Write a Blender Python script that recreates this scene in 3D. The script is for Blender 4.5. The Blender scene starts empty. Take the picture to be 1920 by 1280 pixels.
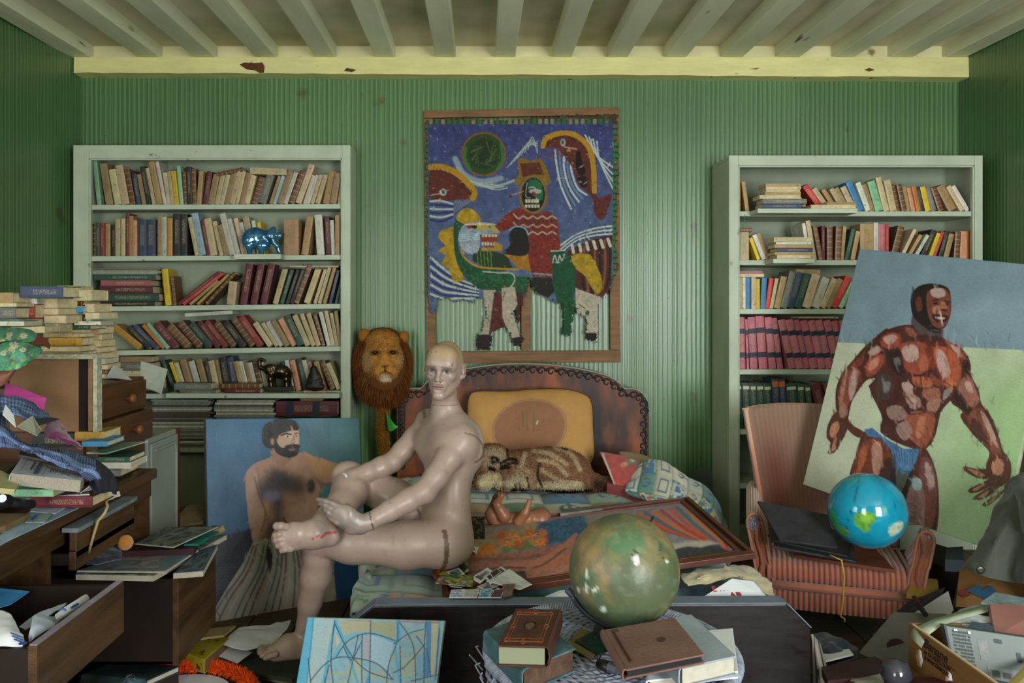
import bpy, math, random
import numpy as np
from mathutils import Vector, Matrix, Euler
random.seed(7); np.random.seed(7)
SC = bpy.context.scene; COL = SC.collection
# ---------------------------------------------------------------- camera
F, VX, VY, H = 1500.0, 915.0, 575.0, 1.30
def P(px, py, Y): return Vector(((px-VX)/F*Y, Y, H-(py-VY)/F*Y))
cd = bpy.data.cameras.new('camera'); cam = bpy.data.objects.new('camera', cd); COL.objects.link(cam)
cam.location = (0, 0, H); cam.rotation_euler = (math.pi/2, 0, 0)
cd.lens = F/1920*36; cd.sensor_width = 36; cd.shift_x = (960-VX)/1920; cd.shift_y = -(640-VY)/1920; cd.clip_start = .02
SC.camera = cam
# ---------------------------------------------------------------- world, light, exposure
SC.view_settings.view_transform = 'Standard'; SC.view_settings.look = 'None'
SC.view_settings.gamma = 1; SC.view_settings.use_curve_mapping = False
SC.view_settings.exposure = 0.75
W = bpy.data.worlds.new('world'); SC.world = W; W.use_nodes = True
W.node_tree.nodes['Background'].inputs[0].default_value = (.62, .75, .85, 1)
W.node_tree.nodes['Background'].inputs[1].default_value = 1.0
def area(name, loc, target, w, h, power, col):
    l = bpy.data.lights.new(name, 'AREA'); l.shape = 'RECTANGLE'; l.size = w; l.size_y = h; l.energy = power; l.color = col
    o = bpy.data.objects.new(name, l); COL.objects.link(o); o.location = loc
    o.rotation_euler = (Vector(target)-Vector(loc)).to_track_quat('-Z', 'Y').to_euler(); return o
area('rear_daylight_and_fill', (1.95, -1.28, 1.40), (1.5, 4, 1.35), 1.15, 1.9, 108, (.95, .97, 1))
area('rear_daylight_and_fill', (-1.55, -1.28, 1.40), (.4, 3.4, 2.5), 1.1, 1.9, 42, (1, .97, .9))  # fill lamp in an added rear-left window, aimed up like bounced light
area('daylight_side_window', (-2.86, .55, 1.45), (0, 1.9, .9), 1.0, 1.3, 24, (.8, .9, 1))
# ---------------------------------------------------------------- helpers
def lin(c):
    if isinstance(c, str): c = [int(c[i:i+2], 16) for i in (0, 2, 4)]
    return tuple(((v/255)/12.92 if v/255 <= .04045 else ((v/255+.055)/1.055)**2.4) for v in c)
MATS = {}
def mk(name, col='808080', rough=.6, var=.0, vscale=8, bump=0., bscale=60, metal=0, spec=.4, coat=0, col2=None, c2scale=5,
       c2=(.5, .6), vc=None, objcol=False, stretch=(1, 1, 1), coords='Object', sheen=0, rvar=0, wave=None, gain=1.0):
    if name in MATS: return MATS[name]
    m = bpy.data.materials.new(name); m.use_nodes = True; nt = m.node_tree; N = nt.nodes; L = nt.links
    b = N['Principled BSDF']; b.inputs['Roughness'].default_value = rough; b.inputs['Metallic'].default_value = metal
    b.inputs['Specular IOR Level'].default_value = spec; b.inputs['Coat Weight'].default_value = coat
    b.inputs['Sheen Weight'].default_value = sheen
    tc = N.new('ShaderNodeTexCoord'); mp = N.new('ShaderNodeMapping'); L.new(tc.outputs[coords], mp.inputs[0])
    mp.inputs['Scale'].default_value = stretch
    V = mp.outputs[0]
    def noise(scale, det=4):
        n = N.new('ShaderNodeTexNoise'); n.inputs['Scale'].default_value = scale; n.inputs['Detail'].default_value = det
        L.new(V, n.inputs['Vector']); return n.outputs['Fac']
    def mapr(x, a, bb, c, d):
        n = N.new('ShaderNodeMapRange'); L.new(x, n.inputs[0])
        for i, v in enumerate((a, bb, c, d)): n.inputs[i+1].default_value = v
        return n.outputs[0]
    def mix(f, a, c, mode='MIX'):
        n = N.new('ShaderNodeMix'); n.data_type = 'RGBA'; n.blend_type = mode
        if hasattr(f, 'is_linked'): L.new(f, n.inputs[0])
        else: n.inputs[0].default_value = f
        for i, x in ((6, a), (7, c)):
            if hasattr(x, 'is_linked'): L.new(x, n.inputs[i])
            else: n.inputs[i].default_value = (*x[:3], 1)
        return n.outputs[2]
    if vc: a = N.new('ShaderNodeVertexColor'); a.layer_name = vc; c = a.outputs[0]
    elif objcol: a = N.new('ShaderNodeObjectInfo'); c = a.outputs['Color']
    else: r = N.new('ShaderNodeRGB'); r.outputs[0].default_value = (*lin(col), 1); c = r.outputs[0]
    if gain != 1.0: c = mix(1.0, c, (gain, gain, gain), 'MULTIPLY')
    if col2: c = mix(mapr(noise(c2scale), c2[0], c2[1], 0, 1), c, lin(col2))
    if var:
        f = mapr(noise(vscale, 6), .3, .7, 1-var, 1+var*.6)
        cc = N.new('ShaderNodeCombineColor')
        for i in range(3): L.new(f, cc.inputs[i])
        c = mix(1.0, c, cc.outputs[0], 'MULTIPLY')
    L.new(c, b.inputs['Base Color'])
    if bump or wave:
        bn = N.new('ShaderNodeBump'); bn.inputs['Strength'].default_value = min(1, bump or .5); bn.inputs['Distance'].default_value = .01
        if wave:
            w = N.new('ShaderNodeTexWave'); w.inputs['Scale'].default_value = wave[0]; w.inputs['Distortion'].default_value = wave[1]
            w.bands_direction = wave[2]; L.new(V, w.inputs['Vector']); L.new(w.outputs['Fac'], bn.inputs['Height'])
        else: L.new(noise(bscale, 5), bn.inputs['Height'])
        L.new(bn.outputs[0], b.inputs['Normal'])
    if rvar: L.new(mapr(noise(vscale*1.7), .3, .7, rough-rvar, rough+rvar), b.inputs['Roughness'])
    m['nodes_ready'] = True
    MATS[name] = m; return m
def mesh(name, v, f, mat=None, parent=None, loc=None, rot=None, smooth=False, mats=None, fm=None):
    me = bpy.data.meshes.new(name); me.from_pydata([tuple(x) for x in v], [], [tuple(x) for x in f]); me.update()
    o = bpy.data.objects.new(name, me); COL.objects.link(o)
    if mats:
        for m in mats: me.materials.append(m)
        if fm is not None: me.polygons.foreach_set('material_index', fm)
    elif mat: me.materials.append(mat)
    if smooth: me.polygons.foreach_set('use_smooth', [True]*len(me.polygons))
    if parent: o.parent = parent
    if loc is not None: o.location = loc
    if rot is not None: o.rotation_euler = rot
    return o
def npmesh(name, v, q, mat=None, parent=None, smooth=True, cols=None, loc=None, rot=None):
    """fast mesh from numpy verts (n,3) and quads/tris (m,k); cols are linear rgb per vertex"""
    if parent is not None and parent.get('_o'): v = np.asarray(v)-np.array(parent['_o'])
    me = bpy.data.meshes.new(name); v = np.asarray(v, np.float32); q = np.asarray(q, np.int32); k = q.shape[1]
    me.vertices.add(len(v)); me.vertices.foreach_set('co', v.ravel())
    me.loops.add(q.size); me.loops.foreach_set('vertex_index', q.ravel())
    me.polygons.add(len(q)); me.polygons.foreach_set('loop_start', np.arange(0, q.size, k, dtype=np.int32))
    me.polygons.foreach_set('use_smooth', np.full(len(q), smooth)); me.update(calc_edges=True); me.validate()
    if cols is not None:
        a = me.color_attributes.new('Col', 'FLOAT_COLOR', 'POINT')
        c4 = np.ones((len(v), 4), np.float32); c4[:, :3] = cols; a.data.foreach_set('color', c4.ravel())
    o = bpy.data.objects.new(name, me); COL.objects.link(o)
    if mat: me.materials.append(mat)
    if parent: o.parent = parent
    if loc is not None: o.location = loc
    if rot is not None: o.rotation_euler = rot
    return o
class MB:
    def __init__(s): s.v = []; s.f = []
    def add(s, v, f):
        n = len(s.v); s.v += [Vector(x) for x in v]; s.f += [tuple(i+n for i in q) for q in f]; return s
    def box(s, x0, x1, y0, y1, z0, z1, M=None, bev=0):
        v = [Vector((x, y, z)) for x in (x0, x1) for y in (y0, y1) for z in (z0, z1)]
        if M is not None: v = [M @ p for p in v]
        return s.add(v, [(0, 1, 3, 2), (4, 6, 7, 5), (0, 4, 5, 1), (2, 3, 7, 6), (0, 2, 6, 4), (1, 5, 7, 3)])
    def hexa(s, p):  # 8 points: bottom ring 4, top ring 4
        return s.add(p, [(3, 2, 1, 0), (4, 5, 6, 7), (0, 1, 5, 4), (1, 2, 6, 5), (2, 3, 7, 6), (3, 0, 4, 7)])
    def prism(s, poly, d):  # poly list of 3d points, extruded by vector d
        n = len(poly); d = Vector(d); v = [Vector(p) for p in poly]+[Vector(p)+d for p in poly]
        return s.add(v, [tuple(range(n))[::-1], tuple(range(n, 2*n))]+[(i, (i+1) % n, n+(i+1) % n, n+i) for i in range(n)])
    def tube(s, pts, r, n=8, caps=True):
        pts = [Vector(p) for p in pts]; rs = r if isinstance(r, (list, tuple)) else [r]*len(pts); rings = []; u = None
        for i, p in enumerate(pts):
            t = (pts[min(i+1, len(pts)-1)]-pts[max(i-1, 0)]).normalized()
            if u is None: u = t.orthogonal().normalized()
            u = (u-t*u.dot(t)).normalized(); w = t.cross(u)
            rings.append([p+(u*math.cos(a)+w*math.sin(a))*rs[i] for a in [2*math.pi*k/n for k in range(n)]])
        v = [x for rg in rings for x in rg]
        f = [(i*n+k, i*n+(k+1) % n, (i+1)*n+(k+1) % n, (i+1)*n+k) for i in range(len(pts)-1) for k in range(n)]
        if caps: f += [tuple(range(n))[::-1], tuple(range((len(pts)-1)*n, len(pts)*n))]
        return s.add(v, f)
    def lathe(s, prof, n=24, c=(0, 0, 0)):
        c = Vector(c); v = [c+Vector((r*math.cos(2*math.pi*k/n), r*math.sin(2*math.pi*k/n), z)) for r, z in prof for k in range(n)]
        f = [(i*n+k, i*n+(k+1) % n, (i+1)*n+(k+1) % n, (i+1)*n+k) for i in range(len(prof)-1) for k in range(n)]
        f += [tuple(range(n))[::-1], tuple(range((len(prof)-1)*n, len(prof)*n))]
        return s.add(v, f)
    def grid(s, fn, nu, nv):
        v = [fn(i/nu, j/nv) for j in range(nv+1) for i in range(nu+1)]
        return s.add(v, [(j*(nu+1)+i, j*(nu+1)+i+1, (j+1)*(nu+1)+i+1, (j+1)*(nu+1)+i) for j in range(nv) for i in range(nu)])
    def build(s, name, mat=None, parent=None, smooth=False, bevel=0, loc=None, rot=None, seg=2):
        if parent is not None and parent.get('_o'):
            off = Vector(parent['_o']); s.v = [p-off for p in s.v]
        o = mesh(name, s.v, s.f, mat, parent, loc, rot, smooth)
        if bevel:
            b = o.modifiers.new('bevel', 'BEVEL'); b.width = bevel; b.segments = seg; b.limit_method = 'ANGLE'; b.angle_limit = .6
        return o
def tag(o, label=None, cat=None, group=None, kind=None):
    if label: o['label'] = label
    if cat: o['category'] = cat
    if group: o['group'] = group
    if kind: o['kind'] = kind
    return o
def thing(name, label, cat, loc=(0, 0, 0), rot=None, group=None, world=False):
    """Empty at the thing's base. world=True: its parts are built in world coordinates"""
    o = bpy.data.objects.new(name, None); COL.objects.link(o); o.empty_display_size = .05; o.location = loc
    if rot is not None: o.rotation_euler = rot
    if world: o['_o'] = list(loc)
    return tag(o, label, cat, group)
def solid(o, t, off=-1):
    m = o.modifiers.new('thick', 'SOLIDIFY'); m.thickness = t; m.offset = off; return o
def lerp(a, b, t): return a+(b-a)*t
def bil(c00, c10, c01, c11, u, v): return lerp(lerp(Vector(c00), Vector(c10), u), lerp(Vector(c01), Vector(c11), u), v)
def hsh(*a):
    x = math.sin(sum(v*k for v, k in zip(a, (12.9898, 78.233, 37.719, 4.581))))*43758.5453; return x-math.floor(x)
# numpy value noise
def vnoise(x, y, z=None, seed=0):
    x = np.asarray(x, np.float64); y = np.asarray(y, np.float64); z = np.zeros_like(x) if z is None else np.asarray(z, np.float64)
    xi, yi, zi = np.floor(x), np.floor(y), np.floor(z); xf, yf, zf = x-xi, y-yi, z-zi
    xf, yf, zf = [t*t*(3-2*t) for t in (xf, yf, zf)]
    def h(i, j, k):
        s = np.sin(i*127.1+j*311.7+k*74.7+seed*53.3)*43758.5453; return s-np.floor(s)
    r = 0
    for a in (0, 1):
        for b in (0, 1):
            for c in (0, 1):
                r = r+h(xi+a, yi+b, zi+c)*(xf if a else 1-xf)*(yf if b else 1-yf)*(zf if c else 1-zf)
    return r
def fbm(x, y, z=None, o=4, seed=0):
    r = 0; a = .5; t = 0
    for i in range(o):
        r = r+a*vnoise(np.asarray(x)*2**i, np.asarray(y)*2**i, None if z is None else np.asarray(z)*2**i, seed+i); t += a; a *= .5
    return r/t
def crom(pts, n=8, closed=False):
    p = np.array(pts, float); m = len(p); out = []
    for i in range(m if closed else m-1):
        if closed: a, b, c, d = p[(i-1) % m], p[i], p[(i+1) % m], p[(i+2) % m]
        else: a, b, c, d = p[max(i-1, 0)], p[i], p[i+1], p[min(i+2, m-1)]
        for k in range(n):
            t = k/n; out.append(.5*((2*b)+(-a+c)*t+(2*a-5*b+4*c-d)*t*t+(-a+3*b-3*c+d)*t**3))
    if not closed: out.append(p[-1])
    return np.array(out)
# ---------------------------------------------------------------- painted surfaces: colours laid on a fine grid of vertices
class Paint:
    def __init__(s, px, py, base): s.x = px; s.y = py; s.c = np.tile(np.array(lin(base), float), (len(px), 1)); s.T = lambda q: np.array(q, float)
    def _mix(s, idx, a, col):
        col = np.array(lin(col)) if isinstance(col, (str, tuple)) else col
        s.c[idx] = s.c[idx]*(1-a[:, None])+col*a[:, None]
    def _sd(s, q, closed, x, y):
        n = len(q); d2 = np.full(len(x), 1e12); ins = np.zeros(len(x), bool)
        for i in range(n if closed else n-1):
            ax, ay = q[i]; bx, by = q[(i+1) % n]; ex, ey = bx-ax, by-ay; l = ex*ex+ey*ey+1e-9
            t = np.clip(((x-ax)*ex+(y-ay)*ey)/l, 0, 1); d2 = np.minimum(d2, (x-ax-ex*t)**2+(y-ay-ey*t)**2)
            if closed and abs(ey) > 1e-9:
                c = ((ay > y) != (by > y)) & (x < ex*(y-ay)/ey+ax); ins ^= c
        d = np.sqrt(d2); return np.where(ins, -d, d) if closed else d
    def _idx(s, q, m): return np.nonzero((s.x > q[:, 0].min()-m) & (s.x < q[:, 0].max()+m) & (s.y > q[:, 1].min()-m) & (s.y < q[:, 1].max()+m))[0]
    def poly(s, pts, col, soft=1.5, smooth=0, tex=0, ts=6, op=1):
        soft = max(soft*getattr(s, 'k', 1), .45)
        q = s.T(pts); q = crom(q, smooth, True) if smooth else q; ii = s._idx(q, soft*2)
        if not len(ii): return s
        d = s._sd(q, True, s.x[ii], s.y[ii]); a = np.clip(.5-d/(2*soft), 0, 1)*op
        if tex: col = np.array(lin(col))*(1+tex*(fbm(s.x[ii]/ts, s.y[ii]/ts, o=3, seed=3)-.5)*2)[:, None]
        s._mix(ii, a, col); return s
    def line(s, pts, w, col, soft=1., smooth=6, taper=0, op=1):
        kk = getattr(s, 'k', 1); w = max(w*kk, .7); soft = max(soft*kk, .55)
        q = s.T(pts); q = crom(q, smooth) if smooth and len(q) > 2 else q; ii = s._idx(q, w+soft*2)
        if not len(ii): return s
        d = s._sd(q, False, s.x[ii], s.y[ii]); s._mix(ii, np.clip((w/2-d)/soft+.5, 0, 1)*op, col); return s
    def ell(s, c, rx, ry, col, soft=2., op=1, rot=0):
        cx, cy = s.T([c])[0]; k = getattr(s, 'k', 1); rx *= k; ry *= k; soft = max(soft*k, .5)
        ii = np.nonzero((abs(s.x-cx) < max(rx, ry)+soft*2) & (abs(s.y-cy) < max(rx, ry)+soft*2))[0]
        if not len(ii): return s
        dx, dy = s.x[ii]-cx, s.y[ii]-cy; ca, sa = math.cos(rot), math.sin(rot); dx, dy = dx*ca+dy*sa, -dx*sa+dy*ca
        d = (np.hypot(dx/rx, dy/ry)-1)*min(rx, ry); s._mix(ii, np.clip(.5-d/(2*soft), 0, 1)*op, col); return s
    def noise(s, amt, sc, seed=0, sx=1, sy=1):
        s.c *= (1+amt*2*(fbm(s.x/sc*sx, s.y/sc*sy, seed=seed, o=4)-.5))[:, None]; return s
    def brush(s, n, box, L, w, amt, seed=0, ang=None, curl=.8, top=9):
        """short strokes a little lighter or darker than the colour under them"""
        r = np.random.RandomState(seed); tx = s.T([[box[0], box[1]], [box[2], box[3]]]); k = getattr(s, 'k', 1); L *= k; w = max(w*k, .8)
        for _ in range(n):
            cx, cy = r.uniform(tx[0, 0], tx[1, 0]), r.uniform(tx[0, 1], tx[1, 1]); a = r.uniform(0, 3.14) if ang is None else ang+r.uniform(-curl, curl); ex, ey = math.cos(a)*L*.5, math.sin(a)*L*.5
            ii = np.nonzero((abs(s.x-cx) < L) & (abs(s.y-cy) < L))[0]
            if not len(ii): continue
            dx, dy = s.x[ii]-cx, s.y[ii]-cy; t = np.clip((dx*ex+dy*ey)/(ex*ex+ey*ey), -1, 1); d = np.hypot(dx-ex*t, dy-ey*t); al = np.clip((w/2-d)/.7+.5, 0, 1)*(1-abs(t)**3*.7)
            c = s.c[ii[np.argmin(dx*dx+dy*dy)]]
            if c.sum() > top: continue
            c = c*(1+r.uniform(-amt, amt)); s.c[ii] = s.c[ii]*(1-.7*al[:, None])+c*.7*al[:, None]
        return s
    def specks(s, col, sc, thr, seed=0, op=1, region=None):
        n = fbm(s.x/sc, s.y/sc, seed=seed, o=4); a = np.clip((n-thr)/.05, 0, 1)*op
        if region is not None: a = a*region
        s._mix(np.arange(len(s.x)), a, col); return s
def canvas_grid(quad, n, m, bulge=0):
    """quad TL,TR,BR,BL world points -> verts (n+1)*(m+1), quads, photo px of each vertex"""
    TL, TR, BR, BL = [np.array(q, float) for q in quad]; u, v = np.meshgrid(np.linspace(0, 1, n+1), np.linspace(0, 1, m+1))
    u = u.ravel()[:, None]; v = v.ravel()[:, None]
    X = (TL*(1-u)+TR*u)*(1-v)+(BL*(1-u)+BR*u)*v
    nrm = np.cross(TR-TL, BL-TL); nrm = nrm/np.linalg.norm(nrm)
    if bulge: X = X+nrm*bulge*((fbm(u[:, 0]*3, v[:, 0]*3, seed=11)-.5)*2)[:, None]
    i = np.arange(n)[None, :]+np.arange(m)[:, None]*(n+1); i = i.ravel()
    q = np.stack([i, i+n+1, i+n+2, i+1], 1)
    px = VX+X[:, 0]/X[:, 1]*F; py = VY-(X[:, 2]-H)/X[:, 1]*F
    return X, q, px, py, u[:, 0], v[:, 0]
# ---------------------------------------------------------------- soft solids: signed distances merged smoothly, then meshed
class Solid:
    def __init__(s): s.pr = []
    def cone(s, a, b, ra, rb, k=.02, flat=None, sub=False): s.pr.append(('c', np.array(a, float), np.array(b, float), ra, rb, k, flat, sub)); return s
    def chain(s, pts, rs, k=.02, flat=None):
        for i in range(len(pts)-1): s.cone(pts[i], pts[i+1], rs[i], rs[i+1], k, flat)
        return s
    def ell(s, c, r, R=None, k=.02, sub=False): s.pr.append(('e', np.array(c, float), np.array(r, float), np.eye(3) if R is None else np.array(R, float), None, k, None, sub)); return s
    def field(s, lo, hi, h):
        lo = np.array(lo, float); n = np.ceil((np.array(hi)-lo)/h).astype(int)+1
        D = np.full(n, .5, np.float32); ax = [lo[i]+np.arange(n[i])*h for i in range(3)]
        for t, a, b, ra, rb, k, flat, sub in s.pr:
            if t == 'c':
                r = max(ra, rb); r2 = r*(max(1, 1/flat[1]) if flat else 1); mn = np.minimum(a, b)-r2; mx = np.maximum(a, b)+r2
            else:
                r = max(ra if isinstance(ra, float) else 0, b.max()); mn = a-b.max(); mx = a+b.max()
            m = k+3*h; i0 = np.clip(np.floor((mn-m-lo)/h).astype(int), 0, n); i1 = np.clip(np.ceil((mx+m-lo)/h).astype(int)+1, 0, n)
            if (i1 <= i0).any(): continue
            X, Y, Z = np.meshgrid(*[ax[i][i0[i]:i1[i]] for i in range(3)], indexing='ij')
            if t == 'c':
                dx, dy, dz = X-a[0], Y-a[1], Z-a[2]; e = b-a
                if flat:
                    d, fac = np.array(flat[0], float), flat[1]; d = d/np.linalg.norm(d); w = (dx*d[0]+dy*d[1]+dz*d[2])*(fac-1)
                    dx = dx+w*d[0]; dy = dy+w*d[1]; dz = dz+w*d[2]; e = e+d*(e@d)*(fac-1)
                l = e@e+1e-12; tt = np.clip((dx*e[0]+dy*e[1]+dz*e[2])/l, 0, 1)
                dd = np.sqrt((dx-e[0]*tt)**2+(dy-e[1]*tt)**2+(dz-e[2]*tt)**2)-(ra+(rb-ra)*tt)
                if flat and flat[1] > 1: dd = dd/ (1+(flat[1]-1)*.5)
            else:
                R = ra; q = [(X-a[0])*R[j, 0]+(Y-a[1])*R[j, 1]+(Z-a[2])*R[j, 2] for j in range(3)]
                k0 = np.sqrt(sum((q[j]/b[j])**2 for j in range(3))); k1 = np.sqrt(sum((q[j]/b[j]**2)**2 for j in range(3)))+1e-9
                dd = k0*(k0-1)/k1
            sl = tuple(slice(i0[i], i1[i]) for i in range(3)); o = D[sl]
            if sub:
                hh = np.clip(.5-.5*(o+dd)/k, 0, 1); D[sl] = o*(1-hh)+(-dd)*hh+k*hh*(1-hh)
            else:
                hh = np.clip(.5+.5*(dd-o)/k, 0, 1); D[sl] = dd*(1-hh)+o*hh-k*hh*(1-hh)
        return D, lo
    def mesh(s, lo, hi, h):
        D, lo = s.field(lo, hi, h); return nets(D, lo, h)
def nets(D, lo, h):
    S = D < 0; nx, ny, nz = D.shape
    c = np.zeros((nx-1, ny-1, nz-1), int)
    for i in (0, 1):
        for j in (0, 1):
            for k in (0, 1): c += S[i:nx-1+i, j:ny-1+j, k:nz-1+k]
    act = (c > 0) & (c < 8); idx = -np.ones(act.shape, int); cells = np.argwhere(act); idx[act] = np.arange(len(cells))
    acc = np.zeros((len(cells), 3)); cnt = np.zeros(len(cells))
    cor = [(i, j, k) for i in (0, 1) for j in (0, 1) for k in (0, 1)]
    val = {q: D[cells[:, 0]+q[0], cells[:, 1]+q[1], cells[:, 2]+q[2]].astype(float) for q in cor}
    for a in cor:
        for ax in range(3):
            if a[ax] == 0:
                b = list(a); b[ax] = 1; va, vb = val[a], val[tuple(b)]; m = (va < 0) != (vb < 0)
                t = np.where(m, va/(va-vb+1e-12*(va == vb)), 0); p = np.tile(np.array(a, float), (len(cells), 1)); p[:, ax] += t
                acc[m] += p[m]; cnt[m] += 1
    V = lo+(cells+acc/np.maximum(cnt, 1)[:, None])*h; Q = []
    for ax in range(3):
        o1, o2 = [(1, 2), (2, 0), (0, 1)][ax]
        sa = [slice(None)]*3; sb = [slice(None)]*3; sa[ax] = slice(0, -1); sb[ax] = slice(1, None)
        A, B = S[tuple(sa)], S[tuple(sb)]; e = np.argwhere(A != B); e = e[(e[:, o1] > 0) & (e[:, o2] > 0)]
        lim = np.array(act.shape); e = e[(e[:, o1] < lim[o1]) & (e[:, o2] < lim[o2])]
        def g(d1, d2):
            q = e.copy(); q[:, o1] -= d1; q[:, o2] -= d2; return idx[q[:, 0], q[:, 1], q[:, 2]]
        q = np.stack([g(1, 1), g(0, 1), g(0, 0), g(1, 0)], 1); fl = ~A[e[:, 0], e[:, 1], e[:, 2]]; q[fl] = q[fl][:, ::-1]; Q.append(q)
    Q = np.concatenate(Q); Q = Q[(Q >= 0).all(1)]; return V, Q
def vnormals(V, Q):
    n = np.cross(V[Q[:, 2]]-V[Q[:, 0]], V[Q[:, 3]]-V[Q[:, 1]]) if Q.shape[1] == 4 else np.cross(V[Q[:, 1]]-V[Q[:, 0]], V[Q[:, 2]]-V[Q[:, 0]])
    N = np.zeros_like(V)
    for k in range(Q.shape[1]): np.add.at(N, Q[:, k], n)
    return N/(np.linalg.norm(N, axis=1)[:, None]+1e-12)
def vsmooth(V, Q, it=2, lam=.5):
    e = np.concatenate([Q[:, [k, (k+1) % Q.shape[1]]] for k in range(Q.shape[1])])
    for _ in range(it):
        s = np.zeros_like(V); c = np.zeros(len(V)); np.add.at(s, e[:, 0], V[e[:, 1]]); np.add.at(s, e[:, 1], V[e[:, 0]])
        np.add.at(c, e[:, 0], 1); np.add.at(c, e[:, 1], 1); V = V*(1-lam)+lam*s/np.maximum(c, 1)[:, None]
    return V
def fur(name, pts, nrm, length, width, cols, comb=(0, 0, -1), combw=.6, mat=None, parent=None, curl=.35, seg=2):
    """thin tapering hair blades as one mesh"""
    n = len(pts); rs = np.random.RandomState(5); L = length*(.6+.8*rs.rand(n))[:, None] if np.isscalar(length) else (length*(.6+.8*rs.rand(n)))[:, None]
    d = nrm+np.array(comb)*combw+(rs.rand(n, 3)-.5)*curl*2; d /= np.linalg.norm(d, axis=1)[:, None]+1e-9
    side = np.cross(d, rs.rand(n, 3)-.5); side /= np.linalg.norm(side, axis=1)[:, None]+1e-9
    d2 = d+np.array(comb)*combw*.7+(rs.rand(n, 3)-.5)*curl; d2 /= np.linalg.norm(d2, axis=1)[:, None]+1e-9
    b = pts-nrm*.002; mid = b+d*L*.5; tip = mid+d2*L*.5
    V = np.stack([b-side*width, b+side*width, mid+side*width*.8, mid-side*width*.8, tip], 1).reshape(-1, 3)
    i = np.arange(n)*5; T = np.concatenate([np.stack([i, i+1, i+2], 1), np.stack([i, i+2, i+3], 1), np.stack([i+3, i+2, i+4], 1)])
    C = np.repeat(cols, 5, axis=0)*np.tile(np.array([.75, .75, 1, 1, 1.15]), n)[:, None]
    return npmesh(name, V, T, mat, parent, smooth=False, cols=C)
def sample(V, Q, n, seed=1):
    rs = np.random.RandomState(seed); a = np.linalg.norm(np.cross(V[Q[:, 2]]-V[Q[:, 0]], V[Q[:, -1]]-V[Q[:, 1]]), axis=1); a /= a.sum()
    f = rs.choice(len(Q), n, p=a); w = rs.dirichlet(np.ones(Q.shape[1]), n); p = (V[Q[f]]*w[:, :, None]).sum(1); N = vnormals(V, Q)
    return p, N[Q[f, 0]]
def text(name, body, size, mat, parent, M, extrude=.0004, shear=0, bold=0):
    c = bpy.data.curves.new(name, 'FONT'); c.body = body; c.size = size; c.extrude = extrude; c.shear = shear; c.offset = bold; c.resolution_u = 3
    o = bpy.data.objects.new(name+'_font', c); COL.objects.link(o); dg = bpy.context.evaluated_depsgraph_get(); dg.update()
    me = bpy.data.meshes.new_from_object(o.evaluated_get(dg)); bpy.data.objects.remove(o); bpy.data.curves.remove(c)
    me.materials.clear(); me.materials.append(mat); me.transform(M)
    if parent is not None and parent.get('_o'): me.transform(Matrix.Translation(-Vector(parent['_o'])))
    o = bpy.data.objects.new(name, me); COL.objects.link(o)
    if parent: o.parent = parent
    return o
def frame_mat(origin, xdir, ydir):
    x = Vector(xdir).normalized(); y = Vector(ydir); y = (y-x*y.dot(x)).normalized(); z = x.cross(y)
    return Matrix(((x.x, y.x, z.x, origin[0]), (x.y, y.y, z.y, origin[1]), (x.z, y.z, z.z, origin[2]), (0, 0, 0, 1)))
ORD = 'zeroth first second third fourth fifth sixth seventh eighth ninth tenth eleventh twelfth thirteenth fourteenth fifteenth sixteenth seventeenth eighteenth nineteenth twentieth'.split()
def ordinal(n):
    if n <= 20: return ORD[n]
    t = {2: 'twenty', 3: 'thirty', 4: 'forty', 5: 'fifty'}[n//10]; u = n % 10
    return t+'-'+ORD[u] if u else {2: 'twentieth', 3: 'thirtieth', 4: 'fortieth', 5: 'fiftieth'}[n//10]
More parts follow.
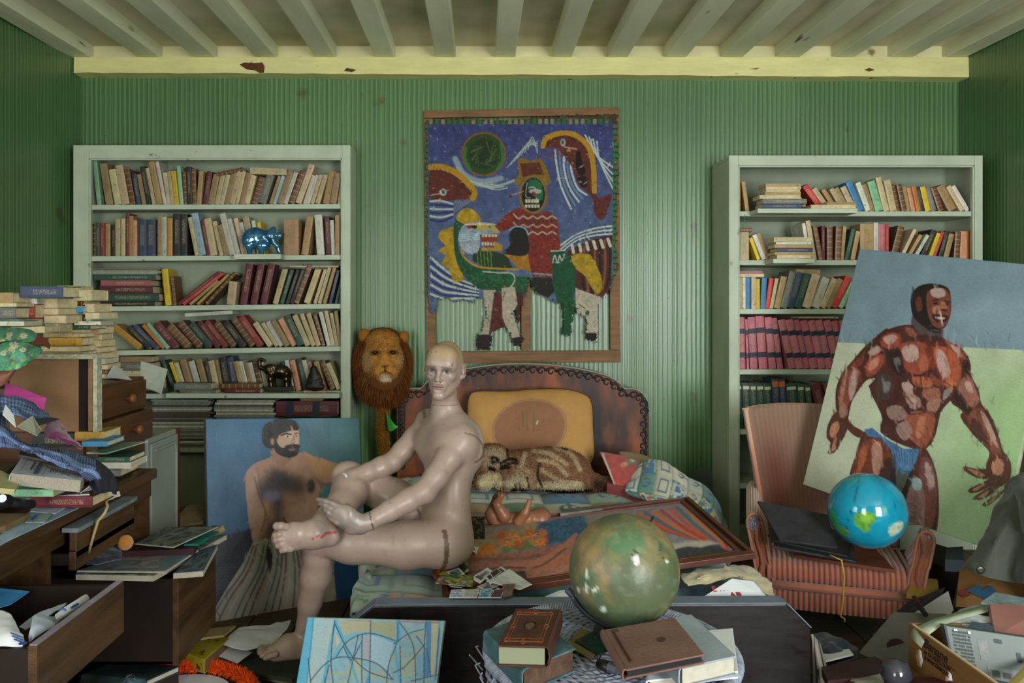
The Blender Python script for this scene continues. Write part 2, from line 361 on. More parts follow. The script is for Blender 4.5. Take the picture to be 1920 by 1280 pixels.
# ================================================================ ROOM
XL, XR, YB, YR, ZC = -2.331, 2.705, 4.6, -1.4, 2.79
DL = .088  # the far-left wall leans out towards the camera
def wallpaper():
    m = bpy.data.materials.new('wallpaper'); m.use_nodes = True; nt = m.node_tree; N = nt.nodes; L = nt.links; b = N['Principled BSDF']
    tc = N.new('ShaderNodeTexCoord'); sp = N.new('ShaderNodeSeparateXYZ'); L.new(tc.outputs['Object'], sp.inputs[0])
    def n1(scale, det=1, inp=None):
        n = N.new('ShaderNodeTexNoise'); n.noise_dimensions = '1D' if inp is None else '3D'; n.inputs['Scale'].default_value = scale; n.inputs['Detail'].default_value = det
        if inp is None: L.new(sp.outputs[0], n.inputs['W'])
        else: L.new(inp, n.inputs['Vector'])
        return n.outputs['Fac']
    def mr(x, a, bb, c, d):
        n = N.new('ShaderNodeMapRange'); L.new(x, n.inputs[0])
        for i, v in enumerate((a, bb, c, d)): n.inputs[i+1].default_value = v
        return n.outputs[0]
    def mix(f, a, c, mode='MIX'):
        n = N.new('ShaderNodeMix'); n.data_type = 'RGBA'; n.blend_type = mode; L.new(f, n.inputs[0])
        for i, x in ((6, a), (7, c)):
            if hasattr(x, 'is_linked'): L.new(x, n.inputs[i])
            else: n.inputs[i].default_value = (*lin(x), 1)
        return n.outputs[2]
    st = n1(62, 2); c = mix(mr(st, .38, .62, 0, 1), '44693c', '55794a')
    wv = N.new('ShaderNodeTexWave'); wv.inputs['Scale'].default_value = 11.5; wv.inputs['Distortion'].default_value = .6; wv.inputs['Detail'].default_value = 0
    L.new(tc.outputs['Object'], wv.inputs['Vector']); wf = mr(wv.outputs['Fac'], .72, 1, 0, .4); c = mix(wf, c, '86a574')
    c = mix(mr(n1(1.1, 4, tc.outputs['Object']), .42, .68, 0, .4), c, '34502a')
    c = mix(mr(n1(7, 6, tc.outputs['Object']), .64, .72, 0, .6), c, '4a3f22')
    c = mix(mr(n1(38, 3, tc.outputs['Object']), .70, .74, 0, .7), c, '332a18')
    L.new(c, b.inputs['Base Color']); b.inputs['Roughness'].default_value = .34; b.inputs['Specular IOR Level'].default_value = .6
    bp = N.new('ShaderNodeBump'); bp.inputs['Strength'].default_value = .28; bp.inputs['Distance'].default_value = .004
    ad = N.new('ShaderNodeMath'); ad.operation = 'ADD'; L.new(st, ad.inputs[0]); L.new(wv.outputs['Fac'], ad.inputs[1]); L.new(ad.outputs[0], bp.inputs['Height'])
    L.new(bp.outputs[0], b.inputs['Normal']); return m
PAPER_WALL = wallpaper()
CREAM = mk('cream_paint', 'dcd7a4', .6, var=.16, vscale=3, bump=.25, bscale=14, col2='8a7a48', c2scale=9, c2=(.66, .74))
BEAMW = mk('beam_paint', 'd8dab8', .6, var=.2, vscale=4, bump=.3, bscale=22, col2='55503a', c2scale=11, c2=(.69, .75), stretch=(1, .25, 1))
BOARDC = mk('ceiling_paint', 'cfc8aa', .7, var=.12, vscale=2.5, bump=.15, bscale=9, col2='8c8a58', c2scale=1.2, c2=(.5, .75))
WIN = mk('window_paint', 'd8d8cf', .45, var=.08)
GLASS = bpy.data.materials.new('window_glass'); GLASS.use_nodes = True
_b = GLASS.node_tree.nodes['Principled BSDF']; _b.inputs['Transmission Weight'].default_value = 1; _b.inputs['Roughness'].default_value = .02; _b.inputs['IOR'].default_value = 1.45
def struct(o): o['kind'] = 'structure'; return o
struct(MB().box(XL-.2, XR+.2, 0, .2, -.1, ZC+.2).build('wall_back', PAPER_WALL, loc=(0, YB, 0)))
struct(MB().box(0, .2, YR-.2, YB+.2, -.1, ZC+.2).build('wall_right', PAPER_WALL, loc=(XR, 0, 0), rot=None))
bpy.data.objects['wall_right'].data.transform(Matrix.Rotation(-math.pi/2, 4, 'Z')); bpy.data.objects['wall_right'].rotation_euler = (0, 0, math.pi/2)
# left wall with a window opening, built along its own length (local x from the far corner towards the camera)
LL = 6.4; ang = math.atan2(-1, -DL)
lw = MB()
for a in ((-.3, 3.55, -.1, ZC+.2), (4.65, LL, -.1, ZC+.2), (3.55, 4.65, -.1, .78), (3.55, 4.65, 2.12, ZC+.2)): lw.box(a[0], a[1], -.2, 0, a[2], a[3])
struct(lw.build('wall_left', PAPER_WALL, loc=(XL, YB, 0), rot=(0, 0, ang)))
def window(n, x0, x1, z0, z1, parent_M, bars):
    w = MB(); t = .05
    for a in ((x0, x0+t, z0, z1), (x1-t, x1, z0, z1), (x0, x1, z0, z0+t), (x0, x1, z1-t, z1), ((x0+x1)/2-.03, (x0+x1)/2+.03, z0, z1)): w.box(a[0], a[1], -.06, 0, a[2], a[3])
    o = struct(w.build('window_%d' % n, WIN)); o.matrix_world = parent_M
    b = MB()
    for k in range(1, bars): z = z0+(z1-z0)*k/bars; b.box(x0+t, x1-t, -.045, -.015, z-.015, z+.015)
    b.build('glazing_bar', WIN, o)
    MB().box(x0+t, x1-t, -.034, -.028, z0+t, z1-t).build('pane', GLASS, o)
# rear wall (behind the camera) with two tall windows, the left added for fill
rw = MB(); hs = [(-2.12, -.98), (1.37, 2.53)]
xs = [XL-.8]+[v for h_ in hs for v in h_]+[XR+.2]
for i in range(0, len(xs), 2): rw.box(xs[i], xs[i+1], -.2, 0, -.1, ZC+.2)
for a, b_ in hs: rw.box(a, b_, -.2, 0, 2.4, ZC+.2); rw.box(a, b_, -.2, 0, -.1, .42)
struct(rw.build('wall_rear', PAPER_WALL, loc=(0, YR, 0)))
for i, (a, b_) in enumerate(hs): window(i+1, a, b_, .42, 2.4, Matrix.Translation((0, YR-.06, 0)), 4)
window(3, 3.55, 4.65, .78, 2.12, Matrix.Translation((XL, YB, 0)) @ Matrix.Rotation(ang, 4, 'Z') @ Matrix.Translation((0, -.08, 0)), 3)
# floor boards
fl = struct(MB().box(-3.2, 3, YR-.2, YB+.2, -.1, -.012).build('floor', mk('floor_dark', '2a2018', .8)))
FLW = mk('floor_wood', '4a3826', .55, var=.4, vscale=3, bump=.25, bscale=30, stretch=(.4, 5, 1), rvar=.1)
x = -3.0; k = 0
while x < 2.95:
    w = .17+.03*hsh(k); MB().box(x+.003, x+w-.003, YR, YB, -.012, -.001*hsh(k, 2)).build('floorboard', FLW, fl, bevel=.002, seg=1); x += w; k += 1
# ceiling: boards, joists and the wall plate under them. The joists drop a little and fan out towards the camera.
SL = (VY-553)/F; YW = 4.5
def cz(Y): return H+(VY-107)/F*YW-SL*(YW-Y)
ce = struct(MB().add([(-3.3, YR-.2, cz(YR)+.075), (3.2, YR-.2, cz(YR)+.075), (3.2, YB+.2, cz(YB)+.075), (-3.3, YB+.2, cz(YB)+.075)]+[(-3.3, YR-.2, 3.1), (3.2, YR-.2, 3.1), (3.2, YB+.2, 3.1), (-3.3, YB+.2, 3.1)],
    [(0, 3, 2, 1)[::-1], (4, 5, 6, 7), (0, 1, 5, 4), (1, 2, 6, 5), (2, 3, 7, 6), (3, 0, 4, 7)]).build('ceiling', BOARDC))
dX = (900-VX)/F
for a, b_ in ((128, 170), (258, 300), (362, 404), (478, 518), (590, 629), (702, 740), (816, 854), (928, 966), (1036, 1072), (1139, 1177), (1247, 1287), (1353, 1393), (1457, 1500), (1563, 1603), (1669, 1712), (1772, 1812)):
    x0, x1 = (a-VX)/F*YW, (b_-VX)/F*YW; jt = (hsh(a)-.5)*.008
    pts = []
    for zt in (0, .085):
        for X, Y in ((x0, YB), (x1, YB), (x1, YR), (x0, YR)):
            pts.append((X+(YB-Y)*-dX+(Y < 0)*jt*4, Y, cz(Y)+zt))
    MB().hexa(pts).build('ceiling_beam', BEAMW, ce, bevel=.006, seg=2)
z0, z1 = H+(VY-137)/F*4.5, H+(VY-106)/F*4.5
t1 = MB()
nn = 60
for i in range(nn):
    xa, xb = lerp(XL+.0, XR, i/nn), lerp(XL, XR, (i+1)/nn); da, db = -.0035*i/nn*7+.006*hsh(i), -.0035*(i+1)/nn*7+.006*hsh(i+1)
    t1.hexa([(xa, 4.50, z0+da), (xb, 4.50, z0+db), (xb, 4.61, z0+db), (xa, 4.61, z0+da), (xa, 4.503, z1), (xb, 4.503, z1), (xb, 4.61, z1), (xa, 4.61, z1)])
tr = struct(t1.build('trim_1', mk('plate_paint', 'dcd692', .55, var=.12, vscale=5, bump=.3, bscale=18, col2='7c6a3a', c2scale=16, c2=(.7, .74), stretch=(1, 1, 3))))
struct(MB().box(XL, XR, 4.535, 4.61, z1-.01, z1+.12).build('trim_2', CREAM))
CHIP = mk('bare_wood', '5a3418', .8, var=.3, vscale=30)
for pts in ([(449, 121), (458, 117), (478, 118), (492, 117), (496, 124), (495, 136), (487, 137), (478, 132), (462, 130)], [(645, 133), (650, 127), (668, 131), (660, 135)], [(1621, 131), (1630, 127), (1640, 131), (1630, 134)], [(1405, 129), (1425, 127), (1418, 130)]):
    MB().prism([P(a, b_, 4.499) for a, b_ in pts][::-1], (0, .004, 0)).build('paint_chip', CHIP, tr)
# ================================================================ BOOKCASES AND THEIR BOOKS
SHELFP = mk('shelf_paint', 'b2bda6', .5, var=.14, vscale=5, bump=.2, bscale=25, col2='6d6a52', c2scale=14, c2=(.68, .74))
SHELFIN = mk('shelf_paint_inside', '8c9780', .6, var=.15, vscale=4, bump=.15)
def cover_mat(name, ink, kind):
    m = bpy.data.materials.new(name); m.use_nodes = True; nt = m.node_tree; N = nt.nodes; L = nt.links; b = N['Principled BSDF']
    tc = N.new('ShaderNodeTexCoord'); sg = N.new('ShaderNodeSeparateXYZ'); L.new(tc.outputs['Generated'], sg.inputs[0]); oi = N.new('ShaderNodeObjectInfo')
    so = N.new('ShaderNodeSeparateXYZ'); L.new(tc.outputs['Object'], so.inputs[0])
    def mth(op, a, c=None):
        n = N.new('ShaderNodeMath'); n.operation = op
        for i, x in enumerate((a, c)):
            if x is None: continue
            if hasattr(x, 'is_linked'): L.new(x, n.inputs[i])
            else: n.inputs[i].default_value = x
        return n.outputs[0]
    def mix(f, a, c, mode='MIX'):
        n = N.new('ShaderNodeMix'); n.data_type = 'RGBA'; n.blend_type = mode
        for i, x in ((0, f), (6, a), (7, c)):
            if hasattr(x, 'is_linked'): L.new(x, n.inputs[i])
            else: n.inputs[i].default_value = x if i == 0 else (*lin(x), 1)
        return n.outputs[2]
    def noise(vec, sc, det=3):
        n = N.new('ShaderNodeTexNoise'); n.inputs['Scale'].default_value = sc; n.inputs['Detail'].default_value = det; L.new(vec, n.inputs['Vector']); return n.outputs['Fac']
    off = N.new('ShaderNodeVectorMath'); off.operation = 'ADD'; L.new(tc.outputs['Object'], off.inputs[0])
    cb = N.new('ShaderNodeCombineXYZ'); rr = mth('MULTIPLY', oi.outputs['Random'], 50.0)
    for i in range(3): L.new(rr, cb.inputs[i])
    L.new(cb.outputs[0], off.inputs[1]); vec = off.outputs[0]
    w = noise(vec, 22, 5); cc = N.new('ShaderNodeCombineColor'); f = mth('ADD', mth('MULTIPLY', w, .7), .62)
    for i in range(3): L.new(f, cc.inputs[i])
    c = mix(1.0, oi.outputs['Color'], cc.outputs[0], 'MULTIPLY')
    front = mth('LESS_THAN', so.outputs[1], .0015); z, x = sg.outputs[2], sg.outputs[0]
    if kind == 'print':      # faint illegible spine print
        mp = N.new('ShaderNodeMapping'); mp.inputs['Scale'].default_value = (240, 1, 800); L.new(vec, mp.inputs[0]); t = noise(mp.outputs[0], 1, 1)
        a = mth('MULTIPLY', mth('GREATER_THAN', t, .56), mth('MULTIPLY', mth('GREATER_THAN', z, .3), mth('LESS_THAN', z, .86)))
        a = mth('MULTIPLY', a, mth('MULTIPLY', mth('GREATER_THAN', x, .28), mth('LESS_THAN', x, .72)))
        c = mix(mth('MULTIPLY', mth('MULTIPLY', a, front), .5), c, ink)
    if kind == 'band':       # gilt bands across a leather spine
        s = mth('SINE', mth('MULTIPLY', z, 37.0)); a = mth('MULTIPLY', mth('GREATER_THAN', s, .93), front); c = mix(mth('MULTIPLY', a, .8), c, ink)
    dirt = mth('MULTIPLY', mth('GREATER_THAN', noise(vec, 60, 3), .66), .5); c = mix(dirt, c, '3b3222')
    L.new(c, b.inputs['Base Color']); b.inputs['Roughness'].default_value = .55 if kind != 'band' else .42
    return m
COVER = {'p': cover_mat('cover_dark_print', '30281c', 'print'), 'l': cover_mat('cover_light_print', 'c9b98a', 'print'), 'b': cover_mat('cover_gilt', 'b08a3c', 'band')}
PAGES = mk('page_block', 'cbbb94', .85, var=.25, vscale=40, bump=.3, bscale=200, stretch=(1, 1, 1))
PAGEW = mk('page_block_white', 'b5b0a0', .85, var=.15, vscale=40)
BC = {'c': ('cbb98c', 'cream', 'p'), 't': ('a98c5c', 'tan', 'p'), 'b': ('6a4526', 'brown', 'b'), 'd': ('25241f', 'black', 'l'), 'g': ('8fc49a', 'pale green', 'p'), 'G': ('2c5040', 'dark green', 'l'),
      'y': ('d8bb22', 'yellow', 'p'), 'w': ('d3d3bf', 'off-white', 'p'), 'r': ('8a3028', 'dull red', 'l'), 'R': ('c23a30', 'bright red', 'l'), 'o': ('c9782e', 'orange', 'p'), 'u': ('3a4660', 'slate blue', 'l'),
      'U': ('3d86b4', 'light blue', 'p'), 'p': ('b4656e', 'dusty pink', 'l'), 'k': ('77786e', 'grey', 'l'), 'm': ('64222a', 'maroon', 'l'), 's': ('d89a72', 'salmon', 'p'), 'Y': ('b88a30', 'mustard', 'b'), 'l': ('9fb8c4', 'pale blue', 'p')}
BK_GAIN = .74  # portrait bookcase covers darkened in colour for the weak light there
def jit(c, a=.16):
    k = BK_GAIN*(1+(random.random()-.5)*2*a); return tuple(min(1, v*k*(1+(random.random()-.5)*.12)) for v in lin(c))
def book(w, h, d, col, label, loc, rot, group=None, mat=None, parts=True, flip=False, pages=None, cat='book', name='book', hard=None):
    """upright book, spine on the near side (y=0), origin at the lower corner of the spine"""
    t = .0018 if (hard is None and w < .03) else .003; e = .002 if w < .03 else .004
    B = thing(name, label, cat, loc, rot, group)
    sec = [(0, 0), (w, 0), (w, d), (w-t, d), (w-t, t), (t, t), (t, d), (0, d)]
    if w > .018: sec = [(0, .002), (w*.25, 0), (w*.75, 0), (w, .002)]+sec[2:]
    n = len(sec); v = [(x, y, z) for z in (0, h) for x, y in sec]
    fc = [(i, (i+1) % n, n+(i+1) % n, n+i) for i in range(n)]+[tuple(range(n))[::-1], tuple(range(n, 2*n))]
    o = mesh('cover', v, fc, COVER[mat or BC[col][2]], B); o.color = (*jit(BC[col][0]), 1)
    MB().box(t, w-t, t, d-e, e, h-e).build('pages', PAGEW if col in 'wRU' else PAGES, B)
    return B
def rect(x, w, h, th):
    z = w*math.sin(th) if th > 0 else 0; c, s = math.cos(th), math.sin(th)
    return [(x, z), (x+w*c, z-w*s), (x+w*c+h*s, z-w*s+h*c), (x+h*s, z+h*c)], z
def hit(A, B):
    for Q in (A, B):
        for i in range(4):
            ex, ey = Q[(i+1) % 4][0]-Q[i][0], Q[(i+1) % 4][1]-Q[i][1]; nx, ny = -ey, ex
            a = [p[0]*nx+p[1]*ny for p in A]; b = [p[0]*nx+p[1]*ny for p in B]
            if max(a) <= min(b)+1e-7 or max(b) <= min(a)+1e-7: return False
    return True
def leanword(a): return 'upright' if abs(a) < 4 else ('tilted' if abs(a) < 17 else ('slanting' if abs(a) < 34 else 'toppled'))
def row(data, ox, sc, YF, zfun, where, group, end, xlim, dmin=.10, dmax=.15, opts={}):
    """data: 'x,w,h,lean,colour' in crop pixels; sc crop px per photo px"""
    E = []
    for s in data.split(';'):
        s = s.strip()
        if not s: continue
        a = s.split(','); E.append([float(a[0]), float(a[1]), float(a[2]), float(a[3]), a[4]])
    E.sort(key=lambda e: e[0]); px = YF/F; k = 1.0
    for tries in range(14):
        placed = []; ok = True
        for x, w, h, ln, c in E:
            X = (ox+x/sc-VX)*px; ww = max(.006, w/sc*px*k*math.cos(math.radians(ln))**.3); hh = h/sc*px; th = math.radians(ln)
            X = max(X, xlim[0])
            while True:
                q, z = rect(X, ww, hh, th)
                if min(p[0] for p in q) < xlim[0]+.001: X += .002; continue
                if any(hit(q, p[0]) for p in placed[-4:]): X += .0012; continue
                break
            if max(p[0] for p in q) > xlim[1]: ok = False
            placed.append((q, X, z, ww, hh, th, c, ln))
        if ok: break
        k *= .93
    placed = [p for p in placed if max(a[0] for a in p[0]) <= xlim[1]+.002]
    n = len(placed)
    for i, (q, X, z, ww, hh, th, c, ln) in enumerate(placed):
        d = random.uniform(dmin, dmax); yo = random.uniform(.002, .024)
        r = n-i if end == 'R' else i+1
        lb = '%s %s book, %s from the %s' % (leanword(ln), BC[c][1], ordinal(r), where)
        kind = opts.get(c)
        b = book(ww, hh, d, c, lb, (X, YF+yo, zfun(X)+z+.0005), (0, th, 0), group, mat=kind)
        if c == 'p' and hh > .2 and 'vol' in opts:
            for f in (.22, .68): MB().box(.0005, ww-.0005, -.0012, .0006, hh*f, hh*(f+.1)).build('spine_label', mk('navy_label', '232a3c', .5, var=.5, vscale=300), b)
        if c == 'G' and 'vol' in opts:
            MB().box(.004, ww-.004, -.001, .0006, hh*.86, hh*.93).build('spine_label', mk('cream_label', 'cfc9a8', .6), b)
        if c == 'u' and 'vol' in opts:
            MB().box(.004, ww-.004, -.001, .0006, hh*.84, hh*.95).build('spine_label', mk('orange_label', 'd0672c', .6), b)
    return placed
def lie(x0, x1, th, dep, z, Y, col, label, group=None, yaw=0, mat=None, cat='book', fore=False, tilt=0, name='book'):
    """a book lying flat: its long side runs from x0 to x1, spine (or fore-edge) towards the viewer"""
    w, h = th, x1-x0; B = book(w, h, dep, col, label, (0, 0, 0), None, group, mat, cat=cat, name=name)
    M = Matrix.Translation((x0, Y, z+th)) @ Matrix.Rotation(math.pi/2, 4, 'Y')     # z axis -> +x, thickness downwards
    if fore: M = Matrix.Translation((x1, Y+dep, z+th)) @ Matrix.Rotation(math.pi, 4, 'Z') @ Matrix.Rotation(math.pi/2, 4, 'Y')
    c = Vector(((x0+x1)/2, Y+dep/2, z)); R = Matrix.Translation(c) @ Euler((0, tilt, yaw)).to_matrix().to_4x4() @ Matrix.Translation(-c)
    B.matrix_world = R @ M; return B
def bookcase(name, label, x0, x1, YF, YBk, ztop, shelves, iL, iR, railz, plinth=None, whole_back=True, feet=0):
    B = thing(name, label, 'bookcase', ((x0+x1)/2, (YF+YBk)/2, 0), world=True); t = .022
    MB().box(x0, x0+t, YF+.02, YBk, feet, ztop-.02).build('side_panel', SHELFP, B, bevel=.003)
    MB().box(x1-t, x1, YF+.02, YBk, feet, ztop-.02).build('side_panel', SHELFP, B, bevel=.003)
    MB().box(x0, x1, YF+.02, YBk, ztop-.02, ztop).build('top_panel', SHELFP, B, bevel=.003)
    MB().box(x0+t, x1-t, YBk-.01, YBk, feet, ztop-.02).build('back_panel', SHELFIN, B)
    MB().box(x0, iL, YF, YF+.02, feet, ztop).build('stile', SHELFP, B, bevel=.003)
    MB().box(iR, x1, YF, YF+.02, feet, ztop).build('stile', SHELFP, B, bevel=.003)
    MB().box(iL, iR, YF+.001, YF+.02, railz, ztop).build('rail', SHELFP, B, bevel=.003)
    m = MB(); e = .008
    m.box(iL, iL+e, YF+.006, YF+.03, feet, railz); m.box(iR-e, iR, YF+.006, YF+.03, feet, railz); m.box(iL, iR, YF+.006, YF+.03, railz-e, railz); m.build('bead', SHELFP, B, bevel=.002)
    for zl, zr, th in shelves:
        MB().hexa([(x0+t, YF+.022, zl-th), (x1-t, YF+.022, zr-th), (x1-t, YBk-.01, zr-th), (x0+t, YBk-.01, zl-th), (x0+t, YF+.022, zl), (x1-t, YF+.022, zr), (x1-t, YBk-.01, zr), (x0+t, YBk-.01, zl)]).build('shelf', SHELFP, B, bevel=.002)
    if plinth: MB().box(iL, iR, YF+.012, YF+.03, feet, plinth).build('plinth', SHELFIN, B)
    return B
# ---------------- bookcase behind the bearded portrait
YL = 4.40; zl = lambda y: H+(VY-y)/F*YL; xl = lambda x: (x-VX)/F*YL
SL_ = [(383, 381), (480, 477), (575, 569), (659, 649), (741, 733), (845, 838)]
shL = [(zl(a), zl(b), .027) for a, b in SL_]
bookcase('bookcase', 'white painted bookcase crammed with books behind the bearded man portrait', xl(137), xl(657), YL, 4.595, zl(272), shL, xl(166), xl(641), zl(297), plinth=zl(846))
XLL = (xl(137)+.024, xl(657)-.024)
def zfL(i):
    a, b = shL[i][:2]; return lambda X: lerp(a, b, (X-XLL[0])/(XLL[1]-XLL[0]))
SH = ['top shelf', 'second shelf', 'third shelf', 'fourth shelf', 'fifth shelf', 'bottom shelf']
wl = lambda i: 'lion-side end of the %s, portrait bookcase' % SH[i]
gl = lambda i: 'books on the %s of the portrait bookcase' % SH[i]
RL = [
"165,25,250,-3,k;205,28,300,-6,g;258,48,270,-9,t;320,45,230,-10,c;370,48,255,-10,c;420,35,230,-10,b;460,28,200,-9,u;490,32,200,-10,t;520,30,250,-10,d;555,24,240,-11,c;590,38,280,-11,t;625,22,285,-11,w;650,30,210,-8,c;675,22,215,-7,c;697,30,215,-6,y;730,24,255,-5,g;755,24,215,-3,b;785,34,245,-2,d;815,28,235,-2,b;850,30,215,4,t;885,35,215,8,m;915,40,195,11,t;960,30,195,12,c;990,28,195,13,c;1018,35,220,13,t;1055,35,215,13,c;1092,24,215,13,c;1120,35,205,14,t;1157,32,190,14,c;1195,45,180,17,b;1245,50,195,17,k;1310,30,190,18,t;1340,20,190,18,l;1360,40,220,18,t;1400,28,215,19,w;1440,38,220,20,b;1485,38,265,20,c;1525,22,195,18,w;1550,22,195,18,w;1575,25,195,17,c;1607,30,195,16,c;1640,44,215,12,t;1700,40,200,10,t;1745,26,170,8,c",
"170,22,210,0,b;195,25,215,0,G;222,30,215,0,r;253,30,210,0,t;292,24,200,0,d;325,30,240,0,c;357,25,245,0,c;385,22,280,0,r;410,28,260,0,t;440,26,230,0,s;468,55,235,0,u;525,58,235,0,u;590,32,265,0,t;622,28,255,0,w;652,34,245,0,Y;690,50,275,0,d;745,45,270,0,d;825,25,250,-11,c;850,45,275,-11,l;890,25,230,-10,m;935,45,240,-10,c;985,28,225,-12,c;1015,35,200,-14,t;1060,38,275,-14,w;1100,28,240,-14,w;1135,28,245,-13,c;1160,26,215,-12,w;1195,40,250,-12,c;1235,24,225,-9,w;1262,25,215,-8,y;1412,95,230,0,t;1520,45,250,8,t;1622,48,260,-4,w;1680,32,250,-3,m;1715,25,225,-3,w;1742,30,255,0,t",
"650,52,235,-6,y;702,26,190,-6,b;712,36,330,52,m;745,32,320,52,R;775,26,235,50,t;815,24,275,46,Y;850,36,270,43,b;1035,72,150,6,c;1125,60,265,9,m;1190,60,262,11,m;1255,60,265,12,m;1335,45,245,16,c;1380,35,230,17,G;1420,28,230,18,d;1440,40,260,19,d;1455,45,265,20,b;1535,52,245,19,c;1600,28,235,17,c;1630,28,240,16,c;1660,30,240,16,t;1700,26,220,14,u;1735,22,220,13,G;1755,24,210,10,G",
"470,50,215,-52,Y;530,36,190,-45,d;570,36,200,-45,u;610,26,200,-42,o;640,26,205,-40,g;665,58,195,-40,m;760,62,180,-43,b;850,55,200,-41,b;905,50,190,-40,G;960,40,200,-38,m;1020,40,205,-38,r;1070,50,190,-38,b;1130,50,190,-37,d;1190,45,220,-36,b;1240,48,225,-35,r;1310,36,180,-34,c;1350,26,175,-32,c;1375,34,180,-31,w;1420,36,185,-30,t;1455,40,195,-28,s;1500,46,215,-26,G;1550,34,215,-24,c;1590,28,220,-21,c;1620,30,220,-18,c;1655,25,210,-16,b;1690,25,225,-14,w;1715,24,230,-12,c;1740,22,215,-10,c;1762,22,225,-8,t",
"700,24,220,-22,G;735,24,205,-20,y;760,30,200,-18,c;800,42,215,-16,t;845,38,205,-16,w;895,38,215,-15,t;925,28,200,-14,d;950,36,205,-12,c;975,26,210,-11,t;1010,46,225,-10,d;1075,42,225,-10,u;1110,30,200,-14,t;1145,28,200,-14,w;1175,28,190,-13,t;1200,28,190,-13,w;1235,36,210,-13,b;1290,28,190,-12,w;1420,28,190,-12,d;1450,28,200,-11,w;1490,33,200,-12,s;1535,36,210,-14,G;1570,28,200,-14,w;1600,28,190,-14,t;1650,33,190,-15,t;1700,36,190,-21,b;1750,30,185,-23,c",
]
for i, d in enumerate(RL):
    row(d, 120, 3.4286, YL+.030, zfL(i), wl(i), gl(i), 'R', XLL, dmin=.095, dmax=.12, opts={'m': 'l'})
def lieL(x0, x1, y0, y1, col, label, group=None, Y=YL+.02, dep=.14, **kw):  # px extents on that bookcase
    return lie(xl(x0), xl(x1), (y1-y0)/F*YL, dep, zl(y1), Y, col, label, group, **kw)
# flat stack on the third shelf
zb = zfL(2)(xl(230))
for x0, x1, th, c, lb in ((180, 287, 9, 'd', 'thin black book at the bottom of the flat pile on the third shelf'), (177, 295, 15, 'G', 'dark green volume lying second from the bottom of the third shelf pile'), (183, 283, 14, 'm', 'maroon volume lying in the middle of the third shelf pile'),
                          (185, 280, 11, 'p', 'pinkish plastic covered book lying near the top of the third shelf pile'), (168, 289, 11, 'G', 'green clothbound book lying on top of the third shelf pile')):
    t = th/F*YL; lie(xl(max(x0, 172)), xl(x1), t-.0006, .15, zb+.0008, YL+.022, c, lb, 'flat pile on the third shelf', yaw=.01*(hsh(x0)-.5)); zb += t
SHEET = mk('paper_aged', 'a9a78c', .8, var=.15, vscale=12)
SHEETW = mk('paper_white', 'd5d8dc', .75, var=.06, vscale=10)
def mag(x0, x1, y0, y1, z, th, mat, label, group, yaw=0, cat='magazine', name='magazine', tilt=0, mats=None):
    m = MB().box(-(x1-x0)/2, (x1-x0)/2, -(y1-y0)/2, (y1-y0)/2, 0, th)
    o = m.build(name, mat, None, loc=((x0+x1)/2, (y0+y1)/2, z), rot=(0, tilt, yaw)); return tag(o, label, cat, group)
MAGM = [mk('mag_%s' % c, c, .5, var=.25, vscale=60) for c in ('8a8f7c', 'b9b69a', '6f6a52', '9aa08c', '54483a', 'c4c0a6', '7d8274')]
for k in range(4):
    mag(xl(166), xl(292+6*hsh(k)), YL+.03, YL+.16, zb+.001+k*.0085, .0075, MAGM[(k*3) % 7], 'creased magazine, %s above the green book topping the third shelf pile' % ordinal(k+1), 'magazines topping the third shelf pile', yaw=.05*(hsh(k, 3)-.5), tilt=0)
# toppled maroon and red books in the third shelf gap
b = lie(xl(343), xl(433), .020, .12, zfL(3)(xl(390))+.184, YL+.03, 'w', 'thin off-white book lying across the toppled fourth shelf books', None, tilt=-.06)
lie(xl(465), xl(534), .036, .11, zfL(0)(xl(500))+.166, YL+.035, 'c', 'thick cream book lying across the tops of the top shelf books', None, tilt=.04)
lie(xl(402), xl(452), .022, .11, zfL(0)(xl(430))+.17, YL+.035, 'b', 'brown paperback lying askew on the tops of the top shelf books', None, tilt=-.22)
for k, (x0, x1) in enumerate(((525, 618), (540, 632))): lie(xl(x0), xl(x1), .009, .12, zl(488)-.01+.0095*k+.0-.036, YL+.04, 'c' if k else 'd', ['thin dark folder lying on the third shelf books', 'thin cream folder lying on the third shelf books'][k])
# fifth shelf: flat books in front, figurines
z5 = zfL(4)
for k, (x0, x1, th, c, lb) in enumerate(((347, 412, .022, 'k', 'mottled grey book lying at the foot of the fifth shelf books'), (335, 402, .036, 'k', 'thick mottled grey book lying on the other mottled one, fifth shelf'), (428, 494, .026, 'm', 'dark red leather book lying flat next to the bronze elephant'), (422, 492, .026, 'b', 'brown leather book lying on the dark red one'))):
    lie(xl(x0), xl(x1), th, .085, z5(xl(x0))+.004+(.023 if k == 1 else .027 if k == 3 else 0), YL-.062, c, lb, 'flat books on the fifth shelf edge', yaw=.03*(hsh(k)-.5))
# lip added to carry the flat books and figurines in front of the shelf
MB().box(xl(320), xl(640), YL-.066, YL+.022, z5(xl(480))-.024, z5(xl(480))+.002).build('added_shelf_lip', SHELFP, bpy.data.objects['bookcase'], bevel=.002)
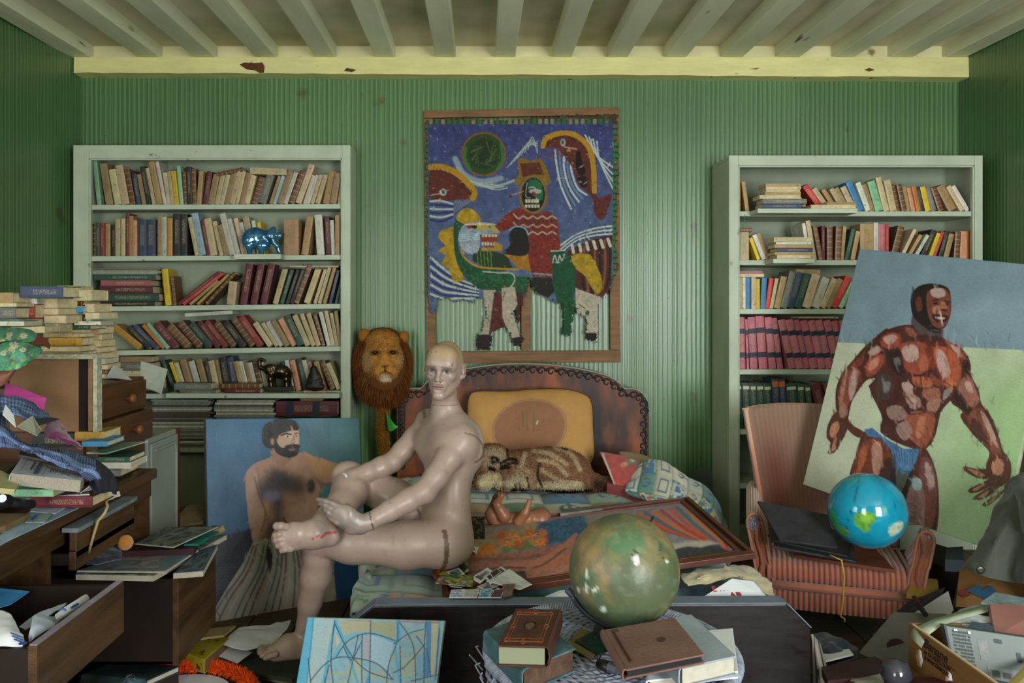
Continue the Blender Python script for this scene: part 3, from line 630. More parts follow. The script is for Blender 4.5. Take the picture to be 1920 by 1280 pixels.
# bottom shelf: magazine stacks, big maroon book
MAGN = ['grey-green', 'cream', 'olive', 'sage', 'brown', 'ivory', 'dull green']
def magstack(x0, x1, ytop, n, lb, grp, zb, seed, Y0=YL-.02, dep=.17):
    z = zb; ht = zl(ytop)-zb; th = ht/n
    for k in range(n):
        j = (hsh(k, seed)-.5)*.018; t = th*(.6+.8*hsh(k, seed, 2)); t = min(t, zl(ytop)-z)
        if t < .001: break
        mag(xl(x0)+j+.01*hsh(k, 9), xl(x1)+j-.02*hsh(k, 5), Y0+.012*hsh(k, seed, 7), Y0+dep, z, t*.86, MAGM[int(hsh(k, seed, 4)*7)], '%s magazine, %s from the bottom of the %s' % (MAGN[int(hsh(k, seed, 4)*7)], ordinal(k+1), lb), grp, yaw=.03*(hsh(k, seed, 5)-.5)); z += t
zB = zl(838)
MB().box(xl(200), xl(640), YL-.05, YL+.022, zB-.02, zB).build('added_shelf_lip', SHELFP, bpy.data.objects['bookcase'], bevel=.002)  # lip added under the magazine stacks
magstack(284, 399, 746, 26, 'tall stack on the bottom shelf', 'tall stack of magazines on the bottom shelf', zB, 1)
magstack(403, 519, 748, 26, 'shorter stack on the bottom shelf', 'shorter stack of magazines on the bottom shelf', zB, 2)
magstack(522, 634, 780, 14, 'stack under the big maroon book', 'magazines under the maroon book', zB, 3)
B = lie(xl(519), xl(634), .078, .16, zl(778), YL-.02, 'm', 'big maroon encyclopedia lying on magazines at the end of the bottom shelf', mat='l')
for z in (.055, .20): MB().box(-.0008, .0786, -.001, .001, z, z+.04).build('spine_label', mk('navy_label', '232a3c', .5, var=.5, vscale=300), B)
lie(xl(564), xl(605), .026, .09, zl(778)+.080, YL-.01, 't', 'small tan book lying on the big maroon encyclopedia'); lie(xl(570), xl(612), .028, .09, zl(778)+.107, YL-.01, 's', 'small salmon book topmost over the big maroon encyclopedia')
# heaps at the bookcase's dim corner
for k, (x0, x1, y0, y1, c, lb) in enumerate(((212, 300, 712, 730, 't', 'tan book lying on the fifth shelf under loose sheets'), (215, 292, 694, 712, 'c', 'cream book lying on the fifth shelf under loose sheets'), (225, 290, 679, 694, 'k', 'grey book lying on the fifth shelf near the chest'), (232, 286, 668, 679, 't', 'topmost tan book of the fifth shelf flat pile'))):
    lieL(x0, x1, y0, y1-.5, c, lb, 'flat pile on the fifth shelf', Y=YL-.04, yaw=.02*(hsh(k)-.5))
# ---------------- bookcase behind the armchair
BK_GAIN = .95; YR_ = 4.275; zr = lambda y: H+(VY-y)/F*YR_; xr = lambda x: (x-VX)/F*YR_
SR_ = [(395, 395, 22), (487, 487, 24), (579, 579, 24), (693, 693, 26), (806, 806, 26), (908, 908, 26)]
shR = [(zr(a), zr(b), .027) for a, b, c in SR_]
bookcase('bookcase', 'white painted bookcase of bright books behind the striped armchair', xr(1367), xr(1843), YR_, 4.595, zr(291), shR, xr(1385), xr(1828), zr(310), plinth=zr(985))
XRL = (xr(1385)+.002, xr(1843)-.024)
wr = lambda i: 'bed-side end of the %s, armchair bookcase' % SH[i]
gr = lambda i: 'books on the %s of the armchair bookcase' % SH[i]
RR = [
("205,25,215,0,Y;235,25,180,-8,t;580,26,140,-30,t;615,25,140,-30,c;700,40,180,-36,R;745,35,160,-34,c;790,30,150,-32,t;830,30,150,-30,c;862,30,155,-28,t;900,38,160,-26,c;935,40,190,-24,U;965,33,180,-20,w;1000,33,170,-18,t;1035,50,185,-16,g;1065,36,210,-14,c;1115,42,190,-12,c;1150,30,170,-12,b;1180,33,165,-12,b;1210,33,150,-12,t;1235,25,145,-12,s;1260,28,150,-12,o;1290,28,150,-13,d;1320,38,150,-14,y;1365,33,150,-16,k;1405,38,150,-18,b;1460,55,165,-28,t;1550,33,170,-30,c;1585,28,175,-31,w", 280),
("225,62,170,0,c;300,22,140,-20,y;330,28,160,-22,w;365,32,170,-22,t;632,24,225,-10,w;660,32,240,-10,c;692,30,210,-10,b;718,24,208,0,m;745,40,200,0,b;790,42,205,2,b;828,24,205,5,t;850,28,190,13,G;885,30,175,11,t;915,92,220,0,t;1010,30,225,0,w;1042,50,215,0,p;1094,20,215,0,R;1120,46,205,14,b;1175,24,200,26,c;1215,24,170,30,t;1260,24,170,30,w;1300,40,190,24,d;1345,26,170,20,y;1372,26,180,20,R;1410,30,180,16,d;1440,35,160,14,t;1490,40,170,4,b;1535,50,175,0,s;1590,22,180,0,o", 280),
("210,26,190,0,c;238,17,190,0,w;258,26,190,0,U;287,28,190,0,c;317,26,180,0,y;340,30,185,3,U;368,26,185,8,R;390,20,185,11,c;408,36,195,13,t;440,40,225,15,k;470,44,222,17,u;510,44,215,17,G;550,52,210,17,c;590,44,190,20,w;625,36,190,23,c;660,34,190,25,t;695,40,205,26,R;725,28,170,27,g;760,36,165,28,s;790,32,155,29,c;815,26,150,30,U;850,32,170,28,c;880,34,180,26,b;930,34,190,20,t;970,34,190,14,w", 280),
("212,42,312,-1,p;256,14,300,-2,p;282,45,312,-3,p;338,50,318,-4,p;392,42,312,-5,p;437,34,308,-7,p;505,42,300,-13,p;550,44,300,-13,p;600,42,298,-13,p;645,44,296,-13,p;692,42,296,-13,p;738,44,298,-13,p;786,42,296,-13,p;832,42,292,-13,p;880,44,296,-13,p;926,42,294,-13,p;972,42,294,-13,p;1018,42,294,-13,p", 570),
("208,30,275,-2,G;240,46,275,-3,G;290,38,272,-3,G;334,44,272,-4,G;380,44,270,-4,G;424,42,300,-4,u;468,44,298,-4,u;516,62,270,-5,G;590,42,268,-5,G;640,36,265,-6,G;690,60,270,-14,m;760,50,270,-12,b;820,50,270,-10,G;880,50,270,-8,k", 570),
]
for i, (d, oy) in enumerate(RR):
    row(d, 1320, 3.2, YR_+.03, (lambda z: (lambda X: z))(shR[i][0]), wr(i), gr(i), 'L', XRL, dmin=.12, dmax=.17, opts={'vol': 1, 'b': 'b', 'p': 'l'} if i in (3, 4) else {})
def lieR(x0, x1, th, z, col, lb, grp=None, dY=0, dep=.11, **kw): return lie(xr(1320+x0/3.2), xr(1320+x1/3.2), th/3.2/F*YR_-.0006, dep, z, YR_-.0+dY, col, lb, grp, **kw)
# flat piles stand in front, on lips added to the shelf edge
def pileR(items, shelf, grp, what, dY=-.095):
    z = shR[shelf][0]+.001
    for k, (x0, x1, th, c) in enumerate(items):
        pos = 'bottom' if k == 0 else 'topmost' if k == len(items)-1 else ordinal(k+1)+' up'
        lieR(x0, x1, th, z, c, '%s book lying %s in the %s' % (BC[c][1], pos, what), grp, dY=dY, yaw=.05*(hsh(k, shelf)-.5), fore=(c == 'c' and k % 2 == 0)); z += th/3.2/F*YR_
for sh, a, b_ in ((0, 285, 870), (1, 375, 620)):
    MB().box(xr(1320+a/3.2), xr(1320+b_/3.2), YR_-.1, YR_+.022, shR[sh][0]-.024, shR[sh][0]).build('added_shelf_lip', SHELFP, bpy.data.objects['bookcase.001'], bevel=.002)  # lips added to support the piles
pileR([(310, 545, 28, 'u'), (318, 575, 29, 'k'), (298, 540, 22, 'c'), (330, 538, 18, 't'), (335, 538, 16, 'c'), (335, 540, 15, 'c'), (332, 540, 18, 't')], 0, 'flat pile on the top shelf', 'flat pile on the top shelf near the bed')
pileR([(600, 865, 22, 'c'), (690, 865, 16, 't')], 0, 'pair of flat books on the top shelf', 'flat pair below the red book, top shelf')
pileR([(400, 605, 22, 'c'), (385, 612, 16, 't'), (400, 610, 24, 'u'), (385, 605, 22, 't'), (395, 600, 12, 'w'), (380, 606, 30, 'c')], 1, 'flat pile on the second shelf', 'flat pile on the second shelf')
def topR(x0, x1, th, y, c, lb, oy=280, **kw): return lie(xr(1320+x0/3.2), xr(1320+x1/3.2), th/3.2/F*YR_, .12, zr(oy+y/3.2), YR_+.05, c, lb, **kw)
topR(207, 305, 26, 490, 'b', 'brown book lying on the cream upright one, second shelf, armchair bookcase', tilt=.02)
topR(212, 380, 20, 763, 'c', 'cream book lying flat on the third shelf books, armchair bookcase'); topR(210, 372, 16, 742, 'p', 'pink booklet lying topmost over the third shelf books')
topR(575, 720, 28, 745, 't', 'tan paperback lying on tilted third shelf books, armchair bookcase', tilt=.03)
topR(590, 830, 10, 86, 'c', 'thin cream brochure lying across the dusty pink volumes', 570)
# ================================================================ PAINTINGS
PAINTM = mk('oil_paint', vc='Col', rough=.45, bump=.1, bscale=160, spec=.35)
PAINTD = mk('oil_paint_dry', vc='Col', rough=.65, bump=.3, bscale=140, spec=.25)
CANVAS = mk('raw_canvas', 'b3ab98', .85, var=.2, vscale=20, bump=.3, bscale=300)
WOODR = mk('stretcher_wood', '7d5a38', .65, var=.35, vscale=5, bump=.2, bscale=40, stretch=(1, 1, 6))
def crop(p, ox, oy, sc):
    p.T = lambda q: np.array(q, float)/sc+np.array([ox, oy]); p.k = 1/sc
def inside(x, y, q):
    q = np.array(q, float); r = np.zeros(len(x), bool)
    for i in range(len(q)):
        ax, ay = q[i]; bx, by = q[(i+1) % len(q)]
        if ay != by: r ^= ((ay > y) != (by > y)) & (x < (bx-ax)*(y-ay)/(by-ay)+ax)
    return r
def painted(name, quad, n, m, fn, parent, mat, keep=None, thick=.003, bulge=0, gain=1., nrel=0):
    X, q, px, py, u, v = canvas_grid(quad, n, m, bulge); p = Paint(px, py, '808080'); fn(p, u, v); c = np.clip(p.c*gain, 0, 1)
    if nrel: X = X+np.cross(X[1]-X[0], X[n+1]-X[0])/np.linalg.norm(np.cross(X[1]-X[0], X[n+1]-X[0]))*nrel*fbm(px/5, py/5, seed=2)[:, None]
    if keep is not None:
        k = keep(px, py); q = q[k[q].all(1)]; used = np.unique(q); mp = -np.ones(len(X), int); mp[used] = np.arange(len(used)); X, c, q = X[used], c[used], mp[q]
    o = npmesh(name, X, q, mat, parent, True, c)
    if thick: solid(o, thick, 1)
    return o
# ---- the torn wall canvas of a rider among fish
def rider(p, u, v):
    crop(p, 760, 180, 2.4615); x = (p.x-760)*2.4615; y = (p.y-180)*2.4615
    g = np.clip((y-150)/600, 0, 1)[:, None]; p.c = np.array(lin('3a4278'))*(1-g)+np.array(lin('58688a'))*g; p.noise(.45, 9, 1); p.specks('a9b4b8', 5, .76, 5, .6, (y < 420).astype(float))
    for k in range(7): p.line([(470+k*16, 330-k*14), (540+k*8, 250-k*10), (610, 210+k*9)], 4, 'a9b8a8')
    p.line([(230, 290), (270, 360), (350, 395), (440, 380)], 26, '8e9fae', 8); p.line([(240, 330), (320, 405), (420, 415), (500, 390)], 12, '9fb0a8', 5)
    for k in range(5): p.line([(255+k*20, 370+k*9), (330+k*20, 400+k*8), (400+k*18, 400+k*6)], 4, 'b8c4b4')
    p.ell((362, 268), 102, 102, '8a5a20', 1); p.ell((362, 268), 94, 94, '2b4a22', 1.5); p.ell((362, 268), 70, 70, '1f3518', 8)
    p.line([(280, 240), (275, 290), (300, 340)], 12, '2f7a34', 3); p.line([(440, 220), (448, 290), (420, 340)], 10, '2f7a34', 3)
    for k in range(16): a = hsh(k)*6; p.line([(362+60*math.cos(a), 268+60*math.sin(a)), (362+30*math.cos(a+1), 275+40*math.sin(a+1))], 4, '5c6a2a' if k % 2 else '3d5f2c', 1)
    # sea stripes
    for k in range(5): p.line([(690+k*22, 250+k*8), (700+k*16, 330), (720+k*18, 420), (765+k*18, 520-k*16)], 9, 'c2ccd0' if k % 2 == 0 else '6d8496', 1.2)
    for k in range(4): p.line([(830+k*18, 180+k*10), (880+k*6, 270+k*10), (960, 330+k*34)], 7, 'c2ccc4', 1.2)
    # fish
    body = [(632, 215), (660, 180), (740, 165), (800, 185), (850, 240), (872, 330), (872, 420), (892, 470), (952, 452), (935, 520), (910, 572), (872, 540), (862, 470), (800, 410), (770, 330), (720, 262), (690, 238), (640, 238)]
    p.poly(body, '62281d', 1.2, 4, .5, 5); p.line([(634, 232), (655, 192), (735, 170), (800, 190), (850, 245), (868, 330), (872, 440)], 24, 'b98d1c', 1.2)
    for k in range(11): p.line([(650+k*8, 235), (652+k*7, 290)], 2, '7a4a3a', 1)
    p.line([(735, 235), (790, 245)], 7, 'b08878'); p.ell((727, 215), 12, 18, 'a7b2a8'); p.ell((726, 213), 6, 11, '1c5a3a')
    p.poly([(790, 258), (806, 256), (815, 300), (832, 350), (805, 368), (786, 320)], '0b0a08', 1, 3); p.poly([(795, 378), (830, 370), (838, 415), (815, 420)], '0c0b08', 1, 3); p.specks('b79a6a', 6, .74, 8, .8, ((x > 740) & (x < 860) & (y > 240) & (y < 430)).astype(float))  # black patches stand for the shade inside torn holes
    p.poly([(116, 340), (170, 338), (240, 368), (300, 420), (322, 455), (300, 476), (230, 482), (116, 472)], '62281d', 1.2, 4, .5, 5); p.line([(116, 328), (180, 330), (250, 366), (315, 435), (312, 470)], 28, 'b98d1c', 1.2)
    for k in range(14): p.line([(130+k*13, 340+k*9), (136+k*13, 318+k*8.5)], 2, '3a2a10', 1)
    p.line([(118, 458), (160, 450)], 6, 'b08878'); p.ell((174, 444), 16, 16, 'b9c2b4'); p.ell((176, 443), 8, 9, '1c5a3a')
    for k in range(9): p.line([(235+k*9, 478), (215+k*9, 545-k*6)], 2.5, '8a8f98', 1)
    for k in range(6): p.line([(116, 486+k*17), (165, 484+k*19), (218, 498+k*12)], 9, 'b9c6bc' if k % 2 == 0 else '26306a', 1.2)
    for k in range(9): p.line([(118, 745+k*21), (180, 800+k*17), (250, 845+k*11), (335, 880+k*7)], 10, 'bcc8b4' if k % 2 == 0 else '2c3a78', 1.2)
    for k in range(6): p.line([(715, 690+k*9), (790, 640+k*7), (870, 612+k*8), (952, 600+k*9)], 8, 'c6cfc4' if k % 2 == 0 else '3a4a72', 1.2)
    # striped hindquarters
    p.poly([(745, 715), (860, 660), (955, 640), (950, 900), (890, 945), (800, 930)], '4e2818', 1.5, 0, .6, 5)
    for k in range(7): p.line([(800+k*24, 700-k*7), (812+k*22, 800), (830+k*16, 920-k*6)], 10, '8a5238' if k % 2 else '1f120c', 2)
    for k in range(6): p.line([(770+k*33, 690-k*6), (776+k*34, 722-k*6)], 14, 'cfcab4', 1.5)
    # horse
    p.poly([(160, 625), (228, 598), (245, 690), (270, 850), (225, 862), (200, 800), (165, 770), (190, 735), (150, 715), (185, 690), (150, 650)], 'b2901a', 1.5, 0, .5, 6)
    p.poly([(225, 585), (250, 560), (272, 600), (245, 680), (262, 735), (330, 780), (440, 792), (500, 830), (585, 840), (582, 915), (440, 905), (350, 892), (285, 845), (240, 775), (224, 680)], '1a5230', 1.5, 3, .5, 6)
    for k in range(60): a, b = hsh(k), hsh(k, 2); p.ell((270+a*290, 800+b*70+a*20), 5, 4, '3f7a44', 1, .7)
    p.poly([(315, 690), (470, 735), (500, 800), (390, 800), (310, 760)], '22381e', 1.5)
    for k in range(5): p.line([(330+k*16, 715), (338+k*15, 790)], 4, '5a8a3a', 1)
    p.line([(262, 690), (265, 735), (330, 785), (440, 797), (520, 800)], 9, 'b58a2a', 1)
    p.poly([(455, 728), (590, 738), (592, 812), (520, 795), (490, 760)], 'a8741e', 1.5, 0, .4, 5); p.line([(360, 810), (430, 815), (490, 818), (505, 850), (480, 890)], 7, 'aab4a4', 1)
    p.poly([(235, 565), (255, 530), (300, 518), (345, 560), (335, 590), (270, 590)], 'bd9a1c', 1.5, 3, .5, 5)
    p.poly([(272, 592), (350, 582), (425, 595), (432, 640), (350, 655), (345, 695), (305, 732), (262, 705), (243, 655)], '93a2ae', 1.5, 3, .4, 4)
    for k in range(4): p.line([(250, 640+k*9), (340, 636+k*8)], 4, 'bcd6da', 1)
    for k in range(40): p.line([(255+hsh(k)*80, 670+hsh(k, 1)*50), (260+hsh(k)*80, 682+hsh(k, 1)*50)], 2, 'c0c4c8', 1)
    p.poly([(275, 590), (350, 585), (430, 598), (432, 622), (350, 618), (300, 612)], 'b9a83a', 1.5); p.poly([(275, 592), (330, 600), (330, 615), (290, 612)], '8a3424', 1.2); p.line([(278, 594), (330, 590), (400, 592)], 6, 'd0d0c4', 1); p.ell((318, 604), 14, 8, '1a1a16'); p.ell((390, 605), 9, 9, '9a8a80'); p.ell((390, 605), 4, 4, '201510')
    p.poly([(343, 640), (432, 632), (415, 700), (355, 692)], '8a3a2a', 1.2)
    for k in range(5): p.poly([(352+k*15, 638), (364+k*15, 637), (363+k*15, 650), (353+k*15, 650)], 'cfcbb0', .8); p.poly([(352+k*13, 674), (362+k*13, 674), (361+k*13, 690), (353+k*13, 690)], 'cfcbb0', .8)
    p.poly([(415, 670), (450, 690), (445, 715), (350, 715), (350, 700), (410, 700)], 'b08c20', 1.5)
    # rider
    p.poly([(462, 548), (520, 515), (600, 545), (660, 530), (700, 562), (716, 700), (702, 790), (678, 838), (585, 830), (570, 760), (560, 640), (520, 600), (440, 628), (412, 600)], '7e2a1c', 1.5, 0, .6, 4)
    for y0, c in ((560, 'b0a48c'), (600, 'b98c80'), (632, 'b0a48c')): p.line([(500+k*22, y0+(6 if k % 2 else -6)-(10 if k == 0 else 0)) for k in range(10)], 7, c, 1, 3)
    for k in range(9): p.ell((515+k*20, 578+(k % 2)*8), 6, 6, '2b3a34', 1)
    p.line([(592, 818), (676, 826)], 9, '8d8f8c', 1); p.poly([(590, 835), (675, 838), (690, 900), (660, 930), (600, 905), (575, 880)], '241d16', 1.5)
    p.poly([(478, 640), (505, 605), (548, 608), (568, 660), (568, 725), (520, 738), (450, 722), (482, 690)], '1d1a14', 1.5, 3); p.line([(480, 620), (510, 602), (550, 610), (568, 640)], 7, '7ba6b4', 1)
    p.poly([(518, 300), (540, 286), (578, 300), (620, 285), (640, 312), (668, 380), (652, 415), (620, 375), (560, 372), (525, 412), (500, 398), (525, 360)], '8a6a1a', 1.5, 2); p.poly([(530, 312), (620, 305), (640, 365), (590, 362), (540, 375)], '5e2a18', 1.5, 0, .5, 4)
    p.ell((590, 455), 66, 88, '8a6a1e', 1.5); p.ell((590, 455), 54, 78, '14120e', 1.5); p.poly([(572, 390), (612, 388), (634, 430), (632, 480), (600, 470), (575, 440), (566, 420)], '1f6a42', 1.5, 3)
    p.ell((600, 440), 30, 11, 'a8b0a0', 1); p.ell((592, 450), 9, 9, '8a2a24'); p.line([(562, 400), (556, 460), (575, 470)], 3, 'b0b4a4', 1); p.line([(475, 460), (545, 440)], 4, 'b08c90', 1); p.ell((484, 462), 8, 8, '5a2420'); p.line([(570, 425), (590, 420), (605, 432)], 5, 'c9b4a0', 1)
    for k in range(5): p.poly([(553+k*13, 478), (564+k*13, 475), (564+k*13, 492), (554+k*13, 493)], 'cfc7a8', .8); p.poly([(552+k*14, 502), (564+k*14, 500), (562+k*14, 516), (554+k*14, 516)], 'cfc7a8', .8)
    p.poly([(670, 722), (735, 710), (782, 770), (786, 900), (765, 962), (705, 962), (682, 880), (676, 780)], '12502f', 1.5, 0, .4, 6); p.line([(672, 716), (735, 712)], 5, 'c0c8b8', 1); p.line([(680, 770), (690, 735), (702, 770), (712, 735), (722, 760), (735, 730)], 5, 'b8c4b4', 1)
    p.poly([(765, 738), (852, 730), (900, 825), (907, 885), (880, 916), (830, 830), (790, 800)], 'b3931c', 1.5, 2, .5, 5)
    # legs
    p.poly([(360, 895), (418, 895), (406, 985), (392, 1060), (405, 1110), (330, 1110), (352, 1080), (368, 1000)], 'b3a995', 1.5, 0, .3, 4); p.poly([(325, 1100), (402, 1100), (402, 1200), (320, 1200)], '2a1a18', 2, 0, .6, 4)
    p.poly([(410, 905), (450, 905), (475, 1100), (385, 1100)], '5a2a1e', 2, 0, .8, 3); p.poly([(500, 905), (545, 905), (540, 1100), (510, 1040)], '4e261c', 2, 0, .8, 3)
    p.poly([(445, 885), (505, 880), (518, 960), (498, 1000), (512, 1060), (540, 1115), (495, 1140), (470, 1075), (448, 1020)], 'b9ae98', 1.5, 0, .3, 4); p.poly([(485, 1118), (550, 1105), (545, 1180), (490, 1180)], '2a1c1c', 2)
    p.line([(462, 900), (452, 930)], 4, '3a3a30'); p.line([(386, 960), (380, 1060)], 2, '6a6250')
    p.poly([(715, 940), (790, 940), (785, 1120), (715, 1120)], '10532c', 1.5, 0, .4, 4)
    p.poly([(785, 885), (905, 930), (888, 1000), (892, 1095), (832, 1100), (836, 1030), (786, 1000)], 'bcb29c', 1.5, 0, .3, 4); p.poly([(828, 1092), (895, 1092), (895, 1150), (828, 1150)], '241818', 2); p.ell((840, 1000), 10, 12, '1f5a34', 1.5); p.line([(800, 960), (830, 980)], 4, '3a4a34')
    # green dashed border
    for x0, x1 in ((84, 104), (958, 986)):
        p.poly([(x0, 90), (x1, 90), (x1, 960), (x0, 960)], '3a3a22', 1.5)
        for k in range(30): p.poly([(x0, 130+k*27), (x1, 130+k*27), (x1, 148+k*27), (x0, 148+k*27)], '2f7a3c' if hsh(k) > .25 else '5a6a40', 1)
    p.poly([(84, 80), (990, 70), (990, 118), (640, 120), (460, 132), (250, 128), (84, 132)], '4a3f28', 1.5, 0, .6, 5)
    for k in range(30): p.poly([(110+k*28, 106), (126+k*28, 106), (126+k*28, 130), (110+k*28, 130)], '2f7038' if hsh(k, 3) > .3 else '8a8a6a', 1)
    p.brush(900, (90, 90, 990, 1180), 26, 5, .45, 7); p.specks('b8b29a', 4, .78, 9, .6); p.specks('2a1a12', 6, .74, 12, .8, (y > 800).astype(float))
RID = [[(90, 108), (250, 99), (460, 110), (640, 92), (980, 84), (986, 300), (978, 560), (975, 680), (985, 800), (958, 850), (945, 905), (890, 948), (862, 965), (800, 955), (770, 960), (700, 962), (640, 930), (600, 912), (577, 880), (572, 838), (566, 905), (545, 940), (440, 925), (330, 935), (300, 962), (272, 940), (230, 950), (200, 938), (150, 940), (142, 990), (118, 1010), (98, 930)],
       [(362, 890), (415, 890), (406, 985), (392, 1060), (404, 1105), (400, 1150), (385, 1178), (330, 1170), (324, 1110), (350, 1090), (368, 1000)], [(445, 880), (510, 880), (520, 960), (500, 1000), (512, 1060), (547, 1120), (535, 1152), (500, 1158), (470, 1075), (448, 1020)],
       [(400, 925), (455, 925), (475, 1060), (440, 1072), (400, 1092), (385, 1060)], [(500, 925), (547, 925), (536, 990), (530, 1060), (510, 1040)], [(715, 940), (786, 940), (782, 1010), (765, 1050), (777, 1090), (745, 1112), (720, 1092), (735, 1020), (722, 960)],
       [(780, 880), (902, 928), (887, 1000), (892, 1090), (888, 1136), (838, 1130), (830, 1090), (835, 1030), (788, 1000)]]
def ridkeep(px, py):
    x = (px-760)*2.4615+(vnoise(px/2.2, py/2.2, seed=4)-.5)*22; y = (py-180)*2.4615+(vnoise(px/2.2, py/2.2, seed=6)-.5)*22; k = np.zeros(len(x), bool)
    for q in RID: k |= inside(x, y, q)
    return k
WY = 4.555
R = thing('wall_painting', 'torn unframed canvas of a rider on a toothy horse among fish', 'painting', P(980, 680, WY), world=True)
painted('canvas', [P(790, 204, WY), P(1166, 204, WY), P(1166, 672, WY), P(790, 672, WY)], 330, 410, rider, R, PAINTD, ridkeep, .002, .012, .72)
def bar(a, b, w, name='stretcher_bar', Y0=WY+.012, Y1=4.596, mat=WOODR):
    (x0, y0), (x1, y1) = a, b; d = Vector((x1-x0, y1-y0)).normalized(); n = Vector((-d.y, d.x))*w/2
    q = [(x0+n.x, y0+n.y), (x1+n.x, y1+n.y), (x1-n.x, y1-n.y), (x0-n.x, y0-n.y)]
    f = [P(*c, Y0) for c in q]; MB().hexa(f+[Vector((p.x, Y1, p.z)) for p in f]).build(name, mat, R, bevel=.002)
bar((803, 222), (809, 658), 17); bar((1151, 216), (1154, 656), 19); bar((795, 214), (1161, 208), 14); bar((800, 670), (1164, 668), 22); bar((985, 222), (986, 656), 17)
# ---- leaning canvases
def leaning(name, label, quad, thick, fn, n, m, cat='painting', gain=1., bulge=.004, mat=PAINTM, edge=CANVAS, keepback=True, nrel=0):
    TL, TR, BR, BL = [Vector(q) for q in quad]; nrm = (TR-TL).cross(BL-TL).normalized()   # faces the viewer
    if nrm.y > 0: nrm = -nrm
    T = thing(name, label, cat, (BL+BR)/2, world=True)
    painted('canvas', quad, n, m, fn, T, mat, None, .0015, bulge, gain, nrel=nrel)
    bk = -nrm*thick; i = .03; fr = MB(); e = [TL, TR, BR, BL]; c = (TL+TR+BR+BL)/4
    for a in range(4):
        p, q = e[a], e[(a+1) % 4]; ip, iq = lerp(p, c, .09), lerp(q, c, .09); o = -nrm*.004
        MB().hexa([p+o, q+o, iq+o, ip+o, p+bk, q+bk, iq+bk, ip+bk]).build('stretcher_bar', edge, T, bevel=.002)
    return T
def tn(p, o=1): return p
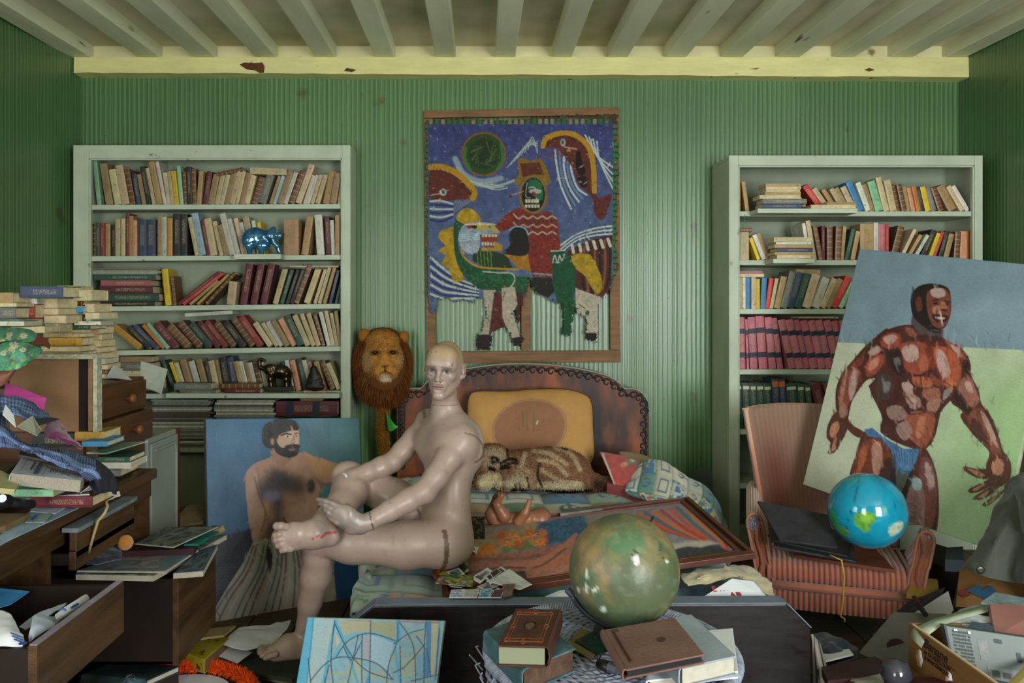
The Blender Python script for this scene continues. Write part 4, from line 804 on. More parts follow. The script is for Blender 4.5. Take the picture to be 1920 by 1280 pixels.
# bodybuilder
def body(p, u, v):
    crop(p, 1320, 570, 3.2); x = (p.x-1320)*3.2; y = (p.y-570)*3.2
    lo = np.array(lin('a8ae96')); hi = np.array(lin('8ba676')); g = np.clip((x-900)/900, 0, 1)[:, None]*np.clip((y-100)/500, .3, 1)[:, None]
    p.c = lo*(1-g)+hi*g; p.noise(.13, 30, 1); p.noise(.06, 4, 3, 3, 1)
    g2 = np.clip((y-700)/500, 0, 1)[:, None]*np.clip((x-1400)/100, 0, 1)[:, None]; p.c = p.c*(1-g2*.35)+np.array(lin('76a06a'))*g2*.35
    p.poly([(500, 222), (805, 230), (1570, 260), (1920, 276), (2300, 290), (2300, -600), (500, -600)], '6c8089', 1.5, 0, .12, 22)
    p.poly([(1480, 60), (1700, -60), (2200, 0), (2200, 200), (1600, 190)], '7f949c', 40, 0, 0, 6, .4)
    D, Rr, Hh, K = '42201a', '8c4230', 'a98c84', '1f1513'
    L = lambda q, c, s=5.5, t=.3, sm=3, op=.85: p.poly(q, c, s, sm, t, 4, 1 if s < 2 else op)
    L([(960, 765), (905, 920), (872, 1030), (850, 1200), (840, 1420), (1130, 1420), (1150, 1000), (1120, 860), (1040, 785)], D, 1.2); L([(1330, 865), (1372, 940), (1402, 1050), (1410, 1216), (1392, 1372), (1340, 1400), (1190, 1420), (1150, 1250), (1240, 1000), (1290, 880)], D, 1.2)
    L([(1110, 150), (1050, 180), (960, 260), (900, 330), (840, 400), (800, 480), (790, 560), (800, 650), (862, 690), (882, 600), (940, 500), (990, 450), (1075, 430), (1120, 300)], D, 1.2)
    L([(1500, 245), (1560, 280), (1595, 340), (1602, 420), (1650, 520), (1667, 600), (1740, 700), (1790, 870), (1842, 950), (1832, 1060), (1740, 1060), (1715, 990), (1722, 900), (1630, 800), (1540, 680), (1550, 640), (1475, 575), (1500, 420)], D, 1.2)
    L([(1050, 200), (1110, 150), (1200, 125), (1260, 130), (1290, 180), (1420, 195), (1460, 222), (1535, 262), (1592, 330), (1602, 400), (1570, 430), (1530, 490), (1480, 580), (1420, 650), (1392, 780), (1330, 872), (1200, 850), (1060, 770), (1072, 690), (1040, 610), (988, 490), (1050, 420)], D, 1.2, sm=2)
    L([(1255, 60), (1330, 90), (1420, 110), (1430, 200), (1360, 230), (1250, 170)], '3a1d18')
    # hands
    for q in ([(800, 640), (745, 720), (736, 800), (760, 832), (742, 895), (785, 890), (832, 815), (866, 740), (870, 690)], [(866, 700), (905, 735), (962, 768), (940, 804), (890, 780), (850, 730)],
              [(1715, 900), (1790, 880), (1842, 950), (1832, 1060), (1762, 1100), (1720, 1060), (1690, 1010)], [(1715, 990), (1640, 990), (1570, 972), (1552, 992), (1630, 1040), (1700, 1050)], [(1730, 1040), (1690, 1060), (1592, 1108), (1588, 1130), (1640, 1130), (1740, 1080)], [(1760, 1060), (1710, 1100), (1615, 1158), (1630, 1175), (1690, 1165), (1770, 1100)], [(1830, 1040), (1800, 1110), (1680, 1190), (1676, 1212), (1710, 1208), (1790, 1140), (1840, 1070)]): L(q, '4a2a1e', 1, .3, 2); 
    for q in ([(760, 735), (800, 700), (815, 740), (780, 800), (757, 790)], [(780, 820), (800, 800), (790, 870), (765, 880)], [(1735, 940), (1790, 930), (1800, 1000), (1760, 1030), (1725, 990)], [(1580, 985), (1650, 1005), (1690, 1030), (1640, 1030)], [(1610, 1112), (1690, 1072), (1640, 1118)], [(1640, 1160), (1710, 1115), (1690, 1152)], [(1700, 1195), (1790, 1110), (1800, 1080), (1740, 1180)]): L(q, '9a6a50', 1.2, .4, 2)
    # left arm
    L([(1062, 205), (1130, 170), (1185, 200), (1160, 262), (1075, 262)], Rr); L([(1075, 205), (1130, 182), (1160, 205), (1110, 245)], Hh, 3)
    L([(985, 290), (1040, 250), (1060, 280), (1020, 310)], Hh); L([(980, 345), (1060, 300), (1085, 340), (1030, 420), (972, 432)], Rr); L([(1000, 345), (1050, 318), (1040, 370), (990, 400)], 'b47a62')
    L([(905, 340), (960, 310), (950, 360), (880, 390)], '6e3426'); L([(840, 420), (890, 390), (940, 400), (920, 500), (870, 600), (830, 640), (805, 560)], '7a3c2c'); L([(892, 402), (918, 402), (912, 500), (884, 580), (868, 520)], Hh); L([(832, 430), (855, 420), (838, 560), (815, 600)], '9c6e5c'); L([(815, 610), (850, 600), (860, 660), (820, 680)], '8e6a58')
    # chest
    L([(1190, 235), (1330, 240), (1352, 385), (1290, 425), (1205, 385), (1180, 300)], Rr); L([(1195, 260), (1270, 245), (1290, 320), (1230, 350), (1195, 310)], Hh, 4); L([(1290, 330), (1345, 300), (1345, 380), (1300, 405)], 'a05a40'); L([(1330, 250), (1372, 255), (1385, 380), (1350, 385)], '6d2d1c')
    L([(1375, 262), (1480, 270), (1540, 350), (1535, 455), (1480, 490), (1410, 410)], 'a04e34'); L([(1392, 275), (1440, 290), (1480, 410), (1440, 440), (1402, 370)], Hh, 4); L([(1430, 470), (1520, 470), (1500, 495), (1450, 495)], 'b8683e')
    L([(1205, 140), (1250, 150), (1280, 190), (1230, 190)], '7d4a3a'); L([(1440, 215), (1500, 240), (1560, 300), (1570, 360), (1500, 290)], '8d4630'); L([(1480, 240), (1530, 270), (1550, 320), (1500, 280)], Hh, 3); L([(1555, 330), (1590, 360), (1580, 420), (1560, 390)], '1a1210', 2)
    L([(1100, 290), (1180, 280), (1200, 380), (1180, 430), (1110, 380)], '241613', 3); L([(1140, 330), (1170, 320), (1180, 360), (1150, 370)], '6a6468', 4); L([(1045, 430), (1130, 440), (1120, 560), (1050, 560)], '3c3030', 5); L([(1075, 470), (1120, 470), (1110, 520), (1080, 530)], '72676a', 5)
    # abdomen
    for q, c in (([(1250, 440), (1350, 440), (1370, 490), (1280, 500)], 'a05638'), ([(1190, 470), (1250, 480), (1250, 540), (1200, 520)], Hh), ([(1210, 530), (1290, 560), (1300, 620), (1230, 620)], '9a7468'), ([(1310, 510), (1400, 500), (1420, 560), (1340, 580)], '8a5644'), ([(1340, 590), (1420, 570), (1400, 640), (1350, 650)], '946a5c'), ([(1230, 560), (1280, 580), (1260, 610)], Hh), ([(1100, 620), (1180, 610), (1220, 670), (1170, 700), (1110, 680)], '8c6f68'), ([(1230, 650), (1380, 660), (1370, 780), (1320, 860), (1260, 830), (1200, 760)], '8a4a36'), ([(1150, 740), (1220, 700), (1250, 770), (1200, 820)], '8a7068'), ([(1290, 680), (1340, 690), (1310, 790), (1270, 800)], 'a8684e'), ([(1360, 420), (1440, 470), (1420, 500), (1370, 470)], '7a3c28'), ([(1440, 520), (1500, 500), (1440, 580)], '8a7a74')): L(q, c, 2.5)
    for q in ([(1200, 440), (1300, 505), (1450, 490)], [(1200, 540), (1310, 640), (1430, 640)], [(1300, 430), (1310, 520), (1335, 640)], [(1180, 400), (1280, 430), (1360, 400), (1400, 440), (1500, 500)], [(1210, 620), (1230, 660), (1330, 650)], [(1050, 600), (1080, 680), (1070, 760)]): p.line(q, 8, K, 4, op=.75)
    # right arm
    L([(1550, 450), (1590, 430), (1640, 530), (1650, 590), (1590, 620), (1530, 540), (1520, 490)], '8a5a4a'); L([(1565, 470), (1600, 470), (1615, 530), (1580, 520)], Hh, 3); L([(1520, 510), (1560, 560), (1620, 660), (1560, 640), (1500, 560)], '241614', 3); L([(1580, 680), (1660, 620), (1700, 690), (1750, 800), (1780, 880), (1740, 900), (1660, 810)], '74402e'); L([(1660, 650), (1700, 680), (1760, 820), (1770, 870), (1720, 800)], 'a48678', 3); L([(1600, 700), (1650, 700), (1720, 860), (1640, 790)], '34201a', 3)
    # trunks, thighs
    L([(905, 930), (960, 830), (1030, 800), (1110, 870), (1130, 970), (1090, 1130), (1050, 1260), (870, 1330), (880, 1060)], '6a3424'); L([(1010, 850), (1060, 830), (1070, 950), (1030, 1050), (1010, 960)], 'a87c6a', 4); L([(940, 880), (985, 850), (960, 960), (920, 1020)], '9a5434', 3); L([(1060, 980), (1130, 930), (1110, 1180), (1040, 1250)], '2c1a16', 4)
    L([(1310, 920), (1365, 945), (1395, 1060), (1400, 1200), (1370, 1340), (1320, 1380), (1330, 1200), (1290, 1060)], '6b4036'); L([(1325, 950), (1365, 980), (1385, 1080), (1350, 1100)], 'a38a84', 4); L([(1240, 1040), (1300, 1060), (1330, 1200), (1310, 1370), (1220, 1380), (1200, 1250)], '7a6058', 2, .5); L([(1245, 1050), (1300, 1050), (1305, 1110), (1260, 1110)], '8aa6a4', 2)
    L([(1130, 980), (1250, 1000), (1230, 1120), (1180, 1230), (1120, 1200)], '1b1a1e', 2)
    L([(962, 752), (1010, 742), (1080, 800), (1200, 868), (1305, 868), (1275, 920), (1245, 1000), (1190, 1022), (1145, 960), (1122, 870), (1060, 805), (980, 792)], '3c6084', 1.2, .5, 0); L([(1120, 830), (1220, 890), (1290, 885), (1250, 980), (1190, 990)], '4d7296', 4, .5)
    for k in range(8): p.line([(1130+k*18, 850+k*5), (1150+k*14, 930+k*6)], 4, '2b4562', 1.5)
    # head
    L([(1245, -50), (1290, -108), (1380, -124), (1462, -98), (1482, -40), (1482, 52), (1450, 135), (1400, 155), (1330, 142), (1262, 85), (1243, 20)], '1b1310', 1.2)
    L([(1350, -80), (1440, -95), (1476, -50), (1480, 50), (1440, 138), (1380, 132), (1345, 60), (1335, -20)], '6e3c2c', 2.5); L([(1360, -85), (1430, -95), (1450, -50), (1380, -40)], 'a89088', 3); L([(1375, 20), (1415, 10), (1420, 60), (1380, 60)], 'a06a52', 2.5); L([(1270, -30), (1300, -40), (1310, 30), (1280, 40)], '5c2e22', 2.5)
    p.line([(1370, -18), (1405, -26)], 8, K); p.line([(1445, -20), (1475, -10)], 7, K); p.ell((1390, -4), 14, 6, '17100e'); p.ell((1460, 0), 10, 6, '17100e'); L([(1420, -10), (1445, -10), (1462, 32), (1430, 42)], '9a6048', 2); p.ell((1440, 36), 22, 7, '2a1512')
    p.poly([(1365, 62), (1465, 70), (1450, 108), (1400, 112)], '3a1612', 2, 2); p.poly([(1388, 76), (1448, 82), (1434, 91), (1398, 90)], 'b8a69e', 1.5, 2); p.line([(1340, 150), (1400, 170), (1435, 140)], 10, K)
    p.brush(900, (740, 170, 1850, 1400), 60, 9, .5, 3, 1.3, .7, .8); p.brush(250, (500, -330, 2200, 1400), 90, 12, .03, 5, 1.5, .3); p.noise(.12, 3, 7, 1, 2); p.specks('d0c8bc', 3.5, .85, 21, .4)
BQ = [P(1613, 467, 3.66), P(1984, 501, 3.05), None, P(1507, 908, 3.5)]; BQ[2] = BQ[3]+BQ[1]-BQ[0]
leaning('leaning_canvas', 'large unframed canvas of a bodybuilder in blue trunks propped on the armchair', BQ, .028, body, 320, 430, bulge=.008)
# bearded man
def beard(p, u, v):
    crop(p, 380, 760, 2.4625); x = (p.x-380)*2.4625; y = (p.y-760)*2.4625
    g = np.clip((x-300)/250, 0, 1)[:, None]; p.c = np.array(lin('2c5a7c'))*(1-g)+np.array(lin('4d7480'))*g; p.noise(.22, 45, 1); p.noise(.08, 5, 2)
    p.ell((560, 160), 90, 90, '4a6670', 40, .5); p.ell((660, 140), 60, 60, '5f8c90', 35, .6); p.ell((120, 160), 90, 70, '3a6f92', 40, .5)
    p.poly([(0, 605), (150, 590), (240, 560), (480, 600), (800, 560), (800, 1300), (0, 1300)], '101a28', 6, 0, .3, 20); p.poly([(590, 700), (800, 680), (800, 920), (580, 900)], '23486a', 14, 0, .2, 15)
    S = 'a67f6a'
    p.poly([(320, 185), (312, 240), (240, 265), (205, 300), (195, 330), (200, 430), (215, 540), (238, 650), (320, 660), (480, 660), (525, 500), (545, 360), (600, 355), (760, 385), (760, 300), (600, 262), (470, 216), (430, 220), (340, 225)], S, 2, 0, .12, 14)
    p.poly([(255, 290), (275, 400), (285, 480), (310, 520), (330, 620), (250, 650), (300, 560), (280, 470), (262, 380)], '6e5048', 7, 0, 0, 6, .6)
    p.poly([(205, 310), (245, 300), (262, 420), (285, 500), (262, 590), (238, 640), (215, 540), (203, 430)], 'b08a78', 4, 3, .15, 10); p.line([(238, 330), (262, 420), (290, 500), (270, 580)], 6, '7c5a50', 4)
    p.poly([(470, 218), (600, 264), (760, 300), (760, 340), (560, 330), (500, 290)], 'b3875f', 6, 0, .1, 10); p.poly([(500, 320), (560, 355), (640, 360), (540, 372)], '7d5440', 5, 0, 0, 6, .7)
    p.poly([(330, 240), (420, 235), (470, 270), (420, 310), (350, 300)], 'b8917a', 14, 0, 0, 6, .7); p.poly([(400, 470), (500, 430), (490, 560), (420, 600)], 'b08c7c', 12, 0, 0, 6, .7)
    for c, rx, ry, o in (((345, 335), 55, 48, .85), ((300, 385), 40, 40, .8), ((400, 365), 60, 45, .8), ((450, 380), 26, 36, .6), ((345, 440), 30, 50, .8), ((345, 520), 20, 60, .7), ((345, 575), 40, 40, .85), ((270, 400), 16, 30, .6)): p.ell(c, rx, ry, '33303a', 24, o)
    p.ell((322, 415), 34, 26, '6f7690', 9, .8); p.ell((500, 372), 20, 34, '2e2a2a', 6, .9); p.line([(372, 515), (378, 530), (400, 560)], 8, '6a3c38', 3)
    p.poly([(318, 160), (352, 150), (360, 200), (400, 232), (430, 222), (360, 300), (315, 235)], '9a745e', 5)
    p.poly([(272, 130), (285, 90), (330, 64), (385, 58), (430, 74), (448, 105), (448, 138), (420, 122), (380, 135), (352, 165), (335, 195), (300, 196), (278, 175)], '13110f', 2, 2)
    p.poly([(350, 140), (390, 122), (440, 118), (444, 180), (430, 205), (370, 205), (345, 180)], 'b4927a', 3, 2, .1, 6); p.poly([(395, 120), (440, 118), (442, 180), (410, 185)], 'c4a68c', 5, 0, 0, 6, .7)
    p.poly([(328, 150), (346, 175), (365, 195), (385, 190), (420, 178), (446, 182), (444, 200), (436, 230), (395, 241), (350, 226), (330, 200)], '16120f', 2, 2); p.poly([(395, 200), (425, 198), (425, 208), (400, 210)], '8a5a50', 2); p.line([(385, 190), (415, 181), (446, 188)], 9, '14100d', 1.5)
    p.line([(362, 138), (385, 130), (408, 134)], 7, '17120e', 1.5); p.line([(422, 130), (442, 126)], 6, '17120e', 1.5); p.ell((390, 143), 12, 6, 'aeb4b0', 1.5); p.ell((392, 143), 5, 5, '274450', 1); p.ell((432, 141), 9, 5, 'aeb4b0', 1.5); p.ell((433, 141), 4, 4, '274450', 1); p.line([(418, 140), (424, 168), (410, 174)], 4, '8a6650', 2); p.ell((322, 165), 8, 16, '9c765e', 3)
    p.poly([(232, 630), (290, 612), (330, 640), (480, 650), (600, 690), (620, 940), (430, 975), (0, 1040), (100, 860), (190, 720)], '9a9484', 2.5, 0, .16, 14)
    for k in range(15):
        t = k/14; p.line([(235+t*230, 640+t*20), (190+t*300, 760), (90+t*420, 900), (20+t*480, 1035)], 9, ('4a4a4e', '6e3e3c', 'a8a08c', '55585a')[k % 4], 3, op=.85)
    p.poly([(300, 640), (330, 700), (310, 780), (292, 700)], '14161c', 4); p.line([(300, 620), (330, 650), (322, 720), (340, 690), (310, 640)], 5, 'b9b4a4', 1.2); p.line([(235, 640), (290, 620)], 8, 'b0ac9c', 2)
    p.brush(350, (0, 60, 760, 1000), 50, 9, .16, 4, 1.4, .9); p.specks('c8ccc8', 3.2, .87, 31, .4)
Q0 = [P(385, 785, 3.43), P(673, 783, 3.75), P(694, 1122, 3.62), P(392, 1178, 3.29)]; Q0[2] = Q0[3]+Q0[1]-Q0[0]
leaning('leaning_canvas', 'blue canvas of a bearded man in striped trousers behind the mannequin', Q0, .05, beard, 230, 300, bulge=.006)
# abstract canvas
def abstr(p, u, v):
    crop(p, 560, 1140, 6.62); B, Dk = '2f8cb4', '143a4c'; p.c[:] = lin('76a2b2'); p.noise(.15, 9, 1); 
    g = fbm(p.x/14, p.y/9, seed=3); p._mix(np.arange(len(p.x)), np.clip((g-.5)*5, 0, 1)*.7, '9a9f7e')
    p.poly([(0, 100), (190, 110), (140, 620), (60, 1000), (-100, 1000)], '4f9fbe', 3); p.poly([(200, 120), (450, 140), (380, 420), (300, 1000), (100, 1000)], '9bb2b4', 5, 0, 0, 6, .7)
    p.poly([(900, 330), (1180, 420), (1100, 760), (900, 640)], '8fb0c0', 4); p.poly([(500, 150), (890, 150), (890, 300), (560, 340)], '9c9c80', 5); p.poly([(900, 160), (1220, 170), (1220, 380), (900, 300)], '8e9678', 5); p.poly([(1640, 170), (1740, 180), (1700, 860), (1640, 840)], 'a8a88c', 3)
    p.poly([(1580, 160), (1650, 160), (1640, 680), (1590, 640)], '1878b0', 3); p.poly([(1560, 520), (1640, 680), (1630, 840), (1550, 860)], '1878b0', 3); p.poly([(810, 340), (890, 340), (890, 640), (800, 620)], '9c98a4', 3); p.poly([(880, 800), (900, 1000), (800, 1000)], '1f86bc', 3); p.poly([(640, 640), (780, 660), (760, 1000), (700, 900)], 'a0a878', 6, 0, 0, 6, .7)
    p.poly([(1450, 590), (1560, 560), (1555, 900), (1450, 900)], '6a9cb4', 4); p.poly([(1280, 640), (1440, 580), (1450, 900), (1290, 900)], '9aa886', 6, 0, 0, 6, .7); p.poly([(450, 300), (530, 430), (470, 470)], 'b0a898', 3)
    for q, w, c in (([(185, 110), (150, 500), (90, 1000)], 20, B), ([(450, 150), (560, 400), (760, 1000)], 34, '3f98bc'), ([(455, 150), (390, 500), (290, 1000)], 30, '4a9cb8'), ([(440, 600), (580, 370), (800, 310), (1000, 330), (1190, 420)], 40, '5aa2be'), ([(1190, 430), (1240, 800), (1280, 1000)], 36, '4a9cbc'), ([(1110, 780), (1190, 470), (1380, 300), (1540, 260)], 30, '7fb0bc'),
                    ([(1750, 170), (1720, 600), (1690, 900)], 30, '3f96c0'), ([(1240, 160), (1240, 400)], 60, '3f9cc8'), ([(1300, 860), (1600, 860), (1780, 800)], 30, '6aa8bc')): p.line(q, w, c, 6)
    for q in ([(450, 160), (420, 400), (405, 700), (440, 1000)], [(455, 200), (560, 420), (700, 640), (880, 790), (1160, 880)], [(470, 600), (620, 400), (880, 310), (1200, 400)], [(150, 900), (300, 720), (480, 610), (720, 620), (980, 690), (1170, 880)], [(895, 150), (890, 500), (880, 1000)], [(790, 320), (785, 700), (790, 1000)], [(1230, 170), (1225, 400), (1120, 700), (1090, 1000)], [(1250, 170), (1380, 360), (1440, 560), (1455, 1000)], [(1190, 440), (1370, 310), (1550, 260)], [(1290, 750), (1430, 610), (1570, 440)], [(1580, 170), (1560, 500), (1555, 1000)], [(1460, 340), (1600, 560), (1640, 850)], [(1750, 250), (1700, 880)], [(1180, 800), (1290, 740)], [(380, 700), (310, 1000)], [(1260, 470), (1270, 1000)], [(1400, 900), (1620, 850), (1780, 810)], [(560, 480), (660, 640), (740, 330)], [(120, 620), (160, 1000)], [(600, 1000), (680, 640), (780, 420)]): p.line(q, 15, Dk, 5, op=.9)
    p.line([(600, 150), (900, 155)], 8, 'a04a44', 4, op=.8); p.line([(1250, 160), (1560, 178)], 14, 'a83c40', 5, op=.8); p.line([(1640, 178), (1740, 180)], 12, 'a04a44', 4); p.noise(.08, 2, 9); p.specks('2a2a28', 3, .80, 41, .6)
AQ = [P(577, 1157, 2.36), P(834, 1164, 2.30), None, None]; AQ[3] = AQ[0]+Vector((-.045, -.11, -AQ[0].z+.012)); AQ[2] = AQ[3]+AQ[1]-AQ[0]
leaning('leaning_canvas', 'pale blue abstract canvas of crossing curves propped against the bed foot', AQ, .02, abstr, 200, 240, bulge=.002, gain=.85)
# ================================================================ MANNEQUIN
def axes(l, f):
    l = np.array(l, float); l /= np.linalg.norm(l); f = np.array(f, float); f -= l*(f@l); f /= np.linalg.norm(f); return np.array([l, f, np.cross(l, f)])
def A(*q): return np.array(P(*q))
S = Solid()
Rc = axes((.48, -.877, .02), (-.877, -.48, 0)); Rp = axes((.13, -.99, 0), (-.99, -.13, .05)); Rw = axes((.3, -.95, 0), (-.95, -.3, 0))
S.ell(A(843, 838, 2.94), (.148, .094, .150), Rc, .03); S.ell(A(840, 935, 2.92), (.128, .078, .16), Rw, .05); S.ell(A(829, 1000, 2.90), (.158, .108, .092), Rp, .05)
S.ell(A(834, 1024, 2.835), (.085, .098, .070), Rp, .04); S.ell(A(834, 1000, 2.99), (.085, .098, .070), Rp, .04)
SL3, SR3 = A(865, 823, 2.84), A(805, 790, 3.09); nb = A(842, 799, 2.95); c0 = A(843, 838, 2.94)
S.chain([SL3, nb, SR3], [.047, .044, .047], .04); S.chain([A(838, 800, 2.95), A(835, 768, 2.935), A(833, 735, 2.91)], [.050, .045, .045], .03)
for s in (1, -1):
    S.ell(c0+Rc[0]*.068*s+Rc[1]*.066+np.array([0, 0, .012]), (.075, .034, .058), Rc, .035)
    S.cone(nb+Rc[1]*.06+Rc[0]*.012*s-np.array([0, 0, .012]), (SL3 if s > 0 else SR3)+Rc[1]*.035+np.array([0, 0, .022]), .011, .010, .02)
    S.cone(nb+Rc[1]*.055+Rc[0]*.008*s, A(836, 742, 2.93)+Rc[0]*.035*s, .010, .012, .02)      # neck cords
    S.ell(c0-Rc[1]*.066+Rc[0]*.06*s+np.array([0, 0, .01]), (.06, .025, .08), Rc, .04)
# near leg, foot on the floor heap
hL, kL = A(825, 1018, 2.80), A(596, 1010, 2.77)
S.chain([hL, A(760, 1022, 2.785), A(660, 1017, 2.775), kL], [.080, .076, .066, .054], .035)
S.chain([kL, A(596, 1040, 2.79), A(592, 1080, 2.815), A(581, 1130, 2.835), A(574, 1172, 2.85), A(572, 1192, 2.855)], [.052, .050, .053, .041, .033, .032], .015)
S.ell(A(580, 1014, 2.755), (.032, .03, .036), None, .02)
S.chain([A(580, 1203, 2.86), A(540, 1208, 2.82), A(510, 1222, 2.79)], [.036, .033, .024], .02); S.cone(A(590, 1218, 2.87), A(520, 1228, 2.79), .026, .020, .02)
for i, (x, y) in enumerate(((497, 1231), (491, 1227), (487, 1222), (486, 1218), (487, 1213))): S.chain([A(517-i*1.5, 1226-i*3.2, 2.765+i*.018), A(x+5, y, 2.755+i*.02), A(x, y+2, 2.75+i*.021)], [.011, .0095, .009], .006)
# far leg, crossed over the near knee
hR, kR = A(818, 985, 3.0), A(655, 893, 2.97)
S.chain([hR, A(740, 936, 2.99), kR], [.078, .070, .056], .035); S.ell(A(640, 888, 2.945), (.034, .034, .036), None, .02)
S.chain([A(652, 895, 2.95), A(655, 922, 2.90), A(641, 947, 2.83), A(618, 968, 2.745), A(604, 982, 2.70)], [.054, .064, .054, .042, .037], .02)
fl_ = ((.1, 1, .05), 1.5)
S.chain([A(617, 1004, 2.685), A(585, 1002, 2.665), A(550, 1005, 2.645), A(531, 1009, 2.635)], [.038, .044, .045, .040], .012, fl_)
S.cone(A(604, 985, 2.695), A(590, 1000, 2.67), .037, .045, .02)
for i, (x0, y0, x, y, r) in enumerate(((538, 988, 519, 986, .0135), (536, 1002, 516, 1003, .0105), (537, 1012, 517, 1013, .0098), (540, 1021, 521, 1023, .0092), (545, 1030, 528, 1032, .0090))): S.chain([A(x0, y0, 2.625), A((x0+x)/2-2, (y0+y)/2-1, 2.612), A(x, y, 2.615)], [r, r*.95, r*1.0], .005)
# near arm
S.ell(SL3+np.array([0, -.006, -.02]), (.053, .053, .062), None, .025)
S.chain([SL3-np.array([0, 0, .01]), A(842, 858, 2.80), A(818, 893, 2.755), A(795, 920, 2.72)], [.050, .047, .042, .037], .010)
S.chain([A(795, 920, 2.72), A(765, 938, 2.69), A(730, 957, 2.655), A(697, 975, 2.625)], [.038, .039, .034, .028], .010)
S.ell(A(799, 926, 2.725), (.028, .03, .028), None, .02)
# near hand holding the ankle
fh = ((.25, 1, .2), 1.7)
S.chain([A(692, 978, 2.62), A(672, 983, 2.61), A(652, 972, 2.60)], [.030, .030, .030], .008, None); S.chain([A(672, 982, 2.61), A(646, 968, 2.60), A(638, 966, 2.598)], [.036, .040, .036], .008, fh)
for (a, b), (c, d), (e, f_), r in (((650, 956), (624, 944), (597, 936), .0088), ((643, 963), (620, 953), (601, 944), .0092), ((637, 971), (617, 961), (606, 953), .009), ((633, 979), (622, 972), (611, 962), .0082)):
    S.chain([A(a, b, 2.588), A(c, d, 2.60), A((c+e)/2, (d+f_)/2-1, 2.612), A(e, f_, 2.632)], [r*1.15, r, r*.95, r*.85], .003)
S.chain([A(668, 970, 2.60), A(660, 957, 2.625), A(650, 948, 2.66)], [.014, .011, .009], .006); S.ell(A(659, 993, 2.60), (.018, .014, .016), None, .012)
# far arm, hand missing
S.ell(SR3+np.array([0, 0, -.018]), (.051, .051, .058), None, .025)
S.chain([SR3-np.array([0, 0, .01]), A(778, 822, 3.06), A(755, 846, 3.03), A(737, 865, 3.0)], [.048, .045, .041, .037], .010)
S.chain([A(737, 866, 3.0), A(715, 876, 2.975), A(690, 886, 2.945), A(661, 894, 2.905)], [.038, .040, .035, .030], .010)
# head
yaw, rol = math.radians(11), math.radians(4.2)
hf = np.array([-math.sin(yaw), -math.cos(yaw), -.05]); hf /= np.linalg.norm(hf); hb = -hf
hx = np.cross(np.array([0, 0, 1.]), hb); hx = -hx/np.linalg.norm(hx); hu = np.cross(hx, hb); hu = hu if hu[2] > 0 else -hu
hx = hx if hx[0] > 0 else -hx
hx, hu = hx*math.cos(rol)-hu*math.sin(rol), hu*math.cos(rol)+hx*math.sin(rol)
HC = A(834, 691, 2.885); HM = np.array([hx, hb, hu]); HS = .985
def hp(x, y, z): return HC+(hx*x+hb*y+hu*z)*HS
def he(c, r, k, sub=False, R=None): S.ell(hp(*c), np.array(r)*HS, HM if R is None else R @ HM, k, sub)
he((0, .010, .030), (.0625, .086, .071), .02); he((0, -.018, -.022), (.049, .066, .080), .03); he((0, .0, .0), (.058, .07, .07), .02)
for s in (1, -1):
    S.cone(hp(.041*s, .006, -.045), hp(.010*s, -.062, -.090), .014, .013, .022); S.cone(hp(.006*s, -.074, .017), hp(.043*s, -.062, .019), .0085, .008, .014)
    he((.037*s, -.056, -.018), (.016, .018, .012), .018); S.cone(hp(.02*s, -.05, .05), hp(.02*s, -.06, .03), .03, .028, .03)
he((0, -.071, -.089), (.017, .013, .012), .014); he((0, -.074, -.058), (.024, .014, .018), .014)
for s in (1, -1): he((.028*s, -.092, .002), (.016, .014, .0085), .010, True)
S.cone(hp(0, -.080, .012), hp(0, -.096, -.024), .0065, .0075, .008); he((0, -.098, -.0275), (.0085, .009, .0075), .006)
for s in (1, -1): he((.0105*s, -.088, -.030), (.0065, .008, .0058), .004); he((.0062*s, -.096, -.0355), (.0032, .005, .003), .002, True)
for s in (1, -1): he((.028*s, -.0675, .002), (.0135, .0125, .0115), .002)
he((-.006, -.0865, -.0500), (.013, .0075, .0042), .004); he((.006, -.0865, -.0500), (.013, .0075, .0042), .004); he((0, -.0855, -.0585), (.0165, .0085, .0052), .004); he((0, -.0915, -.0542), (.021, .006, .0012), .002, True)
he((0, -.0885, -.067), (.016, .005, .004), .006, True)
for s in (1, -1):
    R = np.array([[math.cos(.55), s*math.sin(.55), 0], [-s*math.sin(.55), math.cos(.55), 0], [0, 0, 1]])
    he((.069*s, .014, -.004), (.006, .018, .029), .004, False, R); he((.072*s, .004, -.002), (.005, .009, .018), .003, True, R); he((.064*s, .004, -.026), (.006, .009, .010), .004)
MAN = thing('mannequin', 'worn nude bald display mannequin seated on the bed edge, leg crossed', 'mannequin', (float(hL[0]), 2.85, .39), world=True)
body_lo, body_hi = (-1.0, 2.5, .02), (.10, 3.24, .99)
fine = [((-1.0, 2.5, .40), (-.405, 2.74, .68))]; hb_ = (A(833, 700, 2.9)[0]-.17, 2.70, .945), (A(833, 700, 2.9)[0]+.17, 3.10, 1.26)
body_hi = (.10, 3.24, .9499)
chunks = []
def clip(V, Q, keep): return V, Q[keep(V[Q].mean(1))]
inb = lambda c, b: ((c > np.array(b[0])) & (c < np.array(b[1]))).all(1)
V, Q = S.mesh(body_lo, body_hi, .0045); chunks.append(clip(V, Q, lambda c: ~inb(c, fine[0]) & (c[:, 2] < .9462)))
V, Q = S.mesh(np.array(fine[0][0])-.006, np.array(fine[0][1])+.006, .0024); chunks.append(clip(V, Q, lambda c: inb(c, (np.array(fine[0][0])-.003, np.array(fine[0][1])+.003))))
V, Q = S.mesh(*hb_, .0021); chunks.append((V, Q))
n = 0; VV = []; QQ = []
for V, Q in chunks: VV.append(V); QQ.append(Q+n); n += len(V)
